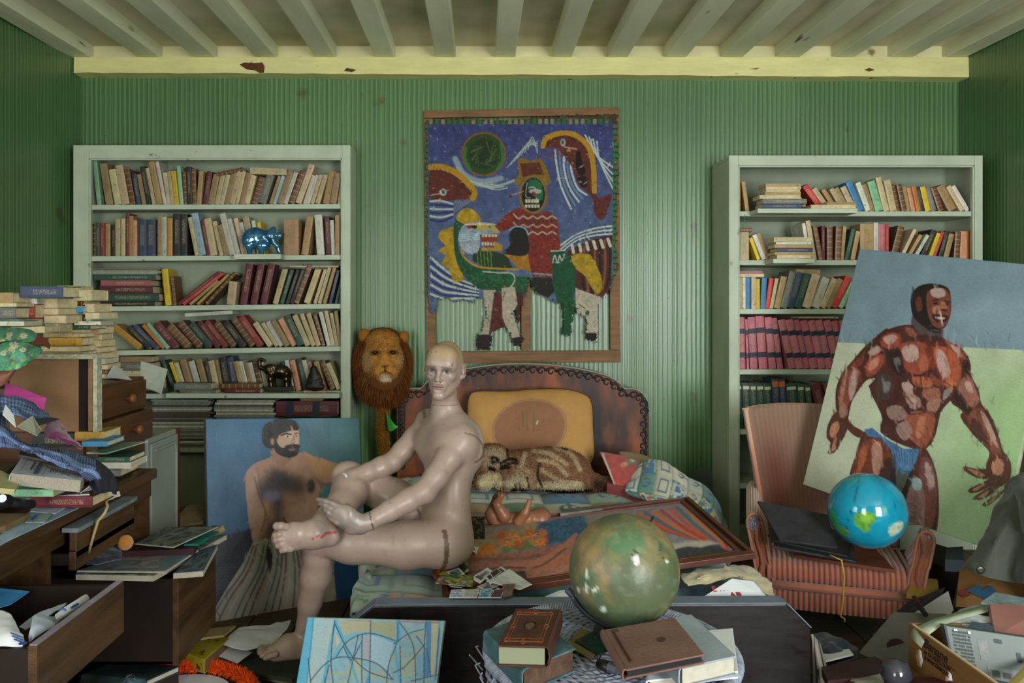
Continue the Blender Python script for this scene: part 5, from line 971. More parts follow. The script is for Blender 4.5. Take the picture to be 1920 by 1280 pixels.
V = np.concatenate(VV); Q = np.concatenate(QQ); u_ = np.unique(Q); mp = -np.ones(len(V), int); mp[u_] = np.arange(len(u_)); V = V[u_]; Q = mp[Q]
# finish: worn paint, seams, face
x, y, z = V.T; c = np.tile(np.array(lin('9f8a7e')), (len(V), 1))
def tint(a, col): 
    global c
    c = c*(1-a[:, None])+np.array(lin(col))*a[:, None]
c *= (1+.22*(fbm(x*9, y*9, z*9, seed=1)-.5))[:, None]; tint(np.clip((fbm(x*34, y*34, z*34, seed=4)-.68)*5, 0, .3), '7f6a5c'); tint(np.clip((fbm(x*110, y*110, z*110, seed=8)-.76)*14, 0, .6), '5a4a40')
px = VX+x/y*F; py = VY-(z-H)/y*F
g = np.clip((700-px)/25, 0, 1)*np.clip((px-585)/10, 0, 1)*np.clip((1010-py)/10, 0, 1)*(y < 2.66); tint(g*.55, '7a746e')          # grimy hand
tint(((np.abs(px-696-(py-975)*.25) < 1.3) & (y < 2.72) & (py > 955) & (py < 1000))*.9, '3a332e')
sd = (x-A(838, 1028, 2.72)[0])+.42*(y-2.72); tint((np.abs(sd) < .009)*(z < .535)*(y < 2.93)*.95, '5a4436')
tint((np.abs((x-A(782, 968, 2.85)[0])*.8+(z-A(782, 968, 2.85)[2])*.75) < .005)*(y > 2.86)*(y < 3.05)*(px < 792)*(py > 940)*.9, '57443a')
sn_ = (np.abs(np.hypot((px-872)/1.15, py-836)-29-6*np.sin((py-836)*.05)) < 1.5)*(px > 872)*(py < 868)*(py > 800)*(y < 2.92); tint(sn_*.8, '5a463a')
tint((np.abs(px-(806+(py-770)*.28-12)) < 3.2)*(py > 764)*(py < 800)*(y > 3.0)*(z < .955)*.85, '6a5040')
for q, w in (([(603, 1007), (612, 999), (629, 998)], 2.6), ([(594, 1006), (598, 1003)], 2), ([(586, 1010), (588, 1009)], 2)):
    for a, b in zip(q, q[1:]):
        t = np.clip(((px-a[0])*(b[0]-a[0])+(py-a[1])*(b[1]-a[1]))/((b[0]-a[0])**2+(b[1]-a[1])**2), 0, 1); d = np.hypot(px-a[0]-(b[0]-a[0])*t, py-a[1]-(b[1]-a[1])*t); tint((d < w)*(y < 2.68)*.85, 'a03438')
q = (V-HC) @ HM.T/HS; X, Y_, Z = q.T; hd = (z > .955)
tint(np.clip((Z-.018-.02*(np.abs(X) < .05))/.02, 0, 1)*hd*.7, 'a38760')
fr = hd & (Y_ < -.035)
def e2(cx, cz, rx, rz): return ((X-cx)/rx)**2+((Z-cz)/rz)**2
for s in (1, -1):
    tint(np.clip(1.6-e2(.028*s, .002, .021, .0125), 0, 1)*fr*.55, '6e5648')
    bz = .0165-.0035*((np.abs(X)-.027)/.02)**2*np.sign(np.abs(X)-.027); tint(np.clip(1-np.abs(Z-bz)/.0032, 0, 1)*fr*((X*s > .009) & (X*s < .046))*.8, '43352a')
    eye = (np.abs(Z-.0015) < .0052*(1-((X-.028*s)/.0145)**2)) & fr; tint(eye*.8, '807f78'); tint((e2(.027*s, .0018, .0064, .0064) < 1)*eye*.95, '38423c'); tint((e2(.027*s, .0018, .0028, .0028) < 1)*eye, '14120f')
    tint((np.abs(Z-.0015-.0054*(1-((X-.028*s)/.0145)**2)) < .0013)*fr*(np.abs(X-.028*s) < .0145)*.9, '2b211c')
lip = np.clip(1.5-((X/.0215)**2+((Z+.0545)/.0105)**2)*1.2, 0, 1)*fr; tint(lip*.75, '9a716a'); tint((np.abs(Z+.0543) < .0013)*(np.abs(X) < .021)*fr*.85, '4b302a')
tint((np.abs(np.hypot(X-.027, Z+.050)-.006) < .0011)*fr*.6*(X > .027)*(Z > -.054), '4b3a33'); tint((np.abs(Z+.016+.15*(X+.04)) < .0012)*fr*((X < -.026) & (X > -.05))*.8, '4b3a33'); tint((np.abs(Z+.012-.2*(X+.04)) < .001)*fr*((X < -.03) & (X > -.05))*.7, '4b3a33')
for a, b in ((-.035, .066), (-.016, .068), (.045, .030), (.046, .024)): tint((np.hypot(X-a, (Z-b)*.5) < .0018)*fr*.8, '33281f')
tint((np.abs(np.hypot(X-.02, Y_-.02)-.055) < .0012)*hd*(Z > .05)*(X > .0)*.6, '4a3c2c')
for s in (1, -1): tint((np.hypot(X-.0062*s, (Z+.0365)) < .0034)*fr*.8, '3a2a24')
npmesh('body', V, Q, mk('mannequin_skin', vc='Col', rough=.38, spec=.45, bump=.06, bscale=60, rvar=.1), MAN, True, c)
# steel wrist plate where the far hand is gone
d = (A(661, 894, 2.905)-A(690, 886, 2.945)); d /= np.linalg.norm(d); w0 = A(661, 894, 2.905)+d*.030
MB().tube([w0, w0+d*.006], .0235, 20).build('wrist_plate', mk('wrist_white', 'cfcfcb', .35), MAN); MB().tube([w0+d*.006, w0+d*.016], .006, 10).build('wrist_peg', mk('steel_dull', '5a5a5a', .35, metal=.9), MAN)
# ================================================================ BED AND WHAT LIES ON IT
DARKW = mk('dark_varnished_wood', '1a1210', .28, var=.4, vscale=6, spec=.5, rvar=.12, stretch=(1, 1, 4))
EDGEW = mk('lit_dusty_edge', '6b7688', .6, var=.2, vscale=14)  # pale colour holds both dust and the light on the top edge
HEADW = mk('walnut_veneer', '80400f', .5, var=.75, vscale=7, col2='381a0a', c2scale=9, c2=(.45, .65), stretch=(1, 1, .35))
SCROLL = mk('scroll_carving', '120a06', .6, var=.3)
bed = thing('bed', 'low wooden bed with scroll-carved walnut headboard and dark chamfered footboard', 'bed', P(1090, 1250, 2.5), world=True); bed.location.z = 0; bed['_o'] = list(bed.location)
FY = 2.46
fp = [P(655, 1172, FY), P(700, 1136, FY), P(1475, 1132, FY), P(1521, 1178, FY)]; fp = [Vector((fp[0].x, FY, .0))]+fp+[Vector((fp[3].x, FY, .0))]
MB().prism(fp, (0, .062, 0)).build('footboard', DARKW, bed, bevel=.004)
for a, b in ((1, 2), (2, 3), (3, 4)):
    p, q = fp[a], fp[b]; d = (q-p).normalized(); n = Vector((-d.z, 0, d.x)); n = n if n.z > 0 else -n
    MB().hexa([p-n*.0, q-n*.0, q+Vector((0, .062, 0)), p+Vector((0, .062, 0)), p+n*.004, q+n*.004, q+n*.004+Vector((0, .062, 0)), p+n*.004+Vector((0, .062, 0))]).build('footboard_cap', EDGEW, bed, bevel=.0015)
for x in (660, 1516): MB().box(P(x, 0, 2.5).x-.03, P(x, 0, 2.5).x+.03, 2.53, 2.59, 0, .14).build('leg', DARKW, bed)
HY = 4.44
hr = [(980, 683), (1030, 685), (1077, 691), (1112, 698), (1140, 706), (1160, 718), (1171, 729), (1190, 730), (1204, 738), (1212, 750), (1216, 766), (1216, 860), (1216, 1000)]
hl = [(1960-x, y) for x, y in hr][::-1][:-1]; ho = crom(hl[:3]+hl[3:]+hr, 4)
MB().prism([P(x, y, HY) for x, y in ho], (0, .035, 0)).build('headboard', HEADW, bed, bevel=.004)
e = MB()
for i in range(len(ho)-1):
    p, q = P(*ho[i], HY-.004), P(*ho[i+1], HY-.004); e.hexa([p, q, q+Vector((0, .043, 0)), p+Vector((0, .043, 0)), p+Vector((0, 0, .008)), q+Vector((0, 0, .008)), q+Vector((0, .043, .008)), p+Vector((0, .043, .008))])
e.build('headboard_rim', mk('rim_dust', '6f7d66', .5), bed)
# running scroll border
acc = 0; step = 18.5; sc_me = None; ho2 = crom(hl+hr, 10)
for i in range(1, len(ho2)):
    a, b = ho2[i-1], ho2[i]; acc += np.hypot(*(b-a))
    if acc >= step and b[1] < 880:
        acc -= step; t = (b-a)/np.hypot(*(b-a)); n = np.array([-t[1], t[0]]); c = b+n*11
        if sc_me is None:
            s_ = MB(); pts = [(math.cos(k*.5)*(.021-.0012*k), 0, math.sin(k*.5)*(.021-.0012*k)) for k in range(15)]; s_.tube(pts, [.0055-.0002*k for k in range(15)], 5); s_.tube([(.021, 0, 0), (.030, 0, .010), (.040, 0, .016)], [.005, .006, .004], 5)
            o = s_.build('scroll', SCROLL, None, smooth=True); o.parent = bed; sc_me = o.data
        else: o = bpy.data.objects.new('scroll', sc_me); COL.objects.link(o); o.parent = bed
        o.location = P(c[0], c[1], HY-.001)-bed.location; o.rotation_euler = (0, math.atan2(t[1], t[0]), 0); o.scale = (1.2, .6, 1.2)
bl = lambda Y: lerp(-.40, -.49, (Y-2.5)/1.95); br = lambda Y: lerp(.97, .90, (Y-2.5)/1.95)
for f_, w in ((bl, 1), (br, -1)): MB().hexa([(f_(2.52), 2.52, .10), (f_(2.52)+.03*w, 2.52, .10), (f_(4.43)+.03*w, 4.43, .10), (f_(4.43), 4.43, .10), (f_(2.52), 2.52, .24), (f_(2.52)+.03*w, 2.52, .24), (f_(4.43)+.03*w, 4.43, .24), (f_(4.43), 4.43, .24)]).build('side_rail', DARKW, bed, bevel=.003)
TICK = mk('mattress_ticking', '9a9aa0', .85, var=.15, vscale=10)
m = MB().hexa([(bl(2.53)+.04, 2.535, .16), (br(2.53)-.04, 2.535, .16), (br(4.43)-.04, 4.42, .16), (bl(4.43)+.04, 4.42, .16), (bl(2.53)+.04, 2.535, .275), (br(2.53)-.04, 2.535, .275), (br(4.43)-.04, 4.42, .33), (bl(4.43)+.04, 4.42, .33)])
o = m.build('mattress', TICK, bevel=.03); tag(o, 'flat mattress under the patchwork quilt on the low bed', 'mattress')
# ---- patchwork quilt
QUILT = mk('quilt_cotton', vc='Col', rough=.9, bump=.25, bscale=220, sheen=.2)
PAL = ['6f93a6', 'b9c0b4', '93a89a', '4f7f9c', 'c4bfa8', '7da0b4', 'a8b8b0', 'b08a60', '5f8f86', 'cfcab8']
def patch_cols(u, v, x, y, n, m, seed=0):
    """patchwork of printed squares, stitched in a grid; u, v in 0..1"""
    c = np.zeros((len(u), 3)); i = np.floor(u*n).astype(int); j = np.floor(v*m).astype(int); fu, fv = u*n-i, v*m-j
    for a in range(n+1):
        for b in range(m+1):
            k = (i == a) & (j == b)
            if k.any():
                h = hsh(a, b, seed); c[k] = lin(PAL[int(h*10)])
                r = np.maximum(abs(fu-.5), abs(fv-.5)); h2 = hsh(a, b, seed+1)
                if h2 < .4: c[k & (abs(r-.28) < .035)] = lin('8a8578' if h2 < .2 else '4f7898')
                elif h2 < .7:
                    w = fbm(u*n*3+seed, v*m*3, seed=int(h*90)); c[k & (w > .56)] = lin('a87a4a' if h > .5 else '5f8a68'); c[k & (w < .40)] = lin('3f6f98')
                else:
                    d = np.hypot(fu-.5, fv-.45); c[k & (abs(d-.2) < .04) & (fv > .3)] = lin('3f5f8c'); c[k & (abs(fu-.5) < .04) & (fv > .4)] = lin('3f5f8c')
    e = np.minimum(np.minimum(fu, 1-fu), np.minimum(fv, 1-fv)); c *= np.clip(.62+e*7, 0, 1)[:, None]
    return c*(1+.25*(fbm(u*40, v*40, seed=seed)-.5))[:, None]
def net(ctrl, nu, nv):
    """smooth surface through a control net of (px, py, Y)"""
    rows = [crom([tuple(P(*q)) for q in r], nu) for r in ctrl]; A_ = np.array(rows); B = np.stack([crom(A_[:, k], nv) for k in range(A_.shape[1])], 1); return B
def sheet(name, B, mat, cols, parent=None, thick=0, puff=0, n=6, m=6, wr=0, seed=0, wsc=7):
    h, w = B.shape[:2]; V = B.reshape(-1, 3).copy(); v, u = np.meshgrid(np.linspace(0, 1, h), np.linspace(0, 1, w), indexing='ij'); u, v = u.ravel(), v.ravel()
    i = (np.arange(w-1)[None]+np.arange(h-1)[:, None]*w).ravel(); Q = np.stack([i, i+1, i+w+1, i+w], 1); N = vnormals(V, Q)
    if N[:, 2].mean() < 0: N = -N; Q = Q[:, ::-1]
    if puff: V = V+N*(puff*(np.abs(np.sin(u*n*math.pi))**.5*np.abs(np.sin(v*m*math.pi))**.5))[:, None]
    if wr: V = V+N*(wr*(fbm(V[:, 0]*wsc, V[:, 1]*wsc, V[:, 2]*wsc, seed=seed, o=3)-.5)*2)[:, None]
    c = cols(u, v, V) if callable(cols) else None
    o = npmesh(name, V, Q, mat, parent, True, c)
    if thick: solid(o, thick, -1)
    return o
def qf(u, v):
    Y = 2.545+v*1.80; xl_, xr_ = bl(Y)-.015, br(Y)-.02; t = -.09+u*1.09
    if t < 0: X, Z = xl_-.02+.012*math.sin(v*40), .345+t*1.6-.01
    else: X = lerp(xl_, xr_, t); Z = .296+.080*min(1, max(0, (v-.3)/.35))
    if 0 <= t < .06: Z -= (.06-t)*.25
    if 0 <= t < .17: Z += .045*max(0, 1-v*2.2)*(1-t/.17)**.5
    return (X, Y, Z)
nu_, nv_ = 150, 200
B = np.array([[qf(i/nu_, j/nv_) for i in range(nu_+1)] for j in range(nv_+1)])
o = sheet('quilt', B, QUILT, lambda u, v, V: patch_cols(u, v, None, None, 7, 9, 3), None, .008, .022, 7, 9, .006, 5)
tag(o, 'blue and white patchwork quilt spread flat over the bed', 'quilt')
# folded quilt heap at the bed's far right
ctrl = [[(1188, 880, 3.98), (1215, 862, 3.98), (1250, 868, 3.96), (1290, 893, 3.92), (1325, 912, 3.84), (1350, 950, 3.70), (1366, 1000, 3.55)],
        [(1176, 905, 3.86), (1212, 890, 3.84), (1252, 896, 3.82), (1290, 918, 3.78), (1325, 938, 3.70), (1348, 975, 3.58), (1368, 1025, 3.45)],
        [(1172, 920, 3.76), (1205, 922, 3.72), (1245, 930, 3.68), (1285, 940, 3.66), (1310, 958, 3.60), (1335, 995, 3.5), (1372, 1050, 3.38)],
        [(1182, 928, 3.74), (1212, 938, 3.70), (1250, 946, 3.66), (1275, 948, 3.66), (1300, 972, 3.60), (1325, 1015, 3.5), (1365, 1060, 3.40)]]
o = sheet('folded_quilt', net(ctrl, 16, 22), QUILT, lambda u, v, V: patch_cols(v*.9+.05, u, None, None, 3, 8, 12), None, .02, .010, 8, 3, .006, 3); tag(o, 'crumpled patchwork quilt heaped over the bed edge next to the bookcase', 'quilt')
ctrl = [[(1290, 950, 3.80), (1320, 960, 3.72), (1345, 1000, 3.6), (1365, 1060, 3.5)], [(1255, 955, 3.68), (1290, 975, 3.62), (1322, 1025, 3.5), (1352, 1075, 3.4)], [(1235, 962, 3.62), (1265, 985, 3.55), (1290, 1030, 3.45), (1330, 1080, 3.36)]]
def redcol(u, v, V):
    p = Paint(VX+V[:, 0]/V[:, 1]*F, VY-(V[:, 2]-H)/V[:, 1]*F, 'a84a44'); p.noise(.3, 8, 3)
    for x, y, c in ((1172, 870, 'b9a070'), (1183, 866, '4f8070'), (1197, 871, '3f7464'), (1168, 872, 'c08060'), (1186, 862, 'a8b8a0')): p.ell((x, y), 5, 4, c, 1)
    p.line([(1130, 850), (1150, 905), (1164, 940)], 4, 'b9b0a0', 1); return p.c
ctrl = [[(1124, 846, 4.02), (1160, 852, 4.02), (1200, 866, 4.02), (1238, 884, 3.98)], [(1136, 872, 3.93), (1165, 876, 3.93), (1195, 884, 3.92), (1222, 896, 3.90)], [(1150, 908, 3.86), (1168, 906, 3.85), (1185, 904, 3.85), (1200, 904, 3.85)], [(1160, 944, 3.82), (1170, 938, 3.81), (1178, 930, 3.81), (1184, 922, 3.82)]]
o = sheet('quilt_lining', net(ctrl, 12, 14), QUILT, redcol, None, .012, .004, 4, 4, .004, 7); tag(o, 'turned-back red lining corner of quilt with small printed flowers', 'quilt')
MB().hexa([P(1138, 934, 3.86), P(1262, 950, 3.66), P(1275, 945, 3.84), P(1140, 920, 4.04), P(1138, 905, 3.86), P(1262, 936, 3.66), P(1275, 932, 3.84), P(1140, 893, 4.04)]).build('folder', mk('folder_red', '8a4444', .6, var=.15)); tag(bpy.data.objects['folder'], 'dusty red box file under the turned-back red quilt corner', 'folder')
# bolster cloth behind
o = sheet('blanket', net([[(1160, 846, 4.18), (1200, 850, 4.18), (1245, 868, 4.15)], [(1170, 862, 4.06), (1205, 866, 4.06), (1240, 880, 4.04)]], 10, 10), mk('blanket_beige', 'a08c6c', .9, bump=.3, bscale=90), None, None, .03, 0, wr=.004); tag(o, 'folded beige blanket behind the red quilt corner', 'blanket')
# ---- pillow with an oval patch, leaning on the headboard
pc, pw, ph = P(994, 797, 4.28), .345, .195
def pill(u, v, s):
    a, b = u*2-1, v*2-1; e = (1-abs(a)**3.2)**.55*(1-abs(b)**3.0)**.55; X = a*pw*(1-.085*abs(b)**5)*(1-.03*(1-b*b)); Z = b*ph*(1-.13*abs(a)**6)*(1-.05*(1-a*a)); Z += .012*math.sin(a*3)-(.022 if a > 0 else 0)*a
    return np.array([pc.x+X, pc.y+s*.075*e+Z*.35-.01, pc.z+Z])
n_ = 130; G = np.array([[pill(i/n_, j/n_, -1) for i in range(n_+1)] for j in range(n_+1)]); G2 = np.array([[pill(i/n_, j/n_, 1) for i in range(n_+1)] for j in range(n_+1)])
w_ = n_+1; i = (np.arange(n_)[None]+np.arange(n_)[:, None]*w_).ravel(); Q = np.stack([i, i+1, i+w_+1, i+w_], 1); V = np.concatenate([G.reshape(-1, 3), G2.reshape(-1, 3)]); Q = np.concatenate([Q, Q[:, ::-1]+w_*w_])
V[:, 1] += .012*(fbm(V[:, 0]*9, V[:, 2]*9, seed=3)-.5)
p = Paint(VX+V[:, 0]/V[:, 1]*F, VY-(V[:, 2]-H)/V[:, 1]*F, 'bb8c50'); p.noise(.12, 14, 2); q_ = [(993+67*math.cos(k*.26+.1), 800+50*math.sin(k*.26)*(1.25 if math.sin(k*.26) > 0 else 1)) for k in range(24)]
p.poly([(x*1.05-.05*993, y*1.05-.05*800) for x, y in q_], '6a4432', 1); p.poly([(x*1.038-.038*993, y*1.038-.038*800) for x, y in q_], 'b08a68', 1); p.poly(q_, '96694c', 1.2, 0, .1, 10)
for x, y0, y1 in ((966, 757, 775), (972, 778, 806), (980, 770, 800), (987, 768, 806), (1000, 768, 808), (1007, 785, 806), (1018, 778, 790)): p.line([(x, y0), (x+1, y1)], 1.2, '4f6a34', .8)
p.line([(1006, 795), (1008, 789)], 2, 'd8d0b8'); p.c[w_*w_:] = lin('bb8c50')
T = thing('pillow', 'mustard yellow pillow with a brown stitched oval, propped on the headboard', 'pillow', (pc.x, pc.y, pc.z-ph), world=True); npmesh('cushion', V, Q, mk('pillow_cloth', vc='Col', rough=.85, bump=.2, bscale=180), T, True, p.c)
MB().tube([pill(1-k/16 if True else 0, 1, 0) for k in range(17)], .003, 6).build('piping', mk('piping_dark', '3a2a1a', .8), T); MB().tube([pill(1, k/16, 0) for k in range(17)], .003, 6).build('piping', MATS['piping_dark'], T); MB().tube([pill(0, k/16, 0) for k in range(17)], .003, 6).build('piping', MATS['piping_dark'], T)
# ---- shaggy cat cushion
S = Solid(); cY = 3.93
S.ell(A(1030, 878, cY), (.20, .075, .105), None, .03); S.ell(A(975, 880, cY), (.12, .075, .095), None, .03); S.ell(A(925, 868, cY-.02), (.095, .07, .095), None, .02); S.ell(A(1065, 888, cY-.02), (.11, .075, .085), None, .02)
S.ell(A(908, 843, cY), (.022, .03, .03), None, .015); S.ell(A(955, 905, cY-.06), (.075, .05, .032), None, .015); S.ell(A(985, 904, cY-.06), (.05, .05, .035), None, .015); S.ell(A(1050, 910, cY-.05), (.12, .05, .025), None, .02); S.chain([A(1085, 900, cY), A(1110, 905, cY), A(1130, 908, cY)], [.05, .04, .03], .03); S.ell(A(905, 905, cY-.06), (.05, .05, .032), None, .015)
V, Q = S.mesh((-.2, 3.75, .38), (.72, 4.1, .75), .008); V = vsmooth(V, Q, 1)
def catcol(X):
    p = Paint(VX+X[:, 0]/X[:, 1]*F, VY-(X[:, 2]-H)/X[:, 1]*F, '7e5a40'); p.noise(.35, 7, 3); Cr, Dk = 'c4b48e', '120d0a'
    for q in ([(1000, 845), (1030, 850), (1062, 870)], [(1010, 862), (1040, 868), (1062, 890)], [(1040, 838), (1070, 850), (1088, 880)], [(1015, 880), (1035, 892), (1060, 905), (1090, 905)], [(985, 850), (975, 880)], [(1062, 905), (1090, 918)]): p.line(q, 8, Cr, 3, op=.5)
    p.poly([(905, 842), (940, 838), (952, 862), (930, 880), (905, 880)], '9a8468', 4, 2); p.poly([(962, 880), (1000, 878), (1000, 918), (970, 918)], '9c7f60', 4, 2); p.poly([(900, 892), (935, 888), (940, 918), (900, 920)], Cr, 4, 2); p.poly([(950, 895), (985, 892), (985, 918), (950, 918)], 'b0a080', 4, 2); p.poly([(1008, 905), (1080, 902), (1090, 918), (1005, 918)], 'b0a080', 4, 2)
    for q, w in (([(924, 858), (932, 862), (924, 866)], 9), ([(918, 877), (926, 880)], 8), ([(938, 868), (956, 860), (968, 862)], 6), ([(940, 874), (958, 868), (970, 868)], 5), ([(938, 878), (956, 876)], 5), ([(950, 842), (952, 856)], 4), ([(1012, 868), (1008, 890), (1016, 912)], 4), ([(988, 895), (992, 912)], 3), ([(905, 838), (903, 852)], 6), ([(985, 838), (1025, 830), (1062, 842)], 5), ([(960, 917), (1060, 921), (1110, 918)], 5), ([(965, 905), (968, 918)], 3), ([(974, 905), (976, 918)], 3)): p.line(q, w, Dk, 2)
    p.ell((927, 862), 3, 3, '6a5a50', 1); p.poly([(1110, 895), (1135, 898), (1135, 920), (1110, 918)], '3a261c', 6); return p.c
T = thing('cat_cushion', 'shaggy latch-hook cushion shaped as a sleeping tabby cat', 'cushion', A(1015, 920, cY).tolist(), world=True); FURM = mk('fur', vc='Col', rough=.85, spec=.2)
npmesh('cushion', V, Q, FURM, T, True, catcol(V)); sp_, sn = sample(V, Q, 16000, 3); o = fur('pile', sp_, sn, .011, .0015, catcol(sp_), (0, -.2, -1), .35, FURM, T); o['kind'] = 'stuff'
# ---- baby doll lying on its back
S = Solid(); dY = 3.36
S.ell(A(1012, 973, dY), (.052, .05, .048), None, .01); S.ell(A(990, 972, dY-.02), (.03, .035, .035), None, .012); S.chain([A(980, 980, dY), A(945, 985, dY)], [.048, .055], .02)
S.chain([A(935, 985, dY-.02), A(922, 965, dY-.03), A(928, 950, dY), A(931, 934, dY-.01)], [.034, .028, .024, .018], .008); S.chain([A(931, 934, dY-.01), A(936, 927, dY-.03)], [.017, .012], .006)
S.chain([A(940, 988, dY+.03), A(944, 966, dY-.05), A(937, 955, dY-.05), A(930, 944, dY-.05)], [.034, .027, .023, .016], .008); S.chain([A(930, 944, dY-.05), A(940, 929, dY-.06)], [.015, .013], .006)
for k in range(4): S.cone(A(934+k*2, 929, dY-.06), A(934.5+k*2.2, 925.5, dY-.06), .005, .0045, .002)
S.chain([A(972, 978, dY-.05), A(984, 962, dY-.06), A(991, 945, dY-.06)], [.022, .018, .012], .008); S.ell(A(992, 942, dY-.06), (.011, .011, .014), None, .004)
for k in range(4): S.cone(A(990+k*1.6, 941, dY-.06), A(989.5+k*2, 937, dY-.063), .004, .0035, .002)
V, Q = S.mesh((-.05, 3.2, .28), (.36, 3.5, .62), .0045); c = np.tile(np.array(lin('8f5f42')), (len(V), 1))*(1+.9*(fbm(V[:, 0]*18, V[:, 1]*18, V[:, 2]*18, seed=3)-.55))[:, None]
T = thing('baby_doll', 'brown vinyl baby doll on its back with legs in the air', 'doll', A(970, 1000, dY).tolist(), world=True); npmesh('body', V, Q, mk('vinyl', vc='Col', rough=.35), T, True, c)
# ---- framed reclining-figure painting lying on the bed
def bedpaint(p, u, v):
    x, y = p.x, p.y; p.c[:] = lin('8a7f78'); p.noise(.25, 7, 1)
    p.poly([(820, 1040), (1000, 975), (1070, 975), (1060, 1040), (850, 1075)], '9a8466', 3, 0, .3, 5); p.poly([(1010, 982), (1090, 960), (1110, 1000), (1040, 1040), (1000, 1012)], '2f5f80', 4, 0, .7, 4); p.poly([(846, 1040), (925, 1018), (935, 1040), (850, 1060)], 'c97a34', 2, 0, .4, 5)
    for k in range(26): a, b = hsh(k), hsh(k, 1); p.ell((940+a*80, 1000+b*34), 9, 7, ('c4502c', 'd0763a', '4f7a54', '5f8a68', 'c88a50')[int(hsh(k, 2)*5)], 2, .85)
    for x0, y0 in ((975, 1012), (998, 1006), (955, 1022), (1012, 1022), (960, 1008)):
        for k in range(9): p.line([(x0, y0), (x0+11*math.cos(k*.7), y0+7*math.sin(k*.7))], 2.2, 'cf5a32' if k % 2 else 'd8904a', .8)
    p.poly([(850, 1052), (1000, 1030), (1100, 1010), (1100, 1110), (860, 1130)], '96665c', 4, 0, .45, 5); p.poly([(880, 1080), (960, 1058), (1040, 1040), (1070, 1010), (1090, 1030), (1060, 1100), (900, 1120)], 'a8705e', 3, 2, .35, 5)
    p.line([(870, 1078), (940, 1066), (1010, 1064), (1060, 1030)], 4, '5a3430', 2, op=.7); p.line([(900, 1050), (980, 1048), (1050, 1036)], 5, '6a4440', 3, op=.6); p.line([(960, 1090), (1040, 1078), (1080, 1050)], 5, 'b8826a', 2, op=.8); p.line([(990, 1066), (1050, 1030), (1080, 1004)], 8, 'b4735c', 2, op=.8); p.line([(1020, 1070), (1060, 1050), (1090, 1045)], 5, 'c06a40', 2, op=.7)
    p.poly([(1180, 955), (1300, 945), (1420, 1070), (1240, 1100), (1180, 1030)], '8d8590', 3, 0, .4, 5)
    for k in range(9): p.line([(1180+k*15, 968-k*2.5), (1220+k*15, 985+k*1), (1262+k*12, 1000+k*1.5), (1312+k*6.5, 1015+k*2)], 6.5, ('c03c34', 'd0583c', '6a6470', 'd8743c')[k % 4], 1.5, op=.9)
    p.line([(1225, 970), (1218, 982)], 4, '1c1a1c'); p.poly([(1255, 1022), (1330, 1015), (1345, 1028), (1262, 1040)], 'c4bab4', 3, 2, .2, 5); p.poly([(1258, 1036), (1290, 1026), (1315, 1028), (1345, 1022), (1375, 1045), (1380, 1056), (1265, 1064)], '3e3c48', 2, 2, .7, 4); p.poly([(1262, 1058), (1385, 1050), (1390, 1064), (1265, 1080)], 'c0a8b0', 2.5, 0, .3, 4)
FQ = {'BL': P(830, 1136, 2.62), 'BR': P(1418, 1054, 2.75), 'TR': P(1292, 944, 3.45)}; FQ['TL'] = FQ['BL']+FQ['TR']-FQ['BR']; up = (FQ['BR']-FQ['BL']).cross(FQ['TL']-FQ['BL']).normalized(); up = up if up.z > 0 else -up
for k in FQ: FQ[k] = FQ[k]+up*.0+Vector((0, 0, .012))
T = thing('framed_painting', 'brown framed painting of a reclining figure and fiery sky, lying on bed', 'painting', (FQ['BL']+FQ['TR'])/2, world=True); c_ = (FQ['TL']+FQ['BR'])/2; ins = lambda k, t: lerp(FQ[k], c_, t)
FW = mk('frame_mahogany', '552c1e', .4, var=.35, vscale=8, coat=.1)
cn = ['TL', 'TR', 'BR', 'BL']
def inner(k, d):  # inset by d metres along both sides
    i = cn.index(k); a = FQ[cn[(i+1) % 4]]-FQ[k]; b = FQ[cn[(i-1) % 4]]-FQ[k]; return FQ[k]+a.normalized()*d+b.normalized()*d
for a in range(4):
    k, l = cn[a], cn[(a+1) % 4]
    for d0, d1, h0, h1 in ((0, .022, .020, .026), (.022, .042, .014, .017), (.042, .052, .020, .021)): MB().hexa([inner(k, d0), inner(l, d0), inner(l, d1), inner(k, d1), inner(k, d0)+up*h0, inner(l, d0)+up*h0, inner(l, d1)+up*h1, inner(k, d1)+up*h1]).build('frame_moulding', FW, T, bevel=.0015)
painted('canvas', [inner(k, .05)+up*.009 for k in cn], 300, 150, bedpaint, T, PAINTM, None, .004)
# grey weathered board behind it, dark picture
MB().hexa([P(1052, 972, 3.33), P(1250, 952, 3.46), P(1258, 946, 3.52), P(1058, 962, 3.40), P(1050, 962, 3.33), P(1250, 938, 3.46), P(1258, 934, 3.52), P(1054, 954, 3.40)]).build('board', mk('grey_board', '6f6a62', .8, var=.4, vscale=20)); tag(bpy.data.objects['board'], 'weathered grey board with torn paper edge behind the framed painting', 'board')
o = painted('dark_picture', [P(872, 970, 3.28), P(909, 970, 3.26), P(909, 1010, 3.16), P(868, 1012, 3.18)], 60, 60, lambda p, u, v: (p.noise(0, 1), p._mix(np.arange(len(p.x)), np.ones(len(p.x)), '1c1712'), p.specks('5a5038', 3, .56, 3, .8)), None, PAINTD, None, .006); tag(o, 'small dark mottled picture between mannequin and doll', 'picture')
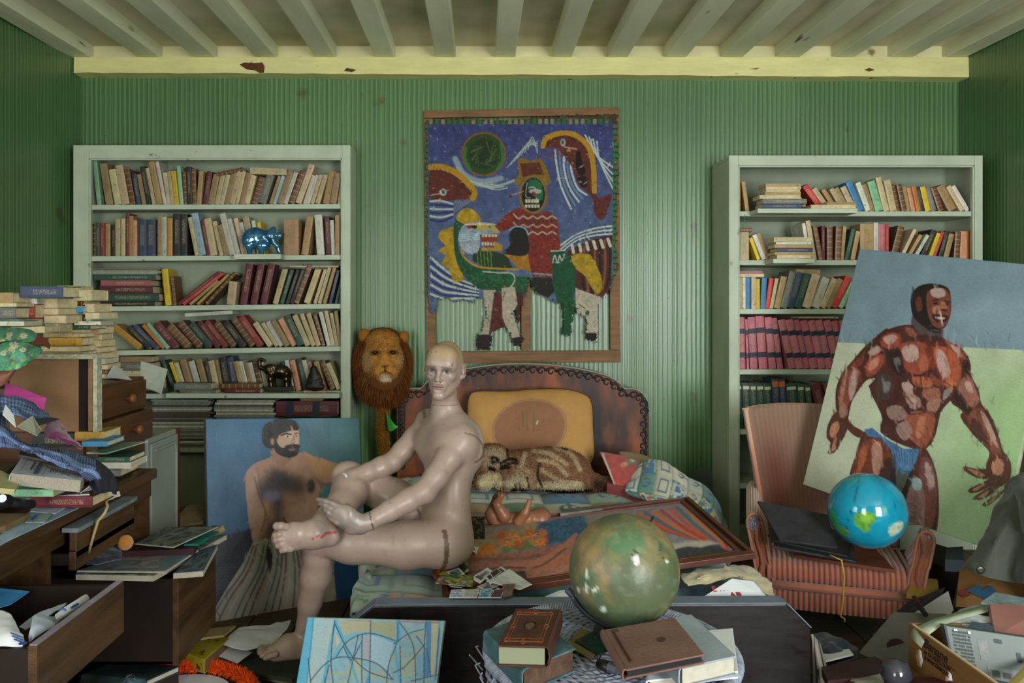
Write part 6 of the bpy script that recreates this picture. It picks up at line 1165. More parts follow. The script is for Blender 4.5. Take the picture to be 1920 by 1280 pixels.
# ---- loose photographs, postcards and prints
PRINT = mk('photo_paper', vc='Col', rough=.35, spec=.5)
def card(pts, label, fn, group='snapshots strewn on the painting', cat='photograph', name='photograph', n=26, lift=0, Yz=None, zb=.362):
    """pts: four photo px corners, laid on a nearly flat heap"""
    q = []
    for x, y in pts:
        Y = (H-zb-lift)/((y-VY)/F); q.append(P(x, y, Y))
    o = painted(name, q, n, n, fn, None, PRINT, None, .0012); return tag(o, label, cat, group)
def bw(seed, white=.12, tone='3a3c44', hi='a9adb4'):
    def f(p, u, v):
        p.c[:] = lin('dcdfe4'); m = (u > white) & (u < 1-white) & (v > white) & (v < 1-white); g = fbm(u*4+seed, v*4, seed=seed); c = np.array(lin(tone))*(1-np.clip((g-.4)*5, 0, 1))[:, None]+np.array(lin(hi))*np.clip((g-.4)*5, 0, 1)[:, None]; p.c[m] = c[m]
    return f
def colr(seed, pal, white=.0, sc=4):
    def f(p, u, v):
        p.c[:] = lin('d8d8d4'); m = (u >= white) & (u <= 1-white) & (v >= white) & (v <= 1-white); g = fbm(u*sc+seed, v*sc, seed=seed); k = np.clip(((g-.25)/.5*len(pal)).astype(int), 0, len(pal)-1); c = np.array([lin(a) for a in pal])[k]; p.c[m] = c[m]
    return f
def portrait(p, u, v):
    p.c[:] = lin('c9d2cc'); p.c[(np.hypot(u-.52, (v-.36)*1.1) < .22)] = lin('1c1c20'); p.c[(np.hypot(u-.52, (v-.42)*.9) < .14)] = lin('b8b0a4'); p.c[(np.hypot((u-.5)*.8, v-1.02) < .38)] = lin('17171c')
card([(878, 1025), (898, 1025), (892, 1040), (869, 1039)], 'tiny black and white portrait card on orange paint', portrait, None, lift=.03)
card([(822, 1060), (873, 1042), (880, 1070), (838, 1090)], 'dark snapshot with a pale hand shape beside the mannequin', colr(3, ['1c1c1e', '3a3c38', '6f7a70', 'a8b0a0', '28281f']), lift=.012)
card([(808, 1072), (850, 1056), (862, 1068), (818, 1090)], 'maroon card with yellow spot next to the mannequin hip', colr(8, ['5a201c', '7a2c22', '6a2a20', 'b89a30']), None, 'card', 'card', lift=.014)
card([(838, 1072), (860, 1064), (872, 1076), (848, 1088)], 'white bordered blue snapshot half under a green card', bw(5, .14, '3a4a58', '7a8a98'), lift=.018)
card([(816, 1094), (828, 1074), (888, 1080), (886, 1100)], 'green and yellow painted postcard on the snapshots', colr(11, ['3a5a3c', '6a8a44', 'b8b048', '2f4a48', '8a5a4a', '9aa8a0']), None, 'postcard', 'postcard', lift=.022)
card([(828, 1088), (872, 1090), (866, 1102), (846, 1100)], 'white bordered print under the green postcard', bw(6, .1, '4a4c50', '8a8c90'), lift=.010)
card([(882, 1084), (914, 1064), (926, 1072), (900, 1094)], 'black and white snapshot at the heap edge, widest margin', bw(21, .16), lift=.020)
card([(908, 1082), (940, 1062), (952, 1070), (920, 1096)], 'black and white snapshot with a deep black corner', bw(22, .08, '15151a', '4a4a50'), lift=.024)
card([(918, 1074), (932, 1066), (940, 1072), (924, 1084)], 'nearly black snapshot on top of the white ones', bw(23, .04, '101014', '2a2a30'), lift=.030)
card([(912, 1090), (955, 1066), (998, 1096), (975, 1106)], 'large white sheet with a faint drawing over the snapshots', bw(24, .03, 'c4c8cf', 'e2e4e8'), None, 'sheet', 'sheet', lift=.027)
card([(895, 1100), (930, 1084), (950, 1092), (912, 1108)], 'grey landscape snapshot under the white sheet', bw(25, .06, '4c4c50', 'b0b0b2'), lift=.018)
card([(886, 1106), (922, 1094), (938, 1104), (900, 1116)], 'white edged dark snapshot at the foot of the heap', bw(26, .1, '2a2a2c', '8a8a8c'), lift=.014)
card([(846, 1106), (872, 1104), (868, 1121), (842, 1121)], 'pale blue striped card by the footboard', colr(14, ['5f88b4', '9fb8d4', 'd0d8e0', '7f9cc4'], .05, 6), 'printed cards along the footboard', 'card', 'card', lift=.030)
card([(872, 1105), (900, 1104), (894, 1121), (868, 1121)], 'cream and blue card with paint blobs by the footboard', colr(15, ['b8bcb0', '8fa0b4', 'd0cfc4', 'a89c78'], .05, 6), 'printed cards along the footboard', 'card', 'card', lift=.030)
card([(902, 1104), (924, 1103), (918, 1121), (896, 1121)], 'bright blue card with white lines by the footboard', colr(16, ['2f7fb8', '4f9cd0', 'b8d0e0', '2a6fa8'], .05, 6), 'printed cards along the footboard', 'card', 'card', lift=.030)
card([(926, 1106), (946, 1103), (940, 1121), (918, 1121)], 'navy card with a red flower by the footboard', colr(17, ['20263c', '2f3c5c', '7a2c30', '283048'], .05, 5), 'printed cards along the footboard', 'card', 'card', lift=.032)
card([(942, 1096), (966, 1094), (960, 1116), (944, 1121)], 'brown folded card standing against the snapshots', colr(18, ['6a5248', '84685a', '5a4840']), None, 'card', 'card', lift=.034)
card([(966, 1072), (984, 1070), (988, 1084), (972, 1084)], 'dark blue print sticking out behind the white sheet', colr(19, ['1c2432', '26303c']), None, 'print', 'print', lift=.020)
# satin, poster
SATIN = mk('satin', 'b8ab88', .28, sheen=.3, spec=.6)
ctrl = [[(1278, 1072, 2.74), (1310, 1066, 2.76), (1350, 1064, 2.78), (1385, 1058, 2.8), (1415, 1064, 2.8), (1438, 1088, 2.72)], [(1278, 1084, 2.68), (1308, 1078, 2.66), (1345, 1070, 2.68), (1380, 1070, 2.72), (1418, 1080, 2.7), (1446, 1100, 2.64)], [(1282, 1086, 2.64), (1312, 1082, 2.64), (1345, 1076, 2.65), (1372, 1074, 2.68), (1425, 1100, 2.62), (1452, 1114, 2.56)], [(1290, 1094, 2.62), (1320, 1090, 2.62), (1350, 1086, 2.63), (1385, 1082, 2.66), (1430, 1112, 2.56), (1456, 1122, 2.53)]]
o = sheet('satin_cloth', net(ctrl, 18, 18), SATIN, None, None, .005, 0, wr=.020, seed=2, wsc=16); tag(o, 'crumpled cream satin cloth at the bed foot beside the old globe', 'cloth')
pq = [P(1385, 1086, 2.585), P(1415, 1092, 2.57), P(1438, 1128, 2.535), P(1300, 1130, 2.54)]
T = thing('poster', 'white paper with red capital lettering sticking over the footboard', 'poster', (pq[2]+pq[3])/2, world=True); pq = [P(1372, 1085, 2.60), P(1412, 1090, 2.60), P(1445, 1126, 2.535), P(1305, 1128, 2.535)]
a, b = pq[3], pq[2]; xd = (b-a).normalized(); yd = ((pq[0]+pq[1])/2-(a+b)/2); nn_ = xd.cross(yd).normalized(); nn_ = nn_ if nn_.z > 0 else -nn_
MB().prism([p_ for p_ in pq], nn_*.0015).build('paper', SHEETW, T)
RED = mk('red_ink', 'a03038', .6); Mx = frame_mat(lerp(a, b, .17)+yd*.44+nn_*.003, xd+yd.normalized()*.12, yd); text('lettering', 'E ROI', .027, RED, T, Mx, bold=.0012); Mx = frame_mat(lerp(a, b, .46)+yd*.08+nn_*.003, xd+yd.normalized()*.10, yd); text('lettering', 'AR', .032, RED, T, Mx, bold=.002)
o = MB().prism([P(1015, 1122, 2.545), P(1085, 1121, 2.545), P(1085, 1105, 2.60), P(1048, 1108, 2.60)], (0, 0, .002)).build('sheet', SHEETW); tag(o, 'blank white sheet on the bed left of the old globe', 'sheet')
# ================================================================ ARMCHAIR, GLOBES, WICKER TABLE, FLOOR HEAP AT THE FRONT
def Pz(px, py, z): Y = (H-z)*F/(py-VY); return P(px, py, Y)
def slab(name, label, cat, pts, th, mat, group=None, bevel=0, up=None, parent=None):
    """thin solid under a quad of points (px, py, Y) or vectors"""
    q = [p if isinstance(p, Vector) else P(*p) for p in pts]; n = (q[1]-q[0]).cross(q[2]-q[0]).normalized(); n = n if (n.z > 0 if abs(n.z) > .15 else n.y < 0) else -n
    o = MB().hexa([p-n*th for p in q]+q).build(name, mat, parent, bevel=bevel)
    if parent is None: tag(o, label, cat, group)
    return o
CH = (1.376, 3.15); CE = (.951, -.309); CD = (.309, .951)
def cw(x, y, z): return np.array([CH[0]+CE[0]*x+CD[0]*y, CH[1]+CE[1]*x+CD[1]*y, z])
chair = thing('armchair', 'salmon ribbed armchair with frayed worn arms and folders on it', 'armchair', (*CH, 0), world=True)
RIB = mk('ribbed_velour', vc='Col', rough=.85, sheen=.4, bump=.15, bscale=260)
def ribs(name, fn, nr, nv, amp, col, along='u', sub=6, thick=0):
    nu = nr*sub; G = np.array([[fn(i/nu, j/nv) for i in range(nu+1)] for j in range(nv+1)]); h, w = G.shape[:2]; V = G.reshape(-1, 3); v, u = np.meshgrid(np.linspace(0, 1, h), np.linspace(0, 1, w), indexing='ij'); u, v = u.ravel(), v.ravel()
    i = (np.arange(w-1)[None]+np.arange(h-1)[:, None]*w).ravel(); Q = np.stack([i, i+1, i+w+1, i+w], 1); N = vnormals(V, Q); ctr = cw(0, .28, .2)
    if ((V-ctr)*N).sum(1).mean() < 0: Q = Q[:, ::-1]; N = -N
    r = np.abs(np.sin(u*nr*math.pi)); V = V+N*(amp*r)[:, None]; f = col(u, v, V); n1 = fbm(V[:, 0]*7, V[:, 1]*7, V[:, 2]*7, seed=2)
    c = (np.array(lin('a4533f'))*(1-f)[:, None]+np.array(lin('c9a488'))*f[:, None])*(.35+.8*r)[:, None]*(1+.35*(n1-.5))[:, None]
    o = npmesh(name, V, Q, RIB, chair, True, c); return solid(o, thick, -1) if thick else o
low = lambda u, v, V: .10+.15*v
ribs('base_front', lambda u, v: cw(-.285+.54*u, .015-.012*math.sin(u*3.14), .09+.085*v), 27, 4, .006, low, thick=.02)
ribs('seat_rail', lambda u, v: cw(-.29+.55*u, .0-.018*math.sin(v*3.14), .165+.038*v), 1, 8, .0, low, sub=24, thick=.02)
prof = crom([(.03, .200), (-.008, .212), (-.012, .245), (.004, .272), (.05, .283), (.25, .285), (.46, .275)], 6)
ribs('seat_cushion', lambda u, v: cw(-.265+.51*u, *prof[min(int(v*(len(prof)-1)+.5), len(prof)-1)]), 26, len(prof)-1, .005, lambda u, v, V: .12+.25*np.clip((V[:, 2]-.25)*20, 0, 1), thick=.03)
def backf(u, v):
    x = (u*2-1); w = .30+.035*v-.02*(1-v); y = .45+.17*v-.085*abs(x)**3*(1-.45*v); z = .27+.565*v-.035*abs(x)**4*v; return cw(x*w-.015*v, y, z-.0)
ribs('backrest', backf, 30, 26, .007, lambda u, v, V: np.clip(.35+.6*v-.5*np.exp(-((u-.12)/.14)**2-((v-.45)/.35)**2), 0, 1), thick=.07)  # fades upward; the redder left patch paints in the lit part
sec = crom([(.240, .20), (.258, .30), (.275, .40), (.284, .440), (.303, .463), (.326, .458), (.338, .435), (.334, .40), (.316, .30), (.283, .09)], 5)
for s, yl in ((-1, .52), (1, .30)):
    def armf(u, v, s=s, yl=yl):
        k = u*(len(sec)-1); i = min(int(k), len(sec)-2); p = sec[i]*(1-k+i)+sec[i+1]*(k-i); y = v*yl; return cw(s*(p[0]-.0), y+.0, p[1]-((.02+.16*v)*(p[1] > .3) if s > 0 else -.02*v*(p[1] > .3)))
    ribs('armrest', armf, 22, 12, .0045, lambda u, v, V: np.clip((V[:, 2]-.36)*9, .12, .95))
    dz_ = .02 if s > 0 else 0; q = [Vector(cw(s*p[0], -.004, p[1]-dz_*(p[1] > .3))) for p in sec]; MB().prism(q, Vector(cw(0, .02, 0)-cw(0, 0, 0))).build('arm_front', mk('velour_plain', '8e5238', .85, var=.3, vscale=20, sheen=.3, bump=.3, bscale=120), chair)
    MB().tube([Vector(cw(s*p[0], -.007, p[1]-dz_*(p[1] > .3))) for p in sec], .006, 6).build('piping', mk('velour_piping', '9a6a50', .85), chair)
    MB().tube([Vector(cw(s*(.292+.012*math.sin(k)), -.010, .43-.034*k)) for k in range(11)], [.008]*11, 6).build('fold_rib', MATS['velour_plain'], chair)
    # frayed patch on the roll: foam, blue lining, threads
    rs = np.random.RandomState(3); n = 600; th = rs.rand(n)*6.28; rr = rs.rand(n)**.5; pts = np.array([cw(s*(.310+.026*r*math.cos(t)), -.004+.03*abs(r*math.sin(t)) if s > 0 else -.006, .425+.03*r*math.sin(t)) for t, r in zip(th, rr)]); nr = np.tile(cw(0, -1, .3)-cw(0, 0, 0), (n, 1))
    cc = np.array([lin(('8a90a4', 'b0b0b4', '6f7488', 'a88a40')[min(3, int(r*2+rs.rand()*2))]) for r in rr]); fur('frayed_patch', pts, nr, .016, .0014, cc, (0, 0, -1), .7, MATS['fur'], chair, curl=.9)
for k in range(4): MB().tube([Vector(cw(.315+.012*k-.03, -.01, .40)), Vector(cw(.318+.012*k-.03+.01*hsh(k), -.02, .375)), Vector(cw(.31+.012*k-.03, -.018, .35-.02*hsh(k, 2)))], .0016, 4).build('torn_thread', mk('thread_pale', '7a6a58', .9), chair)
for x, y in ((-.26, .05), (.24, .05), (-.24, .55), (.24, .55)): MB().lathe([(.016, 0), (.022, .095)], 10, cw(x, y, 0)).build('leg', DARKW, chair)
# folders, plank, string
BLK = mk('black_card', '1c1c20', .45, var=.3, vscale=12); BLK2 = mk('black_leatherette', '2a2a2e', .5, var=.3, vscale=18, bump=.2, bscale=120)
slab('tray', 'flat brown board with a ledge under the black folders', 'board', [Pz(1490, 1040, .305), Pz(1678, 1068, .305), Pz(1640, 1026, .305), Pz(1480, 1006, .305)], .012, mk('tray_wood', '6a3a28', .5, var=.3))
for k, (q, lb, m_) in enumerate((([(1450, 1024, 3.10), (1606, 1052, 3.02), (1600, 1010, 3.20), (1455, 985, 3.28)], 'dark grey folder lowest on the armchair seat', BLK2), ([(1446, 1012, 3.12), (1590, 1042, 3.04), (1596, 996, 3.22), (1440, 972, 3.28)], 'black folder in the middle of the armchair pile', BLK), ([(1462, 1012, 3.05), (1570, 1026, 3.0), (1552, 964, 3.18), (1420, 938, 3.22)], 'large black portfolio leaning on the armrest, topmost of the pile', BLK2))):
    slab('folder', lb, 'folder', q, .010, m_, 'black folders on the armchair', bevel=.002)
tag(MB().tube([P(1556, 1040, 3.02), P(1578, 1050, 2.99), P(1583, 1080, 2.99), P(1581, 1120, 2.99), P(1578, 1145, 2.985), P(1576, 1155, 2.985), P(1584, 1160, 2.98), P(1583, 1166, 2.98)], .0032, 6).build('string', mk('yellow_string', 'b8922e', .8, bump=.5, bscale=400), smooth=True), 'thin yellow string hanging down the armchair front', 'string')
# ---- globes
def sphere(c, r, n=96, m=64):
    v = []; 
    for j in range(m+1):
        t = math.pi*j/m
        for i in range(n): a = 2*math.pi*i/n; v.append((c[0]+r*math.sin(t)*math.cos(a), c[1]+r*math.sin(t)*math.sin(a), c[2]+r*math.cos(t)))
    q = [(j*n+i, (j+1)*n+i, (j+1)*n+(i+1) % n, j*n+(i+1) % n) for j in range(m) for i in range(n)]
    return np.array(v), np.array(q)
gc = P(1626, 957, 3.02); gr_ = 70.5/F*3.02*.985
V, Q = sphere(gc, gr_); p = Paint(VX+V[:, 0]/V[:, 1]*F, VY-(V[:, 2]-H)/V[:, 1]*F, '1488a4'); fr_ = V[:, 1] < gc.y+.02; p.noise(.25, 22, 4)
p.poly([(1600, 972), (1606, 962), (1620, 958), (1634, 960), (1644, 968), (1642, 978), (1632, 984), (1632, 992), (1620, 998), (1612, 990), (1604, 984)], '5a9a3a', 1.5, 2, .6, 5); p.poly([(1614, 966), (1628, 964), (1634, 974), (1622, 980), (1614, 976)], '7fae3c', 2, 2); p.poly([(1557, 950), (1564, 960), (1572, 985), (1578, 1000), (1566, 990), (1557, 970)], '3c9a4c', 1.5, 0, .5, 4); p.poly([(1572, 985), (1590, 992), (1592, 1006), (1578, 1006)], '5a9a4a', 1.5, 0, .6, 4)
p.poly([(1668, 988), (1684, 978), (1694, 980), (1690, 994), (1676, 1004), (1668, 1004)], 'a8b8a0', 1.2, 2, .4, 4); p.poly([(1655, 946), (1660, 950), (1662, 962), (1656, 956)], '5a9a70', 1); p.poly([(1584, 900), (1610, 892), (1640, 892), (1620, 902), (1590, 912)], '2f9a98', 3, 0, 0, 6, .5)
p.line([(1612, 890), (1604, 930), (1590, 975), (1586, 1010)], 1.6, '0d5a70', .8); p.line([(1640, 892), (1668, 920), (1680, 960), (1676, 1000)], 1.2, '0f6a80', .8)
c = p.c.copy(); bk = ~fr_; c[bk] = lin('1488a4'); T = thing('beach_ball', 'shiny turquoise inflatable globe ball resting on the armchair folders', 'ball', (gc.x, gc.y, gc.z-gr_), world=True); npmesh('ball', V, Q, mk('ball_vinyl', vc='Col', rough=.12, spec=.6, coat=.3), T, True, c)
gc2 = P(1170, 1068, 1.97); g2 = 104/F*1.97*.985
V, Q = sphere(gc2, g2, 128, 84); x, y, z = ((V-np.array(gc2))/g2).T; c = np.tile(np.array(lin('525c40')), (len(V), 1))
def tt(a, col):
    global c
    a = np.clip(a, 0, 1); c = c*(1-a[:, None])+np.array(lin(col))*a[:, None]
n1 = fbm(x*1.6, y*1.6, z*1.6, seed=5); tt((n1-.46)*6*.8, '8a744a'); tt((fbm(x*1.3, y*1.3, z*1.3, seed=9)-.55)*6, '4f6c4c'); tt((fbm(x*4, y*4, z*4, seed=12)-.52)*4*.5, '4f5648'); tt((fbm(x*9, y*9, z*9, seed=15)-.58)*5*.18, 'a8a88c'); tt((.030-np.abs(fbm(x*3.2, y*3.2, z*3.2, seed=21)-.5))*30*.5, '4a5040'); tt((fbm(x*11, y*11, z*11, seed=25)-.85)*30, 'c5c5b8')
p = Paint(VX+V[:, 0]/V[:, 1]*F, VY-(V[:, 2]-H)/V[:, 1]*F, '000000'); p.c = c
for q in ([(1083, 1100), (1087, 1104), (1086, 1112), (1082, 1106)], [(1098, 1094), (1103, 1098), (1101, 1112), (1096, 1106)], [(1112, 1104), (1122, 1100), (1116, 1110), (1110, 1109)], [(1100, 1065), (1103, 1078), (1101, 1090), (1098, 1078)], [(1247, 1048), (1253, 1052), (1250, 1056)], [(1126, 1140), (1134, 1136), (1135, 1146), (1128, 1147)], [(1186, 1045), (1196, 1040), (1198, 1056), (1190, 1058)]): p.poly(q, 'cfd0c4', .8, 2)
for q in ([(1184, 1036), (1190, 1050), (1200, 1058)], [(1240, 1018), (1238, 1036), (1250, 1052)], [(1186, 1030), (1197, 1040), (1199, 1056)]): p.line(q, 1.4, '2b2e24', .8)
T = thing('old_globe', 'large worn green and ochre globe with chipped varnish on the wicker table', 'globe', (gc2.x, gc2.y, .5), world=True); npmesh('sphere', V, Q, mk('globe_varnish', vc='Col', rough=.42, spec=.4, bump=.12, bscale=50, rvar=.1), T, True, p.c)
STEEL = mk('grey_metal', '6f7280', .35, metal=.7, var=.2)
aw = [gc2+Vector((math.cos(a)*(g2+.008), .0, math.sin(a)*(g2+.008))) for a in [math.radians(k) for k in range(205, 266, 6)]]; MB().tube(aw, .007, 8).build('meridian_arm', STEEL, T, smooth=True)
MB().tube([aw[0]+Vector((-.012, 0, .012)), aw[0]+Vector((.004, 0, -.002))], [.008, .010], 10).build('pivot_knob', STEEL, T); MB().lathe([(.075, 0), (.072, .006), (.03, .012), (.012, .018)], 24, (gc2.x, gc2.y, .502)).build('stand_foot', mk('stand_black', '18181a', .4), T)
# ---- wicker table
WK = mk('wicker_cane', '8f96a6', .6, var=.25, vscale=60); WX, WYc, WR, WZ = .285, 1.865, .29, .497
T = thing('wicker_table', 'round grey wicker table heaped with books in front of the bed', 'table', (WX, WYc, 0), world=True)
m = MB()
for k in range(26):
    r = .02+k*.0102; n = max(16, int(r*420)); ph = k*math.pi
    m.tube([Vector((WX+r*math.cos(a), WYc+r*math.sin(a), WZ+.0035*math.sin(a*(28 if k > 8 else 12)*.5*2+ph))) for a in [2*math.pi*i/n for i in range(n+1)]], .0046, 5, False)
m.build('woven_top', WK, T, smooth=True)['kind'] = 'stuff'
MB().lathe([(.275, WZ-.012), (.275, WZ-.006)], 40, (WX, WYc, 0)).build('top_shade_disc', mk('top_shadow', '3a3e48', .8), T)  # dark disc below the weave, coloured as the shade between canes
for j in range(6):
    n = 420; MB().tube([Vector((WX+(WR-.006+.011*math.cos(a*38+j*1.047))*math.cos(a), WYc+(WR-.006+.011*math.cos(a*38+j*1.047))*math.sin(a), WZ+.002+.011*math.sin(a*38+j*1.047))) for a in [2*math.pi*i/n for i in range(n+1)]], .0036, 5, False).build('rim_braid', WK, T, smooth=True)
m = MB()
for k in range(44):
    z = WZ-.02-k*.0108; r = WR-.004-.02*math.sin(k/44*math.pi); n = 120
    m.tube([Vector((WX+(r+.005*math.sin(a*18+k*math.pi))*math.cos(a), WYc+(r+.005*math.sin(a*18+k*math.pi))*math.sin(a), z)) for a in [2*math.pi*i/n for i in range(n+1)]], .0045, 4, False)
m.build('woven_side', WK, T, smooth=True)['kind'] = 'stuff'
for k in range(36): a = 2*math.pi*k/36; MB().tube([Vector((WX+(WR-.006-.02*math.sin(t*math.pi))*math.cos(a), WYc+(WR-.006-.02*math.sin(t*math.pi))*math.sin(a), .005+t*(WZ-.01))) for t in (0, .25, .5, .75, 1)], .0045, 5).build('stake', WK, T, smooth=True)
for k in range(6): a = math.radians(168+k*9); r = WR+.008; MB().tube([Vector((WX+r*math.cos(a), WYc+r*math.sin(a), WZ-.05)), Vector((WX+(r+.02)*math.cos(a+.05), WYc+(r+.02)*math.sin(a+.05), WZ-.01-.01*hsh(k))), Vector((WX+(r+.012+.02*hsh(k))*math.cos(a+.12), WYc+(r+.02)*math.sin(a+.12), WZ+.012*hsh(k, 2)))], .0018, 4).build('loose_cane', WK, T)
# ---- books lying on the wicker table
def tome(label, q, th, cov, pag, spine, group=None, name='book', ov=.004, cat='book', board=.004):
    """q: four corner vectors of the top face; spine: index of the edge (q[i]-q[i+1]) that is bound"""
    n = (q[1]-q[0]).cross(q[2]-q[0]).normalized(); n = n if n.z > 0 else -n; c = sum(q, Vector())/4
    T = thing(name, label, cat, c-n*th, world=True); tag(T, None, None, group)
    MB().hexa([p-n*board for p in q]+q).build('front_cover', cov, T, bevel=.0012); MB().hexa([p-n*th for p in q]+[p-n*(th-board) for p in q]).build('back_cover', cov, T, bevel=.0012)
    i = [p+(c-p).normalized()*ov*1.6 for p in q]; MB().hexa([p-n*(th-board-.0004) for p in i]+[p-n*(board+.0004) for p in i]).build('pages', pag, T)
    a, b = q[spine], q[(spine+1) % 4]; o = ((a+b)/2-c).normalized()*.006; k = [Vector((0, 0, 0)), o*.8, o, o*.8, Vector((0, 0, 0))]; h = [0, .15, .5, .85, 1]
    v = [a+k[j]-n*th*h[j] for j in range(5)]+[b+k[j]-n*th*h[j] for j in range(5)]; ob = mesh('spine', [p-c+n*th for p in v], [(j, j+1, j+6, j+5) for j in range(4)], cov, T); solid(ob, .003); return T, n
def para(a, b, c_, z): A_, B_, C_ = Pz(*a, z), Pz(*b, z), Pz(*c_, z); return [A_, B_, C_, A_+C_-B_]
def tooled(name, base, line):
    m = mk(name, base, .5, var=.3, vscale=25, bump=.2, bscale=90); return m
GRN = mk('mottled_green_board', '3c5c62', .5, var=.45, vscale=25, col2='6f8a90', c2scale=18, c2=(.5, .7)); OLDP = mk('old_page_edges', '5a4030', .8, var=.4, vscale=40, bump=.3, bscale=150)
zt = WZ+.012
tome('thick mottled blue-green book with torn brown page edge, on the wicker table', para((909, 1181), (982, 1254), (1079, 1215), zt+.052), .052, GRN, OLDP, 0)
q = para((967, 1140), (1048, 1142), (1023, 1212), zt+.098); BRN = mk('tooled_brown_leather', '46251c', .42, var=.3, vscale=25, bump=.2, bscale=90)
T, n = tome('small brown leather book with gilt tooled border, atop the blue-green one', q, .044, BRN, mk('page_block_green', '7a7e64', .8), 1)
GILT = mk('tooling_ochre', '7d4828', .5, var=.3, vscale=60)
e1, e2_ = q[1]-q[0], q[3]-q[0]
def on(u, v, h=.0008): return q[0]+e1*u+e2_*v+n*h
for i0, i1 in ((.10, .125), (.17, .185)):
    m = MB()
    for a, b, c_, d in (((i0, i0), (1-i0, i0), (1-i1, i1), (i1, i1)), ((1-i0, i0), (1-i0, 1-i0), (1-i1, 1-i1), (1-i1, i1)), ((1-i0, 1-i0), (i0, 1-i0), (i1, 1-i1), (1-i1, 1-i1)), ((i0, 1-i0), (i0, i0), (i1, i1), (i1, 1-i1))): m.hexa([on(*z_, .0002) for z_ in (a, b, c_, d)]+[on(*z_) for z_ in (a, b, c_, d)])
    m.build('tooled_border', GILT, T)
for u, v in ((.14, .14), (.86, .14), (.14, .86), (.86, .86), (.14, .5), (.86, .5), (.5, .10), (.5, .9)): MB().tube([on(u+.05*math.cos(a)*(1 if k else 1), v+.045*math.sin(a)) for k, a in enumerate([2*math.pi*i/12 for i in range(13)])], .0009, 4).build('corner_scroll', GILT, T)
MB().tube([on(.5+.14*math.cos(a), .48+.1*math.sin(a)) for a in [2*math.pi*i/20 for i in range(21)]], .0012, 4).build('medallion', mk('medallion_dark', '2a1a16', .5), T); MB().prism([on(.5+.10*math.cos(a), .48+.075*math.sin(a), .0003) for a in [2*math.pi*i/16 for i in range(16)]], n*.0006).build('medallion_boss', mk('medallion_boss', '5a4a34', .5), T)
MB().tube([Pz(1017, 1216, zt+.075), Pz(1016, 1222, zt+.07), Pz(1020, 1230, zt+.058), Pz(1025, 1238, zt+.054)], .0028, 5).build('ribbon', mk('ribbon_yellow', 'b8a040', .7), T)
GREYC = mk('grey_linen_cover', '8f9aa4', .55, var=.12, vscale=10, bump=.15, bscale=150)
tome('white catalogue lowest under the grey linen book', para((1225, 1190), (1215, 1275), (1384, 1258), zt+.018), .016, SHEETW, PAGEW, 0)
tome('thick grey linen book under the brown album', para((1204, 1168), (1296, 1151), (1381, 1229), zt+.062), .042, GREYC, PAGEW, 3)
q = para((1132, 1180), (1265, 1157), (1321, 1226), zt+.084); ALB = mk('brown_album_suede', '6f5248', .7, var=.2, vscale=12, bump=.2, bscale=140)
T, n = tome('flat brown suede photograph album laced on one side', q, .020, ALB, BLK, 3, None, 'photo_album', cat='album'); e1, e2_ = q[1]-q[0], q[3]-q[0]
m = MB(); m.tube([on(.10, .12+.76*k/10, .0022) for k in range(11)], .0022, 5).build('lace', mk('lace_dark', '3a2418', .8), T)
for u, v, r in ((.62, .50, .06), (.13, .08, .05)): MB().prism([on(u+r*math.cos(a), v+r*1.0*math.sin(a), .0002) for a in [2*math.pi*i/14 for i in range(14)]], n*.0006).build('stamp', mk('stamp_dark', '4a352e', .7, var=.4, vscale=80), T)
def flat(name, label, cat, pts, z, mat, th=.0015, group=None, dz=0): return slab(name, label, cat, [Pz(x, y, z) for x, y in pts], th, mat, group)
flat('booklet', 'dark green booklet with pale lettering lying between the books', 'booklet', [(1078, 1200), (1120, 1225), (1150, 1205), (1118, 1180)], zt+.006, mk('booklet_green', '1d3a34', .4, var=.5, vscale=60, col2='8fa098', c2scale=90, c2=(.66, .7)), .004)
flat('booklet', 'slate blue booklet tucked under the brown album', 'booklet', [(1118, 1182), (1160, 1210), (1185, 1222), (1140, 1178)], zt+.010, mk('booklet_blue', '34505c', .4, var=.4, vscale=40), .004)
flat('envelope', 'yellowed envelope under the green booklet on the wicker table', 'envelope', [(1062, 1210), (1110, 1236), (1130, 1196), (1090, 1176)], zt+.001, mk('envelope_tan', '7a6a44', .7), .001)
T = thing('bulb_holder', 'black lamp socket with a short wire on the wicker table', 'socket', Pz(1133, 1250, zt), world=True); MB().tube([Pz(1122, 1243, zt+.012), Pz(1145, 1252, zt+.012)], [.010, .014], 12).build('socket', BLK, T, smooth=True); MB().tube([Pz(1120, 1242, zt+.014), Pz(1128, 1225, zt+.006), Pz(1146, 1212, zt+.006), Pz(1165, 1204, zt+.012)], .0016, 5).build('wire', BLK, T)
MB().tube([Pz(1143, 1250, zt+.016), Pz(1158, 1256, zt+.016)], [.012, .010], 12).build('collar', STEEL, T)
# ---- cardboard banana box with a computer case, portfolio, jacket
CARD = mk('cardboard', '8a6236', .8, var=.15, vscale=9, bump=.15, bscale=80, stretch=(1, 1, 6)); CARDE = mk('cardboard_edge', 'c8b088', .85)
T = thing('banana_box', 'open cardboard fruit box lettered Banane, holding a computer case', 'box', (1.25, 2.1, 0), world=True)
a0, a1 = Vector((1.236, 2.345, 0)), Vector((1.262, 1.62, 0)); hh = .372; ins_ = Vector((.006, 0, 0))
def wall(p, q, t, nm): MB().hexa([p, q, q+t, p+t, p+Vector((0, 0, hh)), q+Vector((0, 0, hh)), q+t+Vector((0, 0, hh)), p+t+Vector((0, 0, hh))]).build(nm, CARD, T)
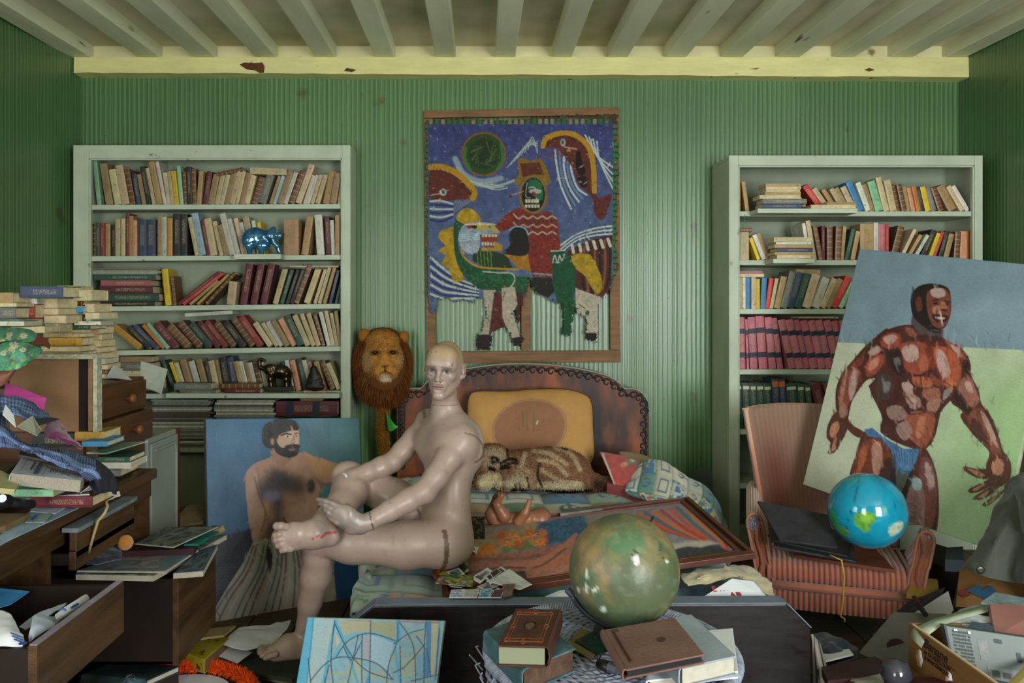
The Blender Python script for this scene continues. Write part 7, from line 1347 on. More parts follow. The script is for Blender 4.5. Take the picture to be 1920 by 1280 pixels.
# left side wall with two oval hand holes cut by building it round them
hole = [(.068, .62, .024), (.26, .62, .024)]
def lw_(s, z): return a0+(a1-a0)*s+Vector((0, 0, z))
m = MB(); ss = sorted([0, 1]+[h_[0]-h_[2] for h_ in hole]+[h_[0]+h_[2] for h_ in hole])
for i in range(len(ss)-1):
    s0, s1 = ss[i], ss[i+1]; c_ = (s0+s1)/2; hs_ = [h_ for h_ in hole if abs(h_[0]-c_) < h_[2]]
    if not hs_: m.hexa([lw_(s0, 0), lw_(s1, 0), lw_(s1, 0)+ins_, lw_(s0, 0)+ins_, lw_(s0, hh), lw_(s1, hh), lw_(s1, hh)+ins_, lw_(s0, hh)+ins_])
    else:
        h_ = hs_[0]; zc_ = .292
        for k in range(6):
            t0, t1 = s0+(s1-s0)*k/6, s0+(s1-s0)*(k+1)/6; e_ = lambda t: .027*math.sqrt(max(0, 1-((t-h_[0])/h_[2])**2))
            m.hexa([lw_(t0, 0), lw_(t1, 0), lw_(t1, 0)+ins_, lw_(t0, 0)+ins_, lw_(t0, zc_-e_(t0)), lw_(t1, zc_-e_(t1)), lw_(t1, zc_-e_(t1))+ins_, lw_(t0, zc_-e_(t0))+ins_])
            m.hexa([lw_(t0, zc_+e_(t0)), lw_(t1, zc_+e_(t1)), lw_(t1, zc_+e_(t1))+ins_, lw_(t0, zc_+e_(t0))+ins_, lw_(t0, hh), lw_(t1, hh), lw_(t1, hh)+ins_, lw_(t0, hh)+ins_])
m.build('side_wall', CARD, T); wall(a0, a0+Vector((.52, 0, 0)), Vector((0, .006, 0)), 'end_wall'); wall(a0+Vector((.52, 0, 0)), a1+Vector((.5, 0, 0)), Vector((.006, 0, 0)), 'side_wall'); wall(a1, a1+Vector((.5, 0, 0)), Vector((0, .006, 0)), 'end_wall')
MB().hexa([a0, a1, a1+Vector((.5, 0, 0)), a0+Vector((.52, 0, 0))]+[p+Vector((0, 0, .006)) for p in (a0, a1, a1+Vector((.5, 0, 0)), a0+Vector((.52, 0, 0)))]).build('bottom', CARD, T)
MB().hexa([lw_(.02, hh-.0), lw_(.9, hh), lw_(.9, hh)+ins_, lw_(.02, hh)+ins_]+[p+Vector((0, 0, .004)) for p in (lw_(.02, hh), lw_(.9, hh), lw_(.9, hh)+ins_, lw_(.02, hh)+ins_)]).build('torn_edge', CARDE, T)
MB().hexa([a0+Vector((.02, .03, .01)), a1+Vector((.02, .3, .01)), a1+Vector((.08, .3, .01)), a0+Vector((.08, .03, .01))]+[p+Vector((0, 0, .2)) for p in (a0+Vector((.02, .03, .0)), a1+Vector((.02, .3, .0)), a1+Vector((.08, .3, .0)), a0+Vector((.08, .03, .0)))]) if False else None
INK = mk('printing_ink', '33241a', .7); yd = Vector((0, 0, 1)); xd = (a1-a0).normalized()
text('lettering', 'Banane', .038, INK, T, frame_mat(lw_(.10, .336)-Vector((.0015, 0, 0)), xd, yd), shear=.25, bold=.0007); text('lettering', 'de GUADELOUPE', .0165, INK, T, frame_mat(lw_(.100, .318)-Vector((.0015, 0, 0)), xd, yd), bold=.0003); text('lettering', '& MARTINIQUE', .0165, INK, T, frame_mat(lw_(.105, .302)-Vector((.0015, 0, 0)), xd, yd), bold=.0003)
MB().hexa([lw_(.15, .331), lw_(.30, .331), lw_(.30, .3322), lw_(.15, .3322)]+[p-Vector((.001, 0, 0)) for p in (lw_(.15, .331), lw_(.30, .331), lw_(.30, .3322), lw_(.15, .3322))]).build('underline', INK, T)
WHT = mk('white_plastic_bag', 'c9c9c4', .5); o = MB().lathe([(.012, 0), (.020, .05), (.018, .11), (.006, .14)], 12, (1.264, 2.318, .205)).build('plastic_bag', WHT, smooth=True); tag(o, 'white plastic bag seen through the far hand hole of the box', 'bag')
o = MB().lathe([(.012, 0), (.020, .05), (.018, .11), (.006, .14)], 12, (1.268, 2.185, .205)).build('plastic_bag', WHT, smooth=True); tag(o, 'white plastic bag seen through the near hand hole of the box', 'bag')
# pale ribbon of plastic strapping
o = sheet('plastic_strip', np.array([[np.array(P(x, y, Y)) for x, y, Y in r] for r in ([(1704, 1192, 2.33), (1712, 1178, 2.32), (1750, 1160, 2.34), (1790, 1148, 2.40), (1830, 1138, 2.44), (1860, 1132, 2.46)], [(1727, 1214, 2.26), (1740, 1190, 2.28), (1765, 1172, 2.31), (1800, 1160, 2.36), (1838, 1150, 2.40), (1866, 1142, 2.42)])]), mk('pale_plastic', 'a4ae96', .3, spec=.6), None, None, .002); tag(o, 'pale green plastic strip trailing over the fruit box corner', 'strip')
T = thing('computer_case', 'grey computer case lying on its side in the fruit box', 'computer', P(1850, 1230, 2.24), world=True); PC = mk('pc_grey_steel', '525d57', .45, var=.12, vscale=12, metal=.1); PCD = mk('pc_dark', '1c2024', .5)
tl, tr_, bl_, = P(1772, 1172, 2.27), P(1990, 1204, 2.20), P(1791, 1264, 2.235); br_ = tr_+bl_-tl; ux, uy = tr_-tl, bl_-tl; nz = ux.cross(uy).normalized(); nz = nz if nz.y < 0 else -nz
MB().hexa([p-nz*.06 for p in (bl_, br_, tr_, tl)]+[bl_, br_, tr_, tl]).build('chassis', PC, T, bevel=.002)
def pc(u0, u1, v0, v1, nm, mat, h=.001): MB().hexa([tl+ux*a+uy*b+nz*k for k in (0, h) for a, b in ((u0, v1), (u1, v1), (u1, v0), (u0, v0))]).build(nm, mat, T)
pc(-.012, .008, -.02, 1.02, 'black_edge', PCD, .003); pc(-.01, 1, 1.0, 1.05, 'black_edge', PCD, .002)
for i in range(13):
    for j in range(11):
        if hsh(i, j) > .04: c_ = tl+ux*(.045+i*.0125+(j % 2)*.006)+uy*(.10+j*.072); MB().prism([c_+ux*.0056*math.cos(a)+uy*.030*math.sin(a) for a in [math.pi/3*k for k in range(6)]], nz*.0008).build('vent_hole', PCD, T)
pc(.26, .345, .20, .62, 'label', mk('pc_label', '7c807c', .6, var=.25, vscale=120)); pc(.41, .48, .13, .22, 'slot', PCD); pc(.30, .62, .72, .98, 'port_plate', mk('port_plate', '5f6a60', .4, var=.5, vscale=60)); pc(.33, .40, .78, .92, 'port', mk('port_green', '4a6a58', .4)); pc(.42, .50, .80, .92, 'port', mk('port_purple', '5f4f68', .4)); pc(.58, .62, .35, .55, 'screw_slot', PCD); pc(.66, .70, .3, .6, 'screw_slot', PCD); pc(.07, .10, .04, .08, 'catch', SHEETW, .004); pc(.19, .215, .05, .10, 'catch', SHEETW, .004)
slab('plank', 'narrow yellowed wooden lath crossing the computer case corner', 'lath', [Pz(1880, 1290, .30), Pz(1935, 1232, .34), Pz(1945, 1240, .34), Pz(1895, 1298, .30)], .012, mk('lath', '9a8c50', .6))
slab('book', 'pinkish brown picture book on papers over the box', 'book', [P(1866, 1192, 2.26), P(1975, 1212, 2.24), P(1965, 1136, 2.40), P(1856, 1132, 2.42)], .018, mk('pinkish_cover', '9a6a62', .4, var=.2, vscale=9, col2='c4b0aa', c2scale=40, c2=(.70, .74)))
for k, (q, c_, lb) in enumerate((([(1776, 1164, 2.36), (1850, 1178, 2.32), (1868, 1158, 2.38), (1800, 1146, 2.42)], 'b9bec4', 'white leaflet pile edge in front of the pink-brown book'), ([(1840, 1128, 2.52), (1925, 1142, 2.48), (1930, 1122, 2.58), (1866, 1110, 2.62)], '8fa4a8', 'pale blue-green magazine behind the pink-brown book'), ([(1780, 1158, 2.44), (1880, 1124, 2.56), (1890, 1116, 2.62), (1800, 1142, 2.52)], 'aab4b4', 'pale folded paper behind the leaflets'), ([(1815, 1176, 2.30), (1862, 1186, 2.27), (1864, 1172, 2.31), (1822, 1164, 2.34)], '4a5a6a', 'dark blue leaflet in front of the pink-brown book'))):
    slab('paper', lb, 'paper', q, .008, mk('paper_%s' % c_, c_, .6, var=.3, vscale=50))
# art portfolio standing open against the chair
PF = mk('portfolio_board', '67635e', .7, var=.15, vscale=6); T = thing('art_portfolio', 'large grey art portfolio with black cover and strap, leaning in the heap', 'portfolio', P(1690, 1240, 2.6), world=True)
def pslab(pts, th, mat, nm): slab(nm, None, None, pts, th, mat, None, .001, parent=T)
pslab([(1609, 1224, 2.66), (1700, 1256, 2.52), (1775, 1150, 2.74), (1675, 1147, 2.82)], .006, PF, 'front_board'); pslab([(1640, 1196, 2.80), (1740, 1214, 2.74), (1788, 1142, 2.86), (1778, 1107, 2.94)], .006, mk('portfolio_paper', 'a49f9c', .7), 'inner_sheet'); pslab([(1632, 1190, 2.86), (1720, 1210, 2.8), (1772, 1100, 3.0), (1700, 1130, 2.98)], .008, BLK2, 'back_cover')
MB().prism([P(1678, 1208, 2.655)+Vector((.03*math.cos(a), -.004+.0*math.sin(a), .022*math.sin(a))) for a in [2*math.pi*k/18 for k in range(18)]], (0, -.002, 0)).build('stain_disc', mk('dark_red_seal', '3a1f22', .6), T)
MB().tube([P(1714, 1120, 2.93), P(1722, 1132, 2.82), P(1735, 1152, 2.72)], .009, 6).build('strap', BLK, T)
# behind: flattened carton with blue print, dark box, dim objects
slab('carton', 'flattened brown carton with blue and red print under the jacket', 'carton', [(1792, 1132, 2.86), (1928, 1138, 2.79), (1928, 1048, 3.01), (1800, 1060, 3.08)], .012, CARD)
T = bpy.data.objects['carton']
def prt(pts, col, nm):
    q = [P(*p_) for p_ in pts]; n_ = (q[1]-q[0]).cross(q[2]-q[0]).normalized(); n_ = n_ if n_.y < 0 else -n_; o = MB().prism([p_+n_*.0015 for p_ in q], n_*.001).build(nm, mk('print_'+col, col, .6, var=.2, vscale=30), T)
def cp(x, y):  # point on the carton plane
    a, b, c_ = P(1792, 1132, 2.86), P(1990, 1140, 2.75), P(1990, 1040, 2.98); n_ = (b-a).cross(c_-a); d = Vector(((x-VX)/F, 1, -(y-VY)/F)); o = Vector((0, 0, H)); return (x, y, ((a-o).dot(n_)/d.dot(n_)))
prt([cp(1812, 1108), cp(1850, 1126), cp(1870, 1112), cp(1858, 1098), cp(1842, 1106), cp(1835, 1096)], '2b5a78', 'blue_print'); prt([cp(1795, 1112), cp(1802, 1106), cp(1815, 1108), cp(1818, 1116), cp(1806, 1120)], '7a3438', 'red_print')
slab('dark_box', 'dark brown box in shadow behind the armchair arm', 'box', [(1716, 1040, 3.42), (1800, 1074, 3.3), (1790, 1030, 3.5), (1726, 1010, 3.6)], .14, mk('dark_brown_box', '2e2320', .7, var=.3))
slab('blue_case', 'slate blue case glimpsed under the bodybuilder canvas', 'case', [(1772, 1048, 3.06), (1808, 1050, 3.04), (1806, 1024, 3.14), (1774, 1026, 3.16)], .05, mk('slate_case', '39444c', .6))
slab('magazine', 'yellow magazine edge behind the art portfolio', 'magazine', [(1700, 1112, 3.02), (1762, 1122, 2.98), (1758, 1086, 3.1), (1712, 1080, 3.12)], .02, mk('mag_yellow', '8a7030', .5, var=.3))
def jk(u, v, V):
    c = np.tile(np.array(lin('3c4138')), (len(u), 1)); return c*(1+.5*(fbm(V[:, 0]*5, V[:, 1]*5, V[:, 2]*9, seed=8)-.5))[:, None]*(1+.1*(fbm(V[:, 0]*160, V[:, 1]*160, V[:, 2]*160, seed=9)-.5))[:, None]
JK = mk('jacket_cotton', vc='Col', rough=.9, bump=.3, bscale=260, sheen=.2)
ctrl = [[(1880, 908, 2.80), (1898, 890, 2.78), (1925, 888, 2.72), (1965, 892, 2.70), (2010, 910, 2.7)], [(1868, 950, 2.74), (1890, 935, 2.70), (1925, 930, 2.62), (1970, 935, 2.60), (2020, 950, 2.62)], [(1850, 990, 2.70), (1880, 985, 2.62), (1915, 990, 2.60), (1960, 990, 2.52), (2030, 1000, 2.58)], [(1830, 1035, 2.68), (1862, 1035, 2.60), (1900, 1040, 2.63), (1950, 1045, 2.52), (2030, 1060, 2.56)], [(1808, 1064, 2.68), (1845, 1080, 2.60), (1890, 1090, 2.62), (1940, 1096, 2.54), (2030, 1110, 2.56)]]
T = thing('jacket', 'dark olive cotton jacket with a snap button draped at the heap top', 'jacket', P(1880, 1090, 2.66), world=True); sheet('body', net(ctrl, 14, 14), JK, jk, T, .008, 0, wr=.022, seed=4, wsc=9)
ctrl = [[(1896, 896, 2.74), (1912, 890, 2.70), (1940, 892, 2.66), (1980, 900, 2.62)], [(1893, 925, 2.70), (1908, 918, 2.62), (1940, 915, 2.56), (1985, 925, 2.54)], [(1903, 955, 2.66), (1915, 945, 2.58), (1945, 945, 2.50), (1990, 955, 2.50)], [(1912, 1000, 2.62), (1925, 1000, 2.56), (1955, 1005, 2.48), (2000, 1015, 2.48)]]
sheet('collar_fold', net(ctrl, 12, 12), JK, jk, T, .008, 0, wr=.012, seed=6, wsc=9)
b0 = P(1838, 1068, 2.585); MB().lathe([(.012, 0), (.0125, .003), (.009, .005), (.004, .0045)], 18).build('snap_button', mk('snap_metal', '4a4e48', .3, metal=.8), None, smooth=True); o = bpy.data.objects['snap_button']; o.parent = T; o.location = b0-T.location; o.rotation_euler = (math.pi/2, 0, -.2)
o = slab('added_dark_crate', 'dark crate added outside the view to hold up the jacket', 'crate', [(1935, 1000, 2.74), (2060, 1000, 2.70), (2050, 960, 3.0), (1930, 960, 3.05)], .5, mk('crate_dark', '2a2420', .8))  # unseen crate, added as a support for the jacket
# dim floor clutter between bed and box
NAV = mk('navy_cloth', '1c2634', .85, var=.3, vscale=10, sheen=.2)
o = sheet('navy_garment', net([[(1522, 1186, 2.75), (1550, 1188, 2.76), (1580, 1200, 2.76), (1605, 1220, 2.70)], [(1524, 1205, 2.66), (1552, 1210, 2.62), (1580, 1216, 2.64), (1606, 1228, 2.6)], [(1528, 1226, 2.62), (1555, 1232, 2.58), (1582, 1234, 2.58), (1602, 1236, 2.58)]], 14, 14), NAV, None, None, .01, 0, wr=.03, seed=3, wsc=12); tag(o, 'crumpled navy garment on the floor by the bed foot', 'garment')
slab('sheet', 'white crumpled paper on the navy garment', 'sheet', [(1536, 1242, 2.50), (1600, 1226, 2.56), (1592, 1216, 2.62), (1540, 1222, 2.62)], .004, SHEETW)
slab('binder', 'dark maroon binder on the floor by the fruit box', 'binder', [(1552, 1276, 2.30), (1690, 1258, 2.36), (1640, 1230, 2.5), (1540, 1250, 2.46)], .03, mk('binder_maroon', '35181c', .5, var=.3)); slab('binder', 'black binder under the white crumpled paper', 'binder', [(1530, 1256, 2.47), (1612, 1232, 2.54), (1600, 1226, 2.62), (1535, 1240, 2.58)], .03, BLK2)
slab('magazine', 'open magazine with a dark photograph by the fruit box', 'magazine', [(1585, 1290, 2.25), (1680, 1278, 2.28), (1664, 1258, 2.36), (1600, 1268, 2.34)], .008, mk('mag_open', 'a8a49c', .4, var=.6, vscale=16, col2='3a2f2a', c2scale=12, c2=(.5, .55)))
o = MB().lathe([(.0, 0), (.03, .01), (.042, .04), (.03, .07), (.0, .08)], 18, Pz(1680, 1290, .25)).build('glass_bulb', mk('grey_glass', '3a3a44', .12, spec=.7), smooth=True); tag(o, 'grey glass ball in the heap beside the fruit box', 'ball')
slab('red_cloth', 'dark red cloth at the foot of the fruit box', 'cloth', [(1700, 1300, 2.10), (1790, 1300, 2.05), (1785, 1270, 2.2), (1700, 1268, 2.25)], .01, mk('dark_red_cloth', '4a1218', .85, var=.3, vscale=15))
o = sheet('striped_blanket', net([[(1524, 1188, 2.545), (1530, 1196, 2.55), (1538, 1206, 2.56)], [(1523, 1220, 2.52), (1534, 1228, 2.5), (1548, 1240, 2.5)], [(1524, 1260, 2.5), (1540, 1268, 2.46), (1558, 1282, 2.44)], [(1524, 1310, 2.5), (1542, 1316, 2.44), (1565, 1330, 2.42)]], 14, 14), mk('blanket_striped', vc='Col', rough=.9, bump=.2, bscale=120), lambda u, v, V: np.array([lin(('9a928c', '9a928c', '2c3a3a', '9a8a84', 'a49a90')[int(t*9.99) % 5]) for t in u]), None, .01); tag(o, 'grey striped blanket sliding off the bed foot corner', 'blanket')
# ================================================================ DESK CORNER
DESKW = mk('desk_oak', '4d3620', .42, var=.5, vscale=5, bump=.15, bscale=40, stretch=(5, .6, 5), rvar=.1); DESKD = mk('desk_shaded', '1f130c', .5, var=.4, vscale=6); DUST = mk('desk_dust', '6a7478', .7, var=.3, vscale=20); PALEW = mk('drawer_top_edge', '8a8490', .5, var=.25, vscale=20)  # DESKD is a darker copy of the oak for shaded sides and insides
desk = thing('desk', 'old oak pedestal desk buried in clutter, drawers pulled out', 'desk', (-1.5, 2.05, 0), world=True)
X0, X1, DT = -2.02, -1.19, .72
MB().box(X0, X1, 1.25, 2.88, DT-.035, DT).build('worktop', DESKW, desk, bevel=.004); MB().box(X1-.10, X1-.012, 1.27, 2.86, DT-.095, DT-.036).build('apron', DESKW, desk, bevel=.003)
for y0, y1 in ((1.30, 1.33), (1.60, 1.622), (2.19, 2.215), (2.84, 2.86)): MB().box(X0+.02, X1-.02, y0, y1, 0, DT-.096 if y0 > 1.3 else DT-.036).build('pedestal_side', DESKD if y0 < 2 else DESKW, desk)
MB().box(X0+.02, X0+.04, 1.30, 2.86, .05, DT-.04).build('back_panel', DESKD, desk)
def drawer(name, xf, xb, y0, y1, z0, z1, t=.012, ft=.02, label=None):
    d = MB().box(xf-ft, xf, y0-.004, y1+.004, z0-.004, z1+.002).build(name, DESKW, desk, bevel=.002)
    W_ = lambda m: m
    for a in ((xb, xf-ft, y0, y0+t, z0, z1-.006), (xb, xf-ft, y1-t, y1, z0, z1-.006), (xb, xb+t, y0, y1, z0, z1-.006), (xb, xf-ft, y0, y1, z0, z0+.008)):
        o = MB().box(*a).build('drawer_board', DESKD if a[5]-a[4] > .02 else DESKW); o.data.transform(Matrix.Translation(-desk.location)); o.parent = d
    o = MB().box(xf-ft+.002, xf-.002, y0, y1, z1+.002, z1+.004).build('drawer_lip', PALEW); o.data.transform(Matrix.Translation(-desk.location)); o.parent = d
    return d
drawer('drawer', -.925, -1.40, 1.645, 2.03, .478, .602); drawer('drawer', -.995, -1.62, 2.575, 2.92, .15, .43); drawer('drawer', -1.145, -1.55, 2.225, 2.59, .572, .618)
MB().box(-1.165, -1.145, 2.225, 2.59, .60, .672).build('drawer_front', DESKW, desk, bevel=.002); MB().box(-1.185, -1.14, 2.225, 2.60, .672, .684).build('drawer_dust', DUST, desk)
for x, y in ((X0+.05, 1.35), (X1-.05, 1.35), (X0+.05, 2.82), (X1-.05, 2.82)): MB().box(x-.025, x+.025, y-.025, y+.025, 0, .1).build('foot', DESKD, desk)
def lieP(x0, x1, y0, y1, Y, col, label, group=None, yaw=0, fore=False, dep=.12, mat=None):
    s = Y/F; return lie((x0-VX)*s, (x1-VX)*s, max(.006, (y1-y0)*s-.0008), dep, H-(y1-VY)*s, Y, col, label, group, yaw, mat, 'book', fore)
# ---- small chest on the desk end, cupboard behind
PINE = mk('pine_varnished', '54351c', .4, var=.4, vscale=6, stretch=(1, .5, 6), rvar=.08)
ch = thing('chest_of_drawers', 'small brown chest of drawers with round wooden knobs under book piles', 'chest', (-1.65, 2.82, DT+.003), world=True)
MB().box(-2.02, -1.315, 2.60, 3.06, DT+.003, 1.035).build('carcass', PINE, ch, bevel=.004)
for z0, z1, x in ((.918, 1.025, -1.30), (.806, .914, -1.275), (DT+.01, .80, -1.305)):
    d = MB().box(-1.40, x, 2.615, 3.045, z0, z1).build('drawer', PINE, ch, bevel=.003)
    o = MB().lathe([(.009, 0), (.008, .012), (.016, .02), (.017, .028), (.012, .034), (.0, .036)], 14).build('knob', mk('knob_wood', '7a4a24', .35), None, smooth=True); o.parent = d; o.location = Vector((x, 2.87, (z0+z1)/2))-Vector(ch['_o']); o.rotation_euler = (0, math.pi/2, 0)
T = thing('cupboard', 'pale grey low cupboard between the desk end and the bookcase', 'cupboard', (-1.65, 3.3, 0), world=True)
PG = mk('cupboard_grey', '8a9288', .5, var=.15, vscale=4); MB().box(-2.0, -1.31, 3.08, 3.36, 0, .79).build('carcass', PG, T, bevel=.004); MB().box(-1.31, -1.298, 3.09, 3.35, .06, .77).build('door', PG, T, bevel=.003)
MB().tube([(-1.294, 3.12, .74), (-1.294, 3.30, .74), (-1.294, 3.32, .70), (-1.294, 3.32, .15)], .006, 6).build('door_bead', PG, T); MB().box(-1.315, -1.30, 3.36, 3.375, 0, .79).build('door_jamb', mk('red_brown_trim', '5a2a1c', .5), T)
# ---- the book piles on the chest
BK = [(-2, 26, 548, 568, 2.70, 't', 0, 'wrapped tan'), (-2, 32, 568, 575, 2.70, 'c', 0, ''), (-2, 30, 576, 597, 2.72, 'k', 0, ''), (-2, 38, 597.5, 602, 2.66, 'G', 0, ''), (-2, 44, 602, 611, 2.66, 'w', 0, ''), (18, 80, 611.5, 624, 2.70, 'c', 1, ''),
      (30, 64, 570, 597, 2.80, 'r', 0, ''), (38, 122, 536, 558, 2.72, 'u', 0, ''), (26, 66, 559, 569, 2.80, 'w', 0, ''), (67, 112, 559, 577, 2.86, 'c', 1, 'deckle-edged'), (66, 112, 577.5, 590, 2.86, 'c', 1, ''), (80, 122, 590.5, 606, 2.86, 'c', 1, ''), (82, 108, 606.5, 622, 2.86, 'c', 1, ''), (46, 74, 598, 610, 2.84, 'c', 1, ''),
      (109, 142, 535, 556, 3.00, 'c', 1, ''), (139, 175, 543, 563, 2.98, 'c', 1, 'swollen'), (112, 158, 563.5, 574, 3.0, 'b', 0, ''), (128, 157, 575, 586, 2.97, 'U', 0, ''), (158, 180, 569, 585, 2.99, 'c', 1, ''), (112, 127, 577, 588, 3.0, 'c', 1, ''), (160, 190, 585.5, 598, 2.97, 'c', 1, ''), (106, 136, 589, 612, 3.0, 'Y', 0, ''), (138, 186, 602, 609, 2.96, 'w', 0, ''), (138, 172, 609.5, 617, 2.96, 'G', 0, ''), (110, 162, 617.5, 629, 2.98, 'c', 1, ''), (164, 187, 612, 626, 3.02, 't', 0, ''), (165, 188, 626.5, 637, 3.02, 'c', 1, ''),
      (82, 150, 624.5, 632.5, 2.70, 't', 0, ''), (90, 150, 633, 648, 2.68, 'Y', 0, 'soft yellowed'), (76, 150, 649, 659, 2.68, 'c', 1, ''), (76, 148, 659.5, 667, 2.68, 't', 0, ''), (152, 164, 630, 661, 2.92, 'c', 1, ''), (160, 190, 638, 650, 2.98, 'c', 1, ''), (160, 191, 650.5, 661, 2.98, 't', 1, ''), (168, 198, 661.5, 672, 2.97, 'c', 0, ''), (172, 196, 672.5, 682, 2.97, 'w', 1, ''), (170, 199, 682.5, 693, 2.97, 't', 1, ''), (176, 200, 693.5, 701, 2.97, 'b', 0, ''), (178, 216, 701.5, 709.5, 2.93, 'c', 1, '')]
cols_ = [('left-hand pile at the picture edge', 0, 6), ('pile topped by the big blue book', 6, 14), ('pile leaning on the bookcase corner', 14, 27), ('pile ending on the stretcher canvas top', 27, 31), ('column at the chest corner, beside the bookcase', 31, 39)]
cols_[0] = ('pile under the floral roll', 0, 6)
for nm_, a, b_ in cols_:
    it = sorted(range(a, b_), key=lambda k: BK[k][2])
    for r, k in enumerate(it):
        x0, x1, y0, y1, Y, c, fe, ex = BK[k]; lieP(x0, x1, y0, y1, Y, c, '%s%s book%s, %s down in the %s' % (ex+' ' if ex else '', BC[c][1], ', edges outward' if fe else '', ordinal(r+1), nm_), 'book piles on the chest', yaw=(hsh(k, 3)-.5)*.22, fore=bool(fe), dep=.10+.03*hsh(k))
for q, lb, m_ in (([(200, 706, 2.9), (247, 712, 2.86), (226, 690, 3.0), (212, 684, 3.02)], 'white folded paper sticking out over the chest', SHEETW), ([(261, 722, 4.35), (303, 738, 4.35), (314, 692, 4.356), (264, 676, 4.356)], 'creased pale letter sheet draped over the chest corner', mk('letter_sheet', 'b4baa8', .75, var=.12, vscale=30))): slab('paper', lb, 'paper', q, .0015, m_)
# ---- canvas seen from the back
T = thing('canvas_back', 'stretched canvas turned to show its brown backing board, on the desk', 'canvas', P(110, 812, 2.6), world=True); cY = 2.545
HB = mk('hardboard', '7c5c3e', .8, var=.2, vscale=8, bump=.15, bscale=120)
def pb(x0, x1, y0, y1, Ya, Yb, nm, m_): MB().hexa([P(x0, y1, Ya), P(x1, y1, Ya), Vector((P(x1, y1, Ya).x, Yb, P(x1, y1, Ya).z)), Vector((P(x0, y1, Ya).x, Yb, P(x0, y1, Ya).z)), P(x0, y0, Ya+.02), P(x1, y0, Ya+.02), Vector((P(x1, y0, Ya+.02).x, Yb+.02, P(x1, y0, Ya+.02).z)), Vector((P(x0, y0, Ya+.02).x, Yb+.02, P(x0, y0, Ya+.02).z))]).build(nm, m_, T, bevel=.001)
pb(18, 147, 673, 809, cY, cY+.004, 'backing_board', HB); pb(20, 182, 668, 810, cY+.035, cY+.038, 'canvas_reverse', mk('canvas_reverse', '2c221c', .9)); pb(165, 174, 672, 808, cY+.004, cY+.034, 'stretcher_bar', WOODR); pb(18, 182, 664, 673, cY+.0, cY+.034, 'stretcher_bar', mk('paint_crust', 'a8a890', .8, var=.4, vscale=60, bump=.5, bscale=90)); pb(174, 182, 672, 810, cY+.0, cY+.034, 'tacked_edge', MATS['paint_crust'])
# ---- under and beside it
lieP(140, 195, 809, 826, 2.56, 'Y', 'soft yellow-brown book under the corner of the turned canvas', mat='p'); lieP(154, 201, 827, 837, 2.50, 'U', 'pale blue paperback under the soft yellow-brown book'); lieP(60, 140, 812, 838, 2.58, 'd', 'dark book under the turned canvas behind the magenta cloth')
slab('magazine', 'green and white glossy magazine jutting over the desk end', 'magazine', [(162, 848, 2.55), (200, 849, 2.52), (277, 826, 2.78), (222, 830, 2.80)], .004, mk('mag_green_white', '7fa890', .35, var=.4, vscale=8, col2='d0d8d0', c2scale=6, c2=(.5, .6)))
lieP(176, 243, 856, 866, 2.62, 'G', 'dark green book lying under the glossy magazine'); lieP(182, 246, 866.5, 878, 2.62, 'w', 'white book with grey boards under the dark green one', fore=True); lieP(150, 226, 879, 893, 2.68, 'k', 'grey book at the bottom of the pile on the desk end')
lieP(214, 233, 868, 889, 2.75, 't', 'small tan box-like book at the far desk corner')
# ---- rolled floral canvas
def floral(u, v, V):
    p = Paint(VX+V[:, 0]/V[:, 1]*F, VY-(V[:, 2]-H)/V[:, 1]*F, '4f8f74'); p.noise(.3, 6, 2); n = fbm(p.x/7, p.y/7, seed=6); p._mix(np.arange(len(p.x)), np.clip((n-.5)*6, 0, 1)*.7, '2f7a3c'); n = fbm(p.x/9, p.y/9, seed=11); p._mix(np.arange(len(p.x)), np.clip((n-.55)*7, 0, 1)*.7, '4a3f5a'); n = fbm(p.x/5, p.y/5, seed=16); p._mix(np.arange(len(p.x)), np.clip((n-.58)*7, 0, 1)*.8, '8aa83c')
    for x, y, s in ((44, 629, 7), (27, 648, 8), (18, 626, 5), (3, 640, 6), (43, 655, 5), (16, 633, 4), (52, 690, 4), (22, 655, 7), (-8, 632, 6), (6, 661, 5)):
        for k in range(9): p.line([(x, y), (x+s*math.cos(k*.7), y+s*.8*math.sin(k*.7))], 2.0, 'c9c9b4', .7)
        p.ell((x, y), 2.2, 2, 'b08a2c', .8)
    return p.c
FLW = mk('floral_paint', vc='Col', rough=.5, bump=.2, bscale=150)
T = thing('rolled_canvas', 'curled canvas painted with daisies on green, rust brown on the reverse', 'canvas', P(20, 700, 2.4), world=True)
sheet('painted_side', net([[(-60, 622, 2.62), (-10, 614, 2.56), (30, 614, 2.52), (58, 618, 2.50), (70, 627, 2.50)], [(-60, 630, 2.55), (-10, 625, 2.50), (30, 624, 2.45), (56, 628, 2.43), (68, 633, 2.44)], [(-60, 645, 2.48), (-10, 640, 2.42), (26, 637, 2.40), (50, 640, 2.40), (62, 640, 2.42)]], 14, 14), FLW, floral, T, .003)
sheet('painted_flap', net([[(-70, 660, 2.46), (-20, 650, 2.40), (28, 638, 2.36), (58, 645, 2.36), (81, 655, 2.38)], [(-70, 680, 2.40), (-20, 672, 2.34), (30, 660, 2.30), (55, 664, 2.31), (72, 666, 2.34)], [(-70, 700, 2.40), (-20, 696, 2.33), (24, 694, 2.29), (45, 686, 2.30), (62, 676, 2.33)]], 14, 14), FLW, floral, T, .003)
RUST = mk('canvas_rust', '7a3a2c', .8, var=.3, vscale=14)
sheet('reverse_side', net([[(62, 640, 2.46), (72, 626, 2.52), (86, 636, 2.56), (95, 646, 2.58)], [(60, 648, 2.46), (75, 645, 2.50), (88, 650, 2.55), (94, 654, 2.58)]], 10, 10), RUST, None, T, .003)
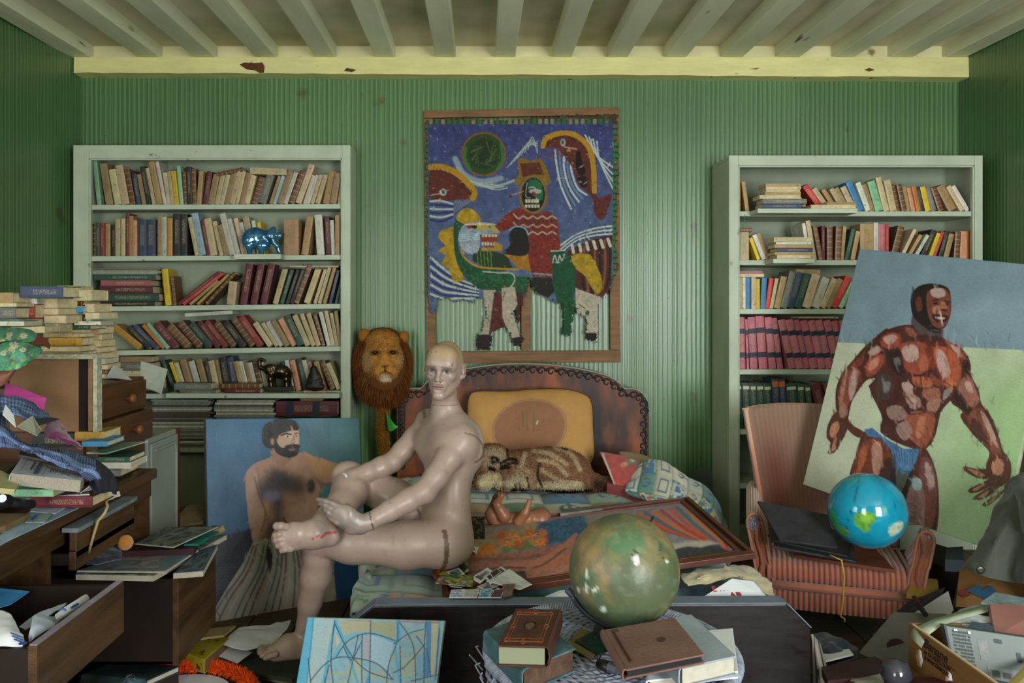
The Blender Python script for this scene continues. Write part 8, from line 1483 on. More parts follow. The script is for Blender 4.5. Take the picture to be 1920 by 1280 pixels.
sheet('inner_curl', net([[(-60, 690, 2.44), (-10, 684, 2.42), (12, 680, 2.40), (28, 678, 2.38)], [(-60, 712, 2.38), (-10, 706, 2.36), (16, 700, 2.34), (31, 684, 2.35)], [(-60, 735, 2.40), (-10, 728, 2.38), (14, 716, 2.37), (30, 696, 2.37)]], 12, 12), mk('canvas_flesh', '8f5f48', .75, var=.3, vscale=14), None, T, .003)
slab('folder', 'bright pink card folder standing against the turned canvas', 'folder', [(8, 742, 2.40), (82, 768, 2.44), (87, 746, 2.47), (10, 716, 2.45)], .006, mk('pink_card', 'c04a94', .5, var=.08))
# ---- heap of clothes on the desk
def plaid(u, v, V):
    a, b = u*46, v*52; g = ((a % 1) < .5).astype(float)+((b % 1) < .5).astype(float); c = np.array(lin('1c2438'))*(1-g/2)[:, None]+np.array(lin('6f86b4'))*(g/2)[:, None]; return c*(1+.6*(fbm(u*5, v*5, seed=4)-.5))[:, None]
def darkc(u, v, V): return np.tile(np.array(lin('22262f')), (len(u), 1))*(1+.8*(fbm(V[:, 0]*14, V[:, 1]*14, V[:, 2]*14, seed=5)-.5))[:, None]*(1+.5*((u*40 % 1) < .5))[:, None]
CL = mk('shirt_cotton', vc='Col', rough=.9, bump=.25, bscale=200)
T = thing('plaid_shirt', 'crumpled navy and white checked shirt spilling across the desk', 'shirt', P(100, 900, 2.2), world=True)
sheet('body', net([[(-60, 790, 2.20), (-5, 775, 2.20), (22, 805, 2.18), (52, 828, 2.18), (88, 838, 2.2), (120, 842, 2.22), (150, 850, 2.24), (178, 862, 2.24)], [(-60, 815, 2.12), (-5, 800, 2.10), (25, 822, 2.09), (55, 836, 2.10), (90, 846, 2.12), (122, 852, 2.14), (152, 866, 2.17), (182, 884, 2.18)], [(-60, 838, 2.10), (0, 828, 2.07), (30, 838, 2.07), (62, 846, 2.08), (96, 858, 2.10), (130, 868, 2.12), (160, 884, 2.14), (184, 900, 2.16)], [(-60, 850, 2.10), (0, 842, 2.08), (34, 846, 2.08), (70, 854, 2.09), (104, 868, 2.10), (138, 884, 2.13), (162, 892, 2.15), (184, 905, 2.17)]], 14, 18), CL, plaid, T, .006, 0, wr=.022, seed=9, wsc=13)
sheet('sleeve', net([[(168, 856, 2.30), (186, 862, 2.32), (204, 878, 2.34), (216, 895, 2.36)], [(168, 880, 2.20), (186, 885, 2.19), (204, 898, 2.24), (217, 912, 2.30)], [(165, 905, 2.18), (184, 908, 2.16), (205, 915, 2.22), (217, 918, 2.29)], [(176, 926, 2.20), (190, 926, 2.19), (206, 922, 2.24), (216, 921, 2.30)]], 12, 12), CL, darkc, T, .006, 0, wr=.012, seed=5, wsc=14)
o = sheet('dark_shirt', net([[(-60, 745, 2.40), (-5, 742, 2.40), (30, 745, 2.38), (55, 755, 2.38), (80, 768, 2.38), (92, 776, 2.40)], [(-60, 762, 2.32), (-5, 758, 2.30), (30, 760, 2.28), (58, 770, 2.30), (80, 778, 2.32), (93, 784, 2.36)], [(-60, 785, 2.26), (0, 778, 2.24), (32, 778, 2.24), (60, 784, 2.27), (80, 788, 2.30), (92, 788, 2.34)]], 14, 16), CL, plaid, None, .006, 0, wr=.024, seed=12, wsc=14); tag(o, 'dark checked shirt bunched below the pink folder', 'shirt')
o = sheet('magenta_cloth', net([[(84, 800, 2.36), (92, 790, 2.38), (104, 790, 2.38), (112, 798, 2.40)], [(84, 815, 2.28), (98, 806, 2.27), (116, 806, 2.29), (130, 812, 2.34)], [(96, 824, 2.26), (112, 820, 2.25), (130, 822, 2.28), (142, 826, 2.32)], [(120, 830, 2.26), (135, 832, 2.25), (148, 834, 2.27), (156, 838, 2.30)]], 12, 12), mk('magenta_wool', '6f1450', .9, sheen=.3, var=.2, vscale=30), None, None, .008, 0, wr=.012, seed=2, wsc=18); tag(o, 'magenta woollen sleeve between the turned canvas and the checked shirt', 'cloth')
for q, lb, m_ in (([(5, 776, 2.14), (30, 800, 2.12), (26, 778, 2.16), (10, 758, 2.18)], 'white torn paper on the checked shirt', SHEETW), ([(32, 798, 2.14), (70, 816, 2.12), (79, 806, 2.18), (61, 779, 2.2)], 'greyish card on the checked shirt', mk('grey_card', '8f9080', .7)), ([(62, 784, 2.28), (72, 797, 2.24), (112, 785, 2.3), (96, 782, 2.34)], 'dark blue card edge above the magenta sleeve', mk('navy_card', '2a3040', .6))): slab('paper', lb, 'paper', q, .002, m_)
slab('carton', 'low dark carton of oddments under the checked shirt', 'carton', [Vector((-1.82, 2.10, .80)), Vector((-1.36, 2.10, .80)), Vector((-1.42, 2.42, .83)), Vector((-1.82, 2.42, .83))], .075, mk('added_carton', '4a3a28', .85, var=.2))  # unseen carton, added so the shirt has something to lie on
# ---- things on the desktop
zd = DT+.001
flat('desk_mat', 'pale blue paper blotter on the near end of the desk', 'blotter', [(-70, 1058), (22, 1009), (148, 951), (60, 955)], zd+.003, mk('blotter', '8fa4b4', .7, var=.25, vscale=18), .003)
flat('card', 'pale card with a blue pen stroke on the blotter', 'card', [(47, 979), (84, 979), (98, 961), (57, 964)], zd+.006, mk('pale_green_card', '9ab0a4', .6, var=.2, vscale=30), .001)
tag(MB().tube([Pz(58, 976, zd+.009), Pz(69, 966, zd+.009)], .0025, 6).build('pen', mk('pen_blue', '24408a', .3)), 'blue pen lying on the pale card', 'pen')
flat('envelope', 'white envelope under the red book', 'envelope', [(57, 958), (104, 962), (124, 950), (60, 950)], zd+.006, mk('envelope_white', 'b8c0d0', .7), .002)
lieP(58, 173, 930, 951.5, 2.27, 'm', 'dark red book with gilt spine lines lying on the desk front', mat='l', dep=.13)
slab('paper', 'white sheets lying on the dark red book', 'paper', [(104, 929, 2.28), (168, 926, 2.28), (164, 918, 2.38), (110, 921, 2.38)], .003, SHEETW)
flat('paper', 'long white paper between green booklet and red book', 'paper', [(18, 938), (110, 929), (115, 924), (30, 928)], zd+.03, SHEETW, .002)
lieP(-30, 100, 917, 931, 2.18, 'g', 'pale green booklet with dark spine lettering at the desk edge', dep=.10)
T = thing('desk_lamp', 'black lamp head with chrome tip lying at the desk edge', 'lamp', Pz(0, 950, zd), world=True); MB().tube([P(-14, 938, 2.08), P(4, 938, 2.06), P(16, 940, 2.08)], [.030, .024, .016], 14).build('head', BLK, T, smooth=True); MB().tube([P(14, 941, 2.09), P(60, 945, 2.2)], .012, 10).build('arm', BLK, T, smooth=True); MB().tube([P(3, 934, 2.03), P(4, 934, 2.02)], .010, 12).build('chrome_tip', STEEL, T)
q = [P(21, 887, 2.13), P(152, 901, 2.08), P(160, 890, 2.20), P(42, 857, 2.30)]; T, n = tome('big worn paperback with printed title page, on the checked shirt', q, .030, mk('title_page', 'a9aeb0', .75, var=.12, vscale=20), mk('deckle', '9a9080', .85, var=.35, vscale=90, stretch=(8, 8, 1)), 3, board=.0015, ov=.0005)
e1, e2_ = q[1]-q[0], q[3]-q[0]; INKG = mk('ink_grey', '4a5058', .7)
def bar_(u0, u1, v0, v1): m_ = [q[0]+e1*a+e2_*b+n*.0006 for a, b in ((u0, v0), (u1, v0), (u1, v1), (u0, v1))]; MB().hexa(m_+[p+n*.0004 for p in m_]).build('print_line', INKG, T)
for u0, u1, v0, v1 in ((.30, .36, .1, .86), (.22, .25, .3, .8), (.44, .447, .05, .95), (.10, .107, .2, .9), (.52, .535, .25, .75), (.56, .575, .3, .7), (.60, .615, .25, .75), (.70, .705, .15, .8), (.80, .805, .15, .8), (.74, .75, .25, .7)): bar_(u0, u1, v0, v1)
slab('folder', 'black folder slipped under the checked shirt', 'folder', [(36, 852, 2.28), (108, 866, 2.26), (112, 858, 2.36), (40, 836, 2.40)], .006, BLK)
slab('notepad', 'yellowed notepad under the worn paperback', 'notepad', [(-40, 912, 2.02), (28, 917, 2.06), (39, 900, 2.16), (-30, 866, 2.2)], .014, mk('notepad_yellow', 'a8a474', .7, var=.15, vscale=20))
slab('notepad', 'brown backed pad on the near desk edge', 'notepad', [Pz(-40, 1000, zd+.018), Pz(10, 985, zd+.018), Pz(55, 962, zd+.018), Pz(-20, 962, zd+.018)], .016, mk('pad_brown', '7a6040', .7, var=.2, vscale=20))
o = sheet('paper_curl', net([[(150, 924, 2.2), (165, 913, 2.19), (178, 902, 2.2), (190, 900, 2.22)], [(152, 922, 2.26), (168, 910, 2.26), (184, 897, 2.27), (194, 904, 2.26)], [(160, 920, 2.28), (170, 918, 2.29), (184, 914, 2.29), (192, 910, 2.28)]], 10, 10), SHEETW, None, None, .0015); tag(o, 'white page curling off the desk by the dark sleeve', 'paper')
tag(MB().tube([Pz(192, 925, zd+.009), P(198, 936, 2.38), P(202, 950, 2.30), P(196, 962, 2.29), P(184, 976, 2.29), P(175, 1005, 2.29), P(165, 1040, 2.30)], .0042, 8).build('cord', mk('cream_cord', 'a08c5c', .6), smooth=True), 'cream electric cord hanging off the desk edge', 'cord')
for x, y, c_ in ((205, 932, '8f9a60'), (217, 927, 'b0a890')): tag(MB().box(-.012, .012, -.002, .002, -.008, .008).build('paper_tag', mk('tag_'+c_, c_, .7), loc=P(x, y, 2.42), rot=(0, -.2, .4)), 'small %s paper tag stuck on the desk edge' % ('greenish' if c_[0] == '8' else 'cream'), 'tag')
# ---- canvases on the deep drawer
def paintpanel(name, label, pts, z, th, pal, seed):
    q = [Pz(x, y, zz) for (x, y), zz in zip(pts, z)]; T = thing(name, label, 'canvas', sum(q, Vector())/4, world=True); n = (q[1]-q[0]).cross(q[2]-q[0]).normalized(); n = n if n.z > 0 else -n
    painted('painted_face', q, 60, 40, colr(seed, pal, 0, 5), T, PAINTM, None, .001); MB().hexa([p-n*th for p in q]+[p-n*.001 for p in q]).build('tacked_edge', CANVAS, T)
paintpanel('small_canvas', 'canvas with tacked white edge, lowest on the deep drawer', [(142, 1076), (288, 1079), (425, 1002), (300, 1000)], (.457, .457, .459, .459), .018, ['5a5f58', '7a8078', '4a5450'], 3)
paintpanel('small_canvas', 'grey-blue painted panel with pinkish dabs, over the tacked canvas', [(144, 1069), (309, 1071), (372, 1030), (240, 1038)], (.467, .467, .471, .471), .006, ['5f7078', '6f7c80', '4f5f6a', '8a7a78', '7f8a8c'], 5)
paintpanel('small_canvas', 'narrow canvas end showing its bare stretcher, beside the drawer', [(325, 1074), (381, 1070), (408, 1020), (372, 1032)], (.4575, .4575, .459, .459), .018, ['3f4f5a', '55626a', '2f3a40'], 7)
slab('box', 'long flat maroon box between the drawer canvases', 'box', [Pz(212, 1034, .49), Pz(364, 1028, .49), Pz(372, 1016, .49), Pz(225, 1021, .49)], .022, mk('maroon_flat_box', '35191c', .5, var=.3))
slab('folder', 'green edged plastic folder on the maroon box', 'folder', [Pz(345, 1019, .50), Pz(372, 1019, .50), Pz(422, 988, .50), Pz(400, 984, .50)], .008, mk('green_plastic', '1f6a5a', .35, var=.3, vscale=15))
paintpanel('small_canvas', 'dark green-grey painted board topmost on the deep drawer', [(252, 1018), (325, 1025), (409, 986), (312, 988)], (.515, .515, .52, .52), .004, ['3a4440', '55605a', '6a6f60', '2f3836'], 9)
o = MB().tube([P(400, 1000, 2.86), P(420, 990, 2.88)], [.012, .014], 12).build('roll', mk('tan_roll', '7a6a50', .7)); tag(o, 'small rolled tan paper end on the green folder', 'roll')
o = sheet('navy_cloth', net([[(162, 1040, 2.44), (185, 1020, 2.52), (205, 1016, 2.56), (225, 1022, 2.58)], [(158, 1052, 2.38), (185, 1040, 2.42), (210, 1034, 2.46), (228, 1036, 2.5)], [(165, 1060, 2.38), (190, 1052, 2.40), (212, 1046, 2.44), (230, 1044, 2.48)]], 12, 12), NAV, None, None, .01, 0, wr=.012, seed=7, wsc=20); tag(o, 'navy cloth stuffed into the deep drawer', 'cloth')
bc_ = P(235, 1017, 2.5); V, Q = sphere(bc_, .0235, 40, 28); x, y, z = (V-np.array(bc_)).T; V = V+(V-np.array(bc_))*(.10*(fbm(x*150, y*150, z*150, seed=3)-.5))[:, None]; o = npmesh('wool_ball', V, Q, mk('orange_wool', 'b8741c', .95, sheen=.4, bump=.5, bscale=400)); tag(o, 'small orange wool ball on the deep drawer', 'ball')
# ---- papers in the open lower drawer
def crumple(nm, lb, c, m_, seed, wr=.02, cat='paper'):
    o = sheet(nm, net(c, 12, 12), m_, None, None, .0012, 0, wr=wr, seed=seed, wsc=14); return tag(o, lb, cat)
SHB = mk('paper_bluish', 'b4bfd4', .7, var=.08, vscale=12)
crumple('paper', 'white sheet with a sharp fold standing in the open drawer', [[(36, 1175, 1.80), (62, 1152, 1.86), (95, 1138, 1.9), (126, 1128, 1.96)], [(48, 1180, 1.78), (74, 1162, 1.82), (100, 1146, 1.87), (122, 1134, 1.93)]], SHB, 3, .006)
crumple('paper', 'grey-white bag paper bulging over the open drawer front', [[(60, 1158, 1.78), (72, 1150, 1.82), (95, 1152, 1.86), (118, 1158, 1.9)], [(56, 1180, 1.72), (70, 1176, 1.74), (92, 1172, 1.79), (108, 1168, 1.84)], [(50, 1206, 1.70), (62, 1196, 1.70), (80, 1186, 1.74), (95, 1180, 1.78)]], SHB, 5, .016)
T = thing('paper', 'crumpled printed sheet with blue lettering at the drawer back corner', 'paper', P(15, 1200, 1.7), world=True); sheet('page', net([[(-50, 1150, 1.78), (-10, 1142, 1.78), (18, 1150, 1.77), (34, 1175, 1.74)], [(-50, 1185, 1.70), (-10, 1180, 1.69), (20, 1185, 1.68), (46, 1196, 1.68)], [(-50, 1212, 1.66), (-10, 1210, 1.65), (20, 1210, 1.65), (42, 1212, 1.66)]], 12, 12), SHEETW, None, T, .0012, 0, wr=.010, seed=8, wsc=14)
BLU = mk('blue_ink', '2c4a90', .6); 
for k in range(3): a, b_ = P(20+k*3, 1186+k*6, 1.665), P(44+k*1, 1195+k*5, 1.66); MB().tube([a, b_], .0014, 4).build('print_line', BLU, T)
MB().lathe([(.008, 0), (.008, .001)], 14, P(43, 1206, 1.645)).build('blue_seal', BLU, T)
T = thing('paper_roll', 'curled white label strip with blue print in the open drawer', 'paper', P(135, 1140, 1.9), world=True); sheet('strip', net([[(104, 1152, 1.82), (118, 1140, 1.86), (140, 1126, 1.91), (160, 1114, 1.97), (166, 1117, 1.99)], [(106, 1160, 1.82), (122, 1150, 1.85), (143, 1136, 1.90), (162, 1124, 1.96), (168, 1122, 1.98)], [(110, 1164, 1.83), (125, 1155, 1.86), (146, 1142, 1.91), (164, 1131, 1.96), (168, 1128, 1.98)]], 10, 10), SHEETW, None, T, .0012)
MB().tube([P(134, 1139, 1.875), P(146, 1132, 1.90)], .003, 5).build('print_line', BLU, T); MB().tube([P(117, 1147, 1.835)+Vector((.008*math.cos(a), 0, .008*math.sin(a))) for a in [.3+k*.3 for k in range(9)]], .0022, 5).build('print_swoosh', BLU, T)
slab('card', 'glossy blue postcard leaning in the drawer back corner', 'card', [(-30, 1146, 1.9), (20, 1132, 1.92), (55, 1108, 2.0), (0, 1102, 2.0)], .002, mk('card_blue', '3f86c0', .35, var=.3, vscale=6))
# ---- floor, near left
def ftome(lb, pts, z, th, cov, pag, sp): q = [Pz(x, y, z) for x, y in pts]; return tome(lb, q, th, cov, pag, sp)
ftome('large art book with a dark painted cover, on the floor by the drawer', [(155, 1263), (278, 1274), (338, 1247), (208, 1243)], .105, .024, mk('dark_art_cover', '2c3838', .3, var=.7, vscale=7, col2='5a8088', c2scale=5, c2=(.58, .68)), PAGEW, 0)
slab('box', 'dark flat box under the large art book', 'box', [Pz(150, 1272, .078), Pz(282, 1284, .078), Pz(335, 1254, .078), Pz(210, 1250, .078)], .076, mk('dark_flat_box', '2a1a14', .7, var=.3))
T = thing('key_ring', 'small steel clip ring on the edge of the large art book', 'clip', Pz(243, 1272, .11), world=True); MB().tube([Pz(243, 1274, .115)+Vector((.012*math.cos(a)*(1+.5*math.sin(a)), .012*math.sin(a), .010*math.sin(a))) for a in [2*math.pi*k/14 for k in range(15)]], .0022, 6).build('ring', STEEL, T, smooth=True); MB().tube([Pz(233, 1276, .112), Pz(240, 1276, .112)], .004, 8).build('clasp', STEEL, T)
YC = mk('yellow_cover', '9a8a20', .5, var=.3, vscale=10, col2='5a2a1a', c2scale=30, c2=(.60, .64)); ftome('yellow covered thick book on the floor below the portrait', [(341, 1220), (384, 1236), (430, 1196), (392, 1186)], .085, .05, YC, mk('brown_pages', '6a5038', .85), 0)
slab('magazine', 'tan magazine lying on the yellow book under the portrait', 'magazine', [Pz(372, 1196, .115), Pz(420, 1190, .115), Pz(442, 1172, .115), Pz(392, 1178, .115)], .008, mk('mag_tan', '8a7848', .6, var=.3))
o = crumple('paper', 'large white typed sheet lying before the mannequin foot', [[(450, 1175, 3.05), (480, 1172, 3.07), (515, 1168, 3.10), (546, 1163, 3.12)], [(432, 1190, 2.98), (470, 1190, 2.98), (505, 1188, 3.0), (535, 1184, 3.02)], [(416, 1207, 2.9), (450, 1216, 2.86), (480, 1214, 2.88), (512, 1206, 2.93)]], SHEETW, 6, .010)
slab('paper', 'second white sheet under the large typed one', 'paper', [Pz(408, 1228, .05), Pz(445, 1242, .05), Pz(472, 1222, .05), Pz(425, 1208, .05)], .003, SHEETW); slab('card', 'cream card on the floor by the orange feather boa', 'card', [Pz(380, 1245, .03), Pz(430, 1252, .03), Pz(442, 1238, .03), Pz(412, 1226, .03)], .004, mk('cream_card', '8f8668', .7))
for k, (dz, lb, m_) in enumerate(((.0, 'green-brown magazine lowest under the mannequin foot', 'mag_8a8f7c'), (.012, 'tan magazine second under the mannequin foot', 'mag_54483a'), (.024, 'dark green magazine directly under the mannequin foot', 'green_mag'))):
    slab('magazine', lb, 'magazine', [Pz(428+k*3, 1256-k*1, .014+dz), Pz(546+k, 1278-k*3, .014+dz), Pz(600, 1245, .014+dz), Pz(484, 1229, .014+dz)], .011, mk(m_, '2f3a2a', .5, var=.5, vscale=14), 'magazines under the mannequin foot')
o = MB().lathe([(.0, 0), (.17, 0), (.175, .006), (.0, .008)], 40, (-1.02, 2.62, .012)).build('round_card', SHEETW); tag(o, 'round white board ringed by the orange feather boa', 'board')
bp = crom([(300, 1262, 2.76), (330, 1253, 2.78), (365, 1250, 2.80), (405, 1253, 2.80), (440, 1262, 2.77), (462, 1276, 2.72), (472, 1300, 2.66)], 22); rs = np.random.RandomState(2); n_ = 9000; ii = rs.randint(0, len(bp), n_); ctr = np.array([tuple(P(*bp[i])) for i in ii]); ctr[:, 2] = np.maximum(ctr[:, 2], .03); d = rs.randn(n_, 3); d[:, 2] = np.abs(d[:, 2])*.8; d /= np.linalg.norm(d, axis=1)[:, None]
T = thing('feather_boa', 'bright orange feather boa curled on the floor', 'boa', P(400, 1256, 2.8), world=True); cc = np.array([lin('ee5a18')]*n_)*(.6+.7*rs.rand(n_))[:, None]
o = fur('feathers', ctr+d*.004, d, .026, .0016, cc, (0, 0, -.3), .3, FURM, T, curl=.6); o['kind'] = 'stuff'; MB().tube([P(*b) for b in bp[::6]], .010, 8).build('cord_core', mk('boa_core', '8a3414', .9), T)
# brown litter between cupboard and portrait
for k, (q, c_, lb) in enumerate((([(285, 990, 3.5), (378, 985, 3.46), (380, 966, 3.6), (290, 958, 3.62)], '5a4a34', 'brown card sheet lowest in the litter beside the portrait'), ([(290, 970, 3.54), (360, 962, 3.52), (372, 950, 3.64), (300, 948, 3.64)], '4a3c2a', 'brown wrapping sheet in the middle of the litter by the portrait'), ([(318, 984, 3.44), (384, 978, 3.42), (384, 940, 3.6), (350, 948, 3.6)], '7a6a48', 'yellowish torn envelope topmost in the litter by the portrait'))): slab('litter_paper', lb, 'paper', q, .012, mk('litter_'+c_, c_, .85, var=.3, vscale=12))
slab('carton', 'assumed brown carton holding the litter beside the portrait', 'carton', [(284, 1010, 3.46), (368, 1004, 3.44), (374, 978, 3.6), (288, 972, 3.64)], .34, mk('added_carton', '4a3a28', .85, var=.2))  # carton assumed as the support under the papers
# ================================================================ LION MASK AND FIGURINES
BK_GAIN = .85
T = thing('lion_mask', 'plush lion head with shaggy brown mane hanging between bookcase and headboard', 'plush', P(718, 760, 4.42), world=True); LY = 4.40
S = Solid(); S.ell(A(717, 672, LY), (.118, .085, .15), None, .03); S.ell(A(722, 695, LY-.075), (.062, .045, .045), None, .03); S.ell(A(709, 696, LY-.09), (.032, .03, .028), None, .012); S.ell(A(735, 696, LY-.09), (.032, .03, .028), None, .012); S.ell(A(722, 712, LY-.08), (.032, .028, .020), None, .01); S.ell(A(721, 675, LY-.085), (.028, .026, .055), None, .02); S.ell(A(717, 640, LY-.03), (.085, .06, .06), None, .03)
for s in (1, -1): S.ell(A(719+16*s, 659, LY-.088), (.016, .012, .012), None, .006, True)
V, Q = S.mesh((-.78, 4.2, .7), (-.38, 4.56, 1.3), .006); V = vsmooth(V, Q, 1)
def lioncol(X):
    p = Paint(VX+X[:, 0]/X[:, 1]*F, VY-(X[:, 2]-H)/X[:, 1]*F, '9a6a2c'); p.noise(.25, 8, 2); p.poly([(700, 668), (745, 668), (748, 700), (724, 712), (698, 700)], 'ad7c38', 6, 2); p.ell((688, 678), 8, 22, '9a8a68', 6, .6); p.ell((752, 676), 7, 22, '9a8a68', 6, .5); p.ell((723, 709), 13, 6, 'c4b49a', 2)
    p.ell((703, 661), 9, 4, '2a1a10', 2); p.ell((737, 660), 9, 4, '2a1a10', 2); p.line([(712, 700), (722, 696), (733, 700)], 2.2, '3a2010', 1); p.line([(722, 686), (722, 698)], 2, '3a2010', 1); p.poly([(715, 684), (729, 684), (722, 692)], '5a2f1c', 1.5); return p.c
npmesh('face', V, Q, FURM, T, True, lioncol(V)); sp_, sn = sample(V, Q, 9000, 6); k = sn[:, 1] < .3; o = fur('face_pile', sp_[k], sn[k], .012, .0013, lioncol(sp_[k]), (0, 0, -1), .7, FURM, T, curl=.3); o['kind'] = 'stuff'
for x in (704, 737): MB().lathe([(.0, -.010), (.009, -.006), (.011, 0), (.009, .006), (.0, .010)], 14, P(x, 660, LY-.088)).build('glass_eye', mk('eye_black', '120c08', .08, spec=.8), T, smooth=True)
S2 = Solid(); S2.ell(A(683, 629, LY), (.035, .03, .04), None, .01); S2.ell(A(757, 632, LY+.02), (.03, .03, .036), None, .01); V2, Q2 = S2.mesh((-.8, 4.3, 1.0), (-.35, 4.5, 1.3), .006); 
lr = V2[Q2][:, :, 0].mean(1) < -.58
for k_ in (lr, ~lr): q2 = Q2[k_]; u2 = np.unique(q2); mp2 = np.zeros(len(V2), int); mp2[u2] = np.arange(len(u2)); npmesh('ear', V2[u2], mp2[q2], FURM, T, True, np.tile(np.array(lin('8a5a22')), (len(u2), 1)))
# mane: long strands from a shell around the face
S3 = Solid(); S3.ell(A(718, 676, LY+.03), (.140, .09, .185), None, .02); S3.ell(A(718, 715, LY+.01), (.115, .075, .10), None, .04); V3, Q3 = S3.mesh((-.82, 4.2, .7), (-.34, 4.56, 1.3), .008); mc = np.tile(np.array(lin('5a3414')), (len(V3), 1)); npmesh('mane_base', V3, Q3, FURM, T, True, mc)
sp_, sn = sample(V3, Q3, 26000, 8); qx = VX+sp_[:, 0]/sp_[:, 1]*F; qy = VY-(sp_[:, 2]-H)/sp_[:, 1]*F; e_ = ((qx-720)/43)**2+((qy-678)/54)**2; k = (e_ > .9) | (sp_[:, 1] > LY); sp_, sn, qx, qy = sp_[k], sn[k], qx[k], qy[k]
cc = np.array(lin('6a3c16'))*(.55+.9*fbm(qx/14, qy/30, seed=3))[:, None]; w_ = np.clip((650-qy)/30, 0, 1)[:, None]; cc = cc*(1-w_*.3)+np.array(lin('6a2f14'))*w_*.3; w_ = np.clip(1-np.abs(qx-692)/14, 0, 1)[:, None]*np.clip(1-np.abs(qy-690)/40, 0, 1)[:, None]*.4; cc = cc*(1-w_)+np.array(lin('8a7a5c'))*w_
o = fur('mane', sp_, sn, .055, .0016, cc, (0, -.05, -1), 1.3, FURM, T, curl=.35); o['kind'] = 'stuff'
tp = crom([(717, 745, 4.40), (719, 775, 4.41), (716, 805, 4.42), (720, 840, 4.44), (722, 880, 4.44), (726, 930, 4.44)], 14); MB().tube([P(*q) for q in tp], .027, 12).build('tail', mk('plush_rope', '8a5c22', .95, bump=.5, bscale=120), T, smooth=True)
n_ = 7000; ii = rs.randint(0, len(tp), n_); a_ = rs.rand(n_)*6.28; d = np.stack([np.cos(a_), np.sin(a_), rs.randn(n_)*.2], 1); b_ = np.array([tuple(P(*tp[i])) for i in ii]); b_[:, 2] += rs.randn(n_)*.01; o = fur('tail_pile', b_+d*.024, d, .018, .0016, np.array([lin('94621f')]*n_)*(.6+.6*rs.rand(n_))[:, None], (0, 0, -1), .5, FURM, T); o['kind'] = 'stuff'
o = sheet('green_ribbon', net([[(724, 772, 4.36), (730, 782, 4.35), (740, 795, 4.34), (748, 800, 4.34)], [(726, 790, 4.36), (732, 798, 4.35), (738, 803, 4.34), (742, 803, 4.34)], [(728, 806, 4.36), (731, 808, 4.35), (734, 808, 4.35), (738, 806, 4.35)]], 8, 8), mk('green_satin', '3f9a3c', .6), None, None, .002); tag(o, 'bright green ribbon scrap tied to the lion tail', 'ribbon')
# ---- iridescent glass animal, second shelf
FY_ = YL-.018
S = Solid(); gp = lambda x, y, d=0: A(120+x/3.4286, 259+y/3.4286, FY_+d)
S.ell(gp(1228, 640), (.066, .032, .058), None, .02); S.ell(gp(1185, 660), (.035, .03, .045), None, .02); S.ell(gp(1325, 625), (.034, .026, .034), None, .02); S.ell(gp(1290, 690), (.03, .03, .03), None, .02); S.chain([gp(1335, 650), gp(1370, 690), gp(1385, 735)], [.020, .013, .009], .01)
for x, y in ((1345, 590), (1385, 625)): S.ell(gp(x, y), (.016, .014, .02), None, .01)
for x in (1190, 1265): S.chain([gp(x, 690, -.015), gp(x+5, 738, -.015)], [.022, .014], .01)
V, Q = S.mesh(gp(1120, 750)-np.array([.03, .07, .02]), gp(1420, 540)+np.array([.03, .07, .03]), .004)
m = mk('iridescent_glass', '1f5f9a', .06, metal=.55, spec=.8, coat=.6, var=.5, vscale=14, col2='4a8aa8', c2scale=12, c2=(.45, .6)); npm = npmesh('glass_animal', V, Q, m); tag(npm, 'shiny iridescent blue glass animal figurine on the second shelf', 'figurine')
MB().box(xl(445), xl(532), FY_-.045, YL+.022, zfL(1)(xl(490))-.026, zfL(1)(xl(490))+.001).build('added_shelf_lip', SHELFP, bpy.data.objects['bookcase'], bevel=.002)  # lip added for the glass animal to stand on
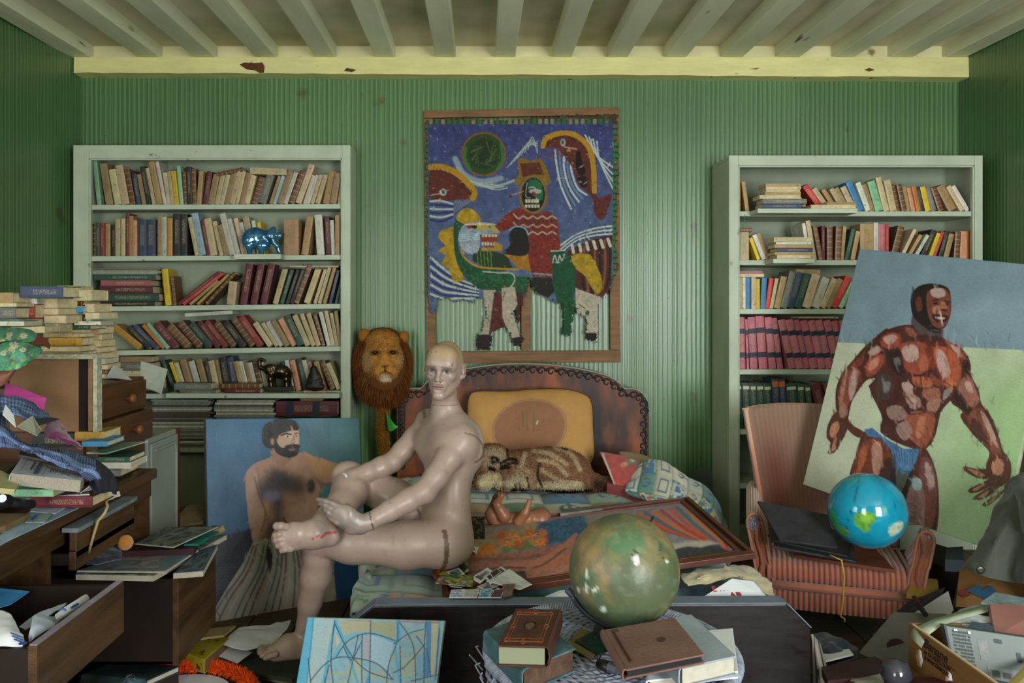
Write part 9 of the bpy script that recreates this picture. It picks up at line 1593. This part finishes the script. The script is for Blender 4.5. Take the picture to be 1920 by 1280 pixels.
# ---- bronze elephant with raised trunk, and a squat dark statuette, fifth shelf
ep = lambda x, y, d=0: A(120+x/3.4286, 560+y/3.4286, YL-.034+d)
S = Solid(); S.ell(ep(1395, 470), (.052, .026, .040), None, .015); S.ell(ep(1320, 455), (.030, .024, .032), None, .012); S.chain([ep(1300, 455), ep(1262, 440), ep(1255, 408), ep(1272, 390), ep(1290, 398)], [.016, .012, .010, .009, .008], .006); S.ell(ep(1345, 450, -.012), (.020, .008, .026), None, .004); S.chain([ep(1305, 470, -.012), ep(1285, 460, -.016)], [.005, .003], .003)
for x, d in ((1330, -.012), (1350, .012), (1430, -.012), (1450, .012)): S.chain([ep(x, 480, d), ep(x-4, 520, d), ep(x, 562, d)], [.016, .013, .014], .008)
S.chain([ep(1448, 455), ep(1462, 500)], [.005, .003], .003)
T = thing('elephant_figurine', 'shiny dark bronze elephant with raised trunk on the fifth shelf edge', 'figurine', ep(1385, 590).tolist(), world=True); V, Q = S.mesh(ep(1220, 600)-np.array([.01, .06, 0]), ep(1500, 370)+np.array([.01, .06, .01]), .003); BZ = mk('bronze', '4a4030', .18, metal=.9, var=.3, vscale=30); npmesh('body', V, Q, BZ, T); MB().box(*[f(ep(1300, 570)[0], ep(1470, 570)[0]) for f in (min, max)], YL-.062, YL-.006, ep(0, 592)[2], ep(0, 562)[2]).build('base', mk('bronze_base', '2a281e', .4, metal=.3), T, bevel=.003)
S = Solid(); S.ell(ep(1612, 545), (.040, .028, .040), None, .02); S.ell(ep(1610, 490), (.028, .024, .034), None, .02); S.ell(ep(1606, 455), (.020, .019, .022), None, .01); S.cone(ep(1570, 565, -.01), ep(1655, 565, -.01), .018, .018, .015); S.chain([ep(1585, 490), ep(1572, 525, -.01), ep(1600, 535, -.02)], [.012, .010, .009], .008); S.chain([ep(1636, 490), ep(1650, 525, -.01), ep(1622, 535, -.02)], [.012, .010, .009], .008)
V, Q = S.mesh(ep(1530, 600)-np.array([.01, .06, 0]), ep(1690, 420)+np.array([.01, .06, .01]), .0035); o = npmesh('statuette', V, Q, mk('dark_stone', '1c1812', .5, var=.4, vscale=40)); tag(o, 'squat dark seated statuette beside the bronze elephant', 'statuette')
# thin green twine hanging on the armchair bookcase shelf, wardrobe dust plate behind the heaped quilt
tag(MB().tube([P(1396, 402, 4.262), P(1397, 415, 4.262), P(1393, 425, 4.262), P(1386, 432, 4.262), P(1385, 440, 4.262)], .0016, 5).build('twine', mk('green_twine', '3f8a68', .7)), 'thin green twine hanging from the top shelf edge, armchair bookcase', 'twine')
tag(MB().lathe([(.0, 0), (.083, 0), (.086, .006), (.0, .008)], 24).build('plate', mk('grey_plate', '5f6a66', .4), loc=P(1318, 905, 4.592), rot=(math.pi/2, 0, 0)), 'grey round tray propped on the wall behind the heaped quilt', 'tray')
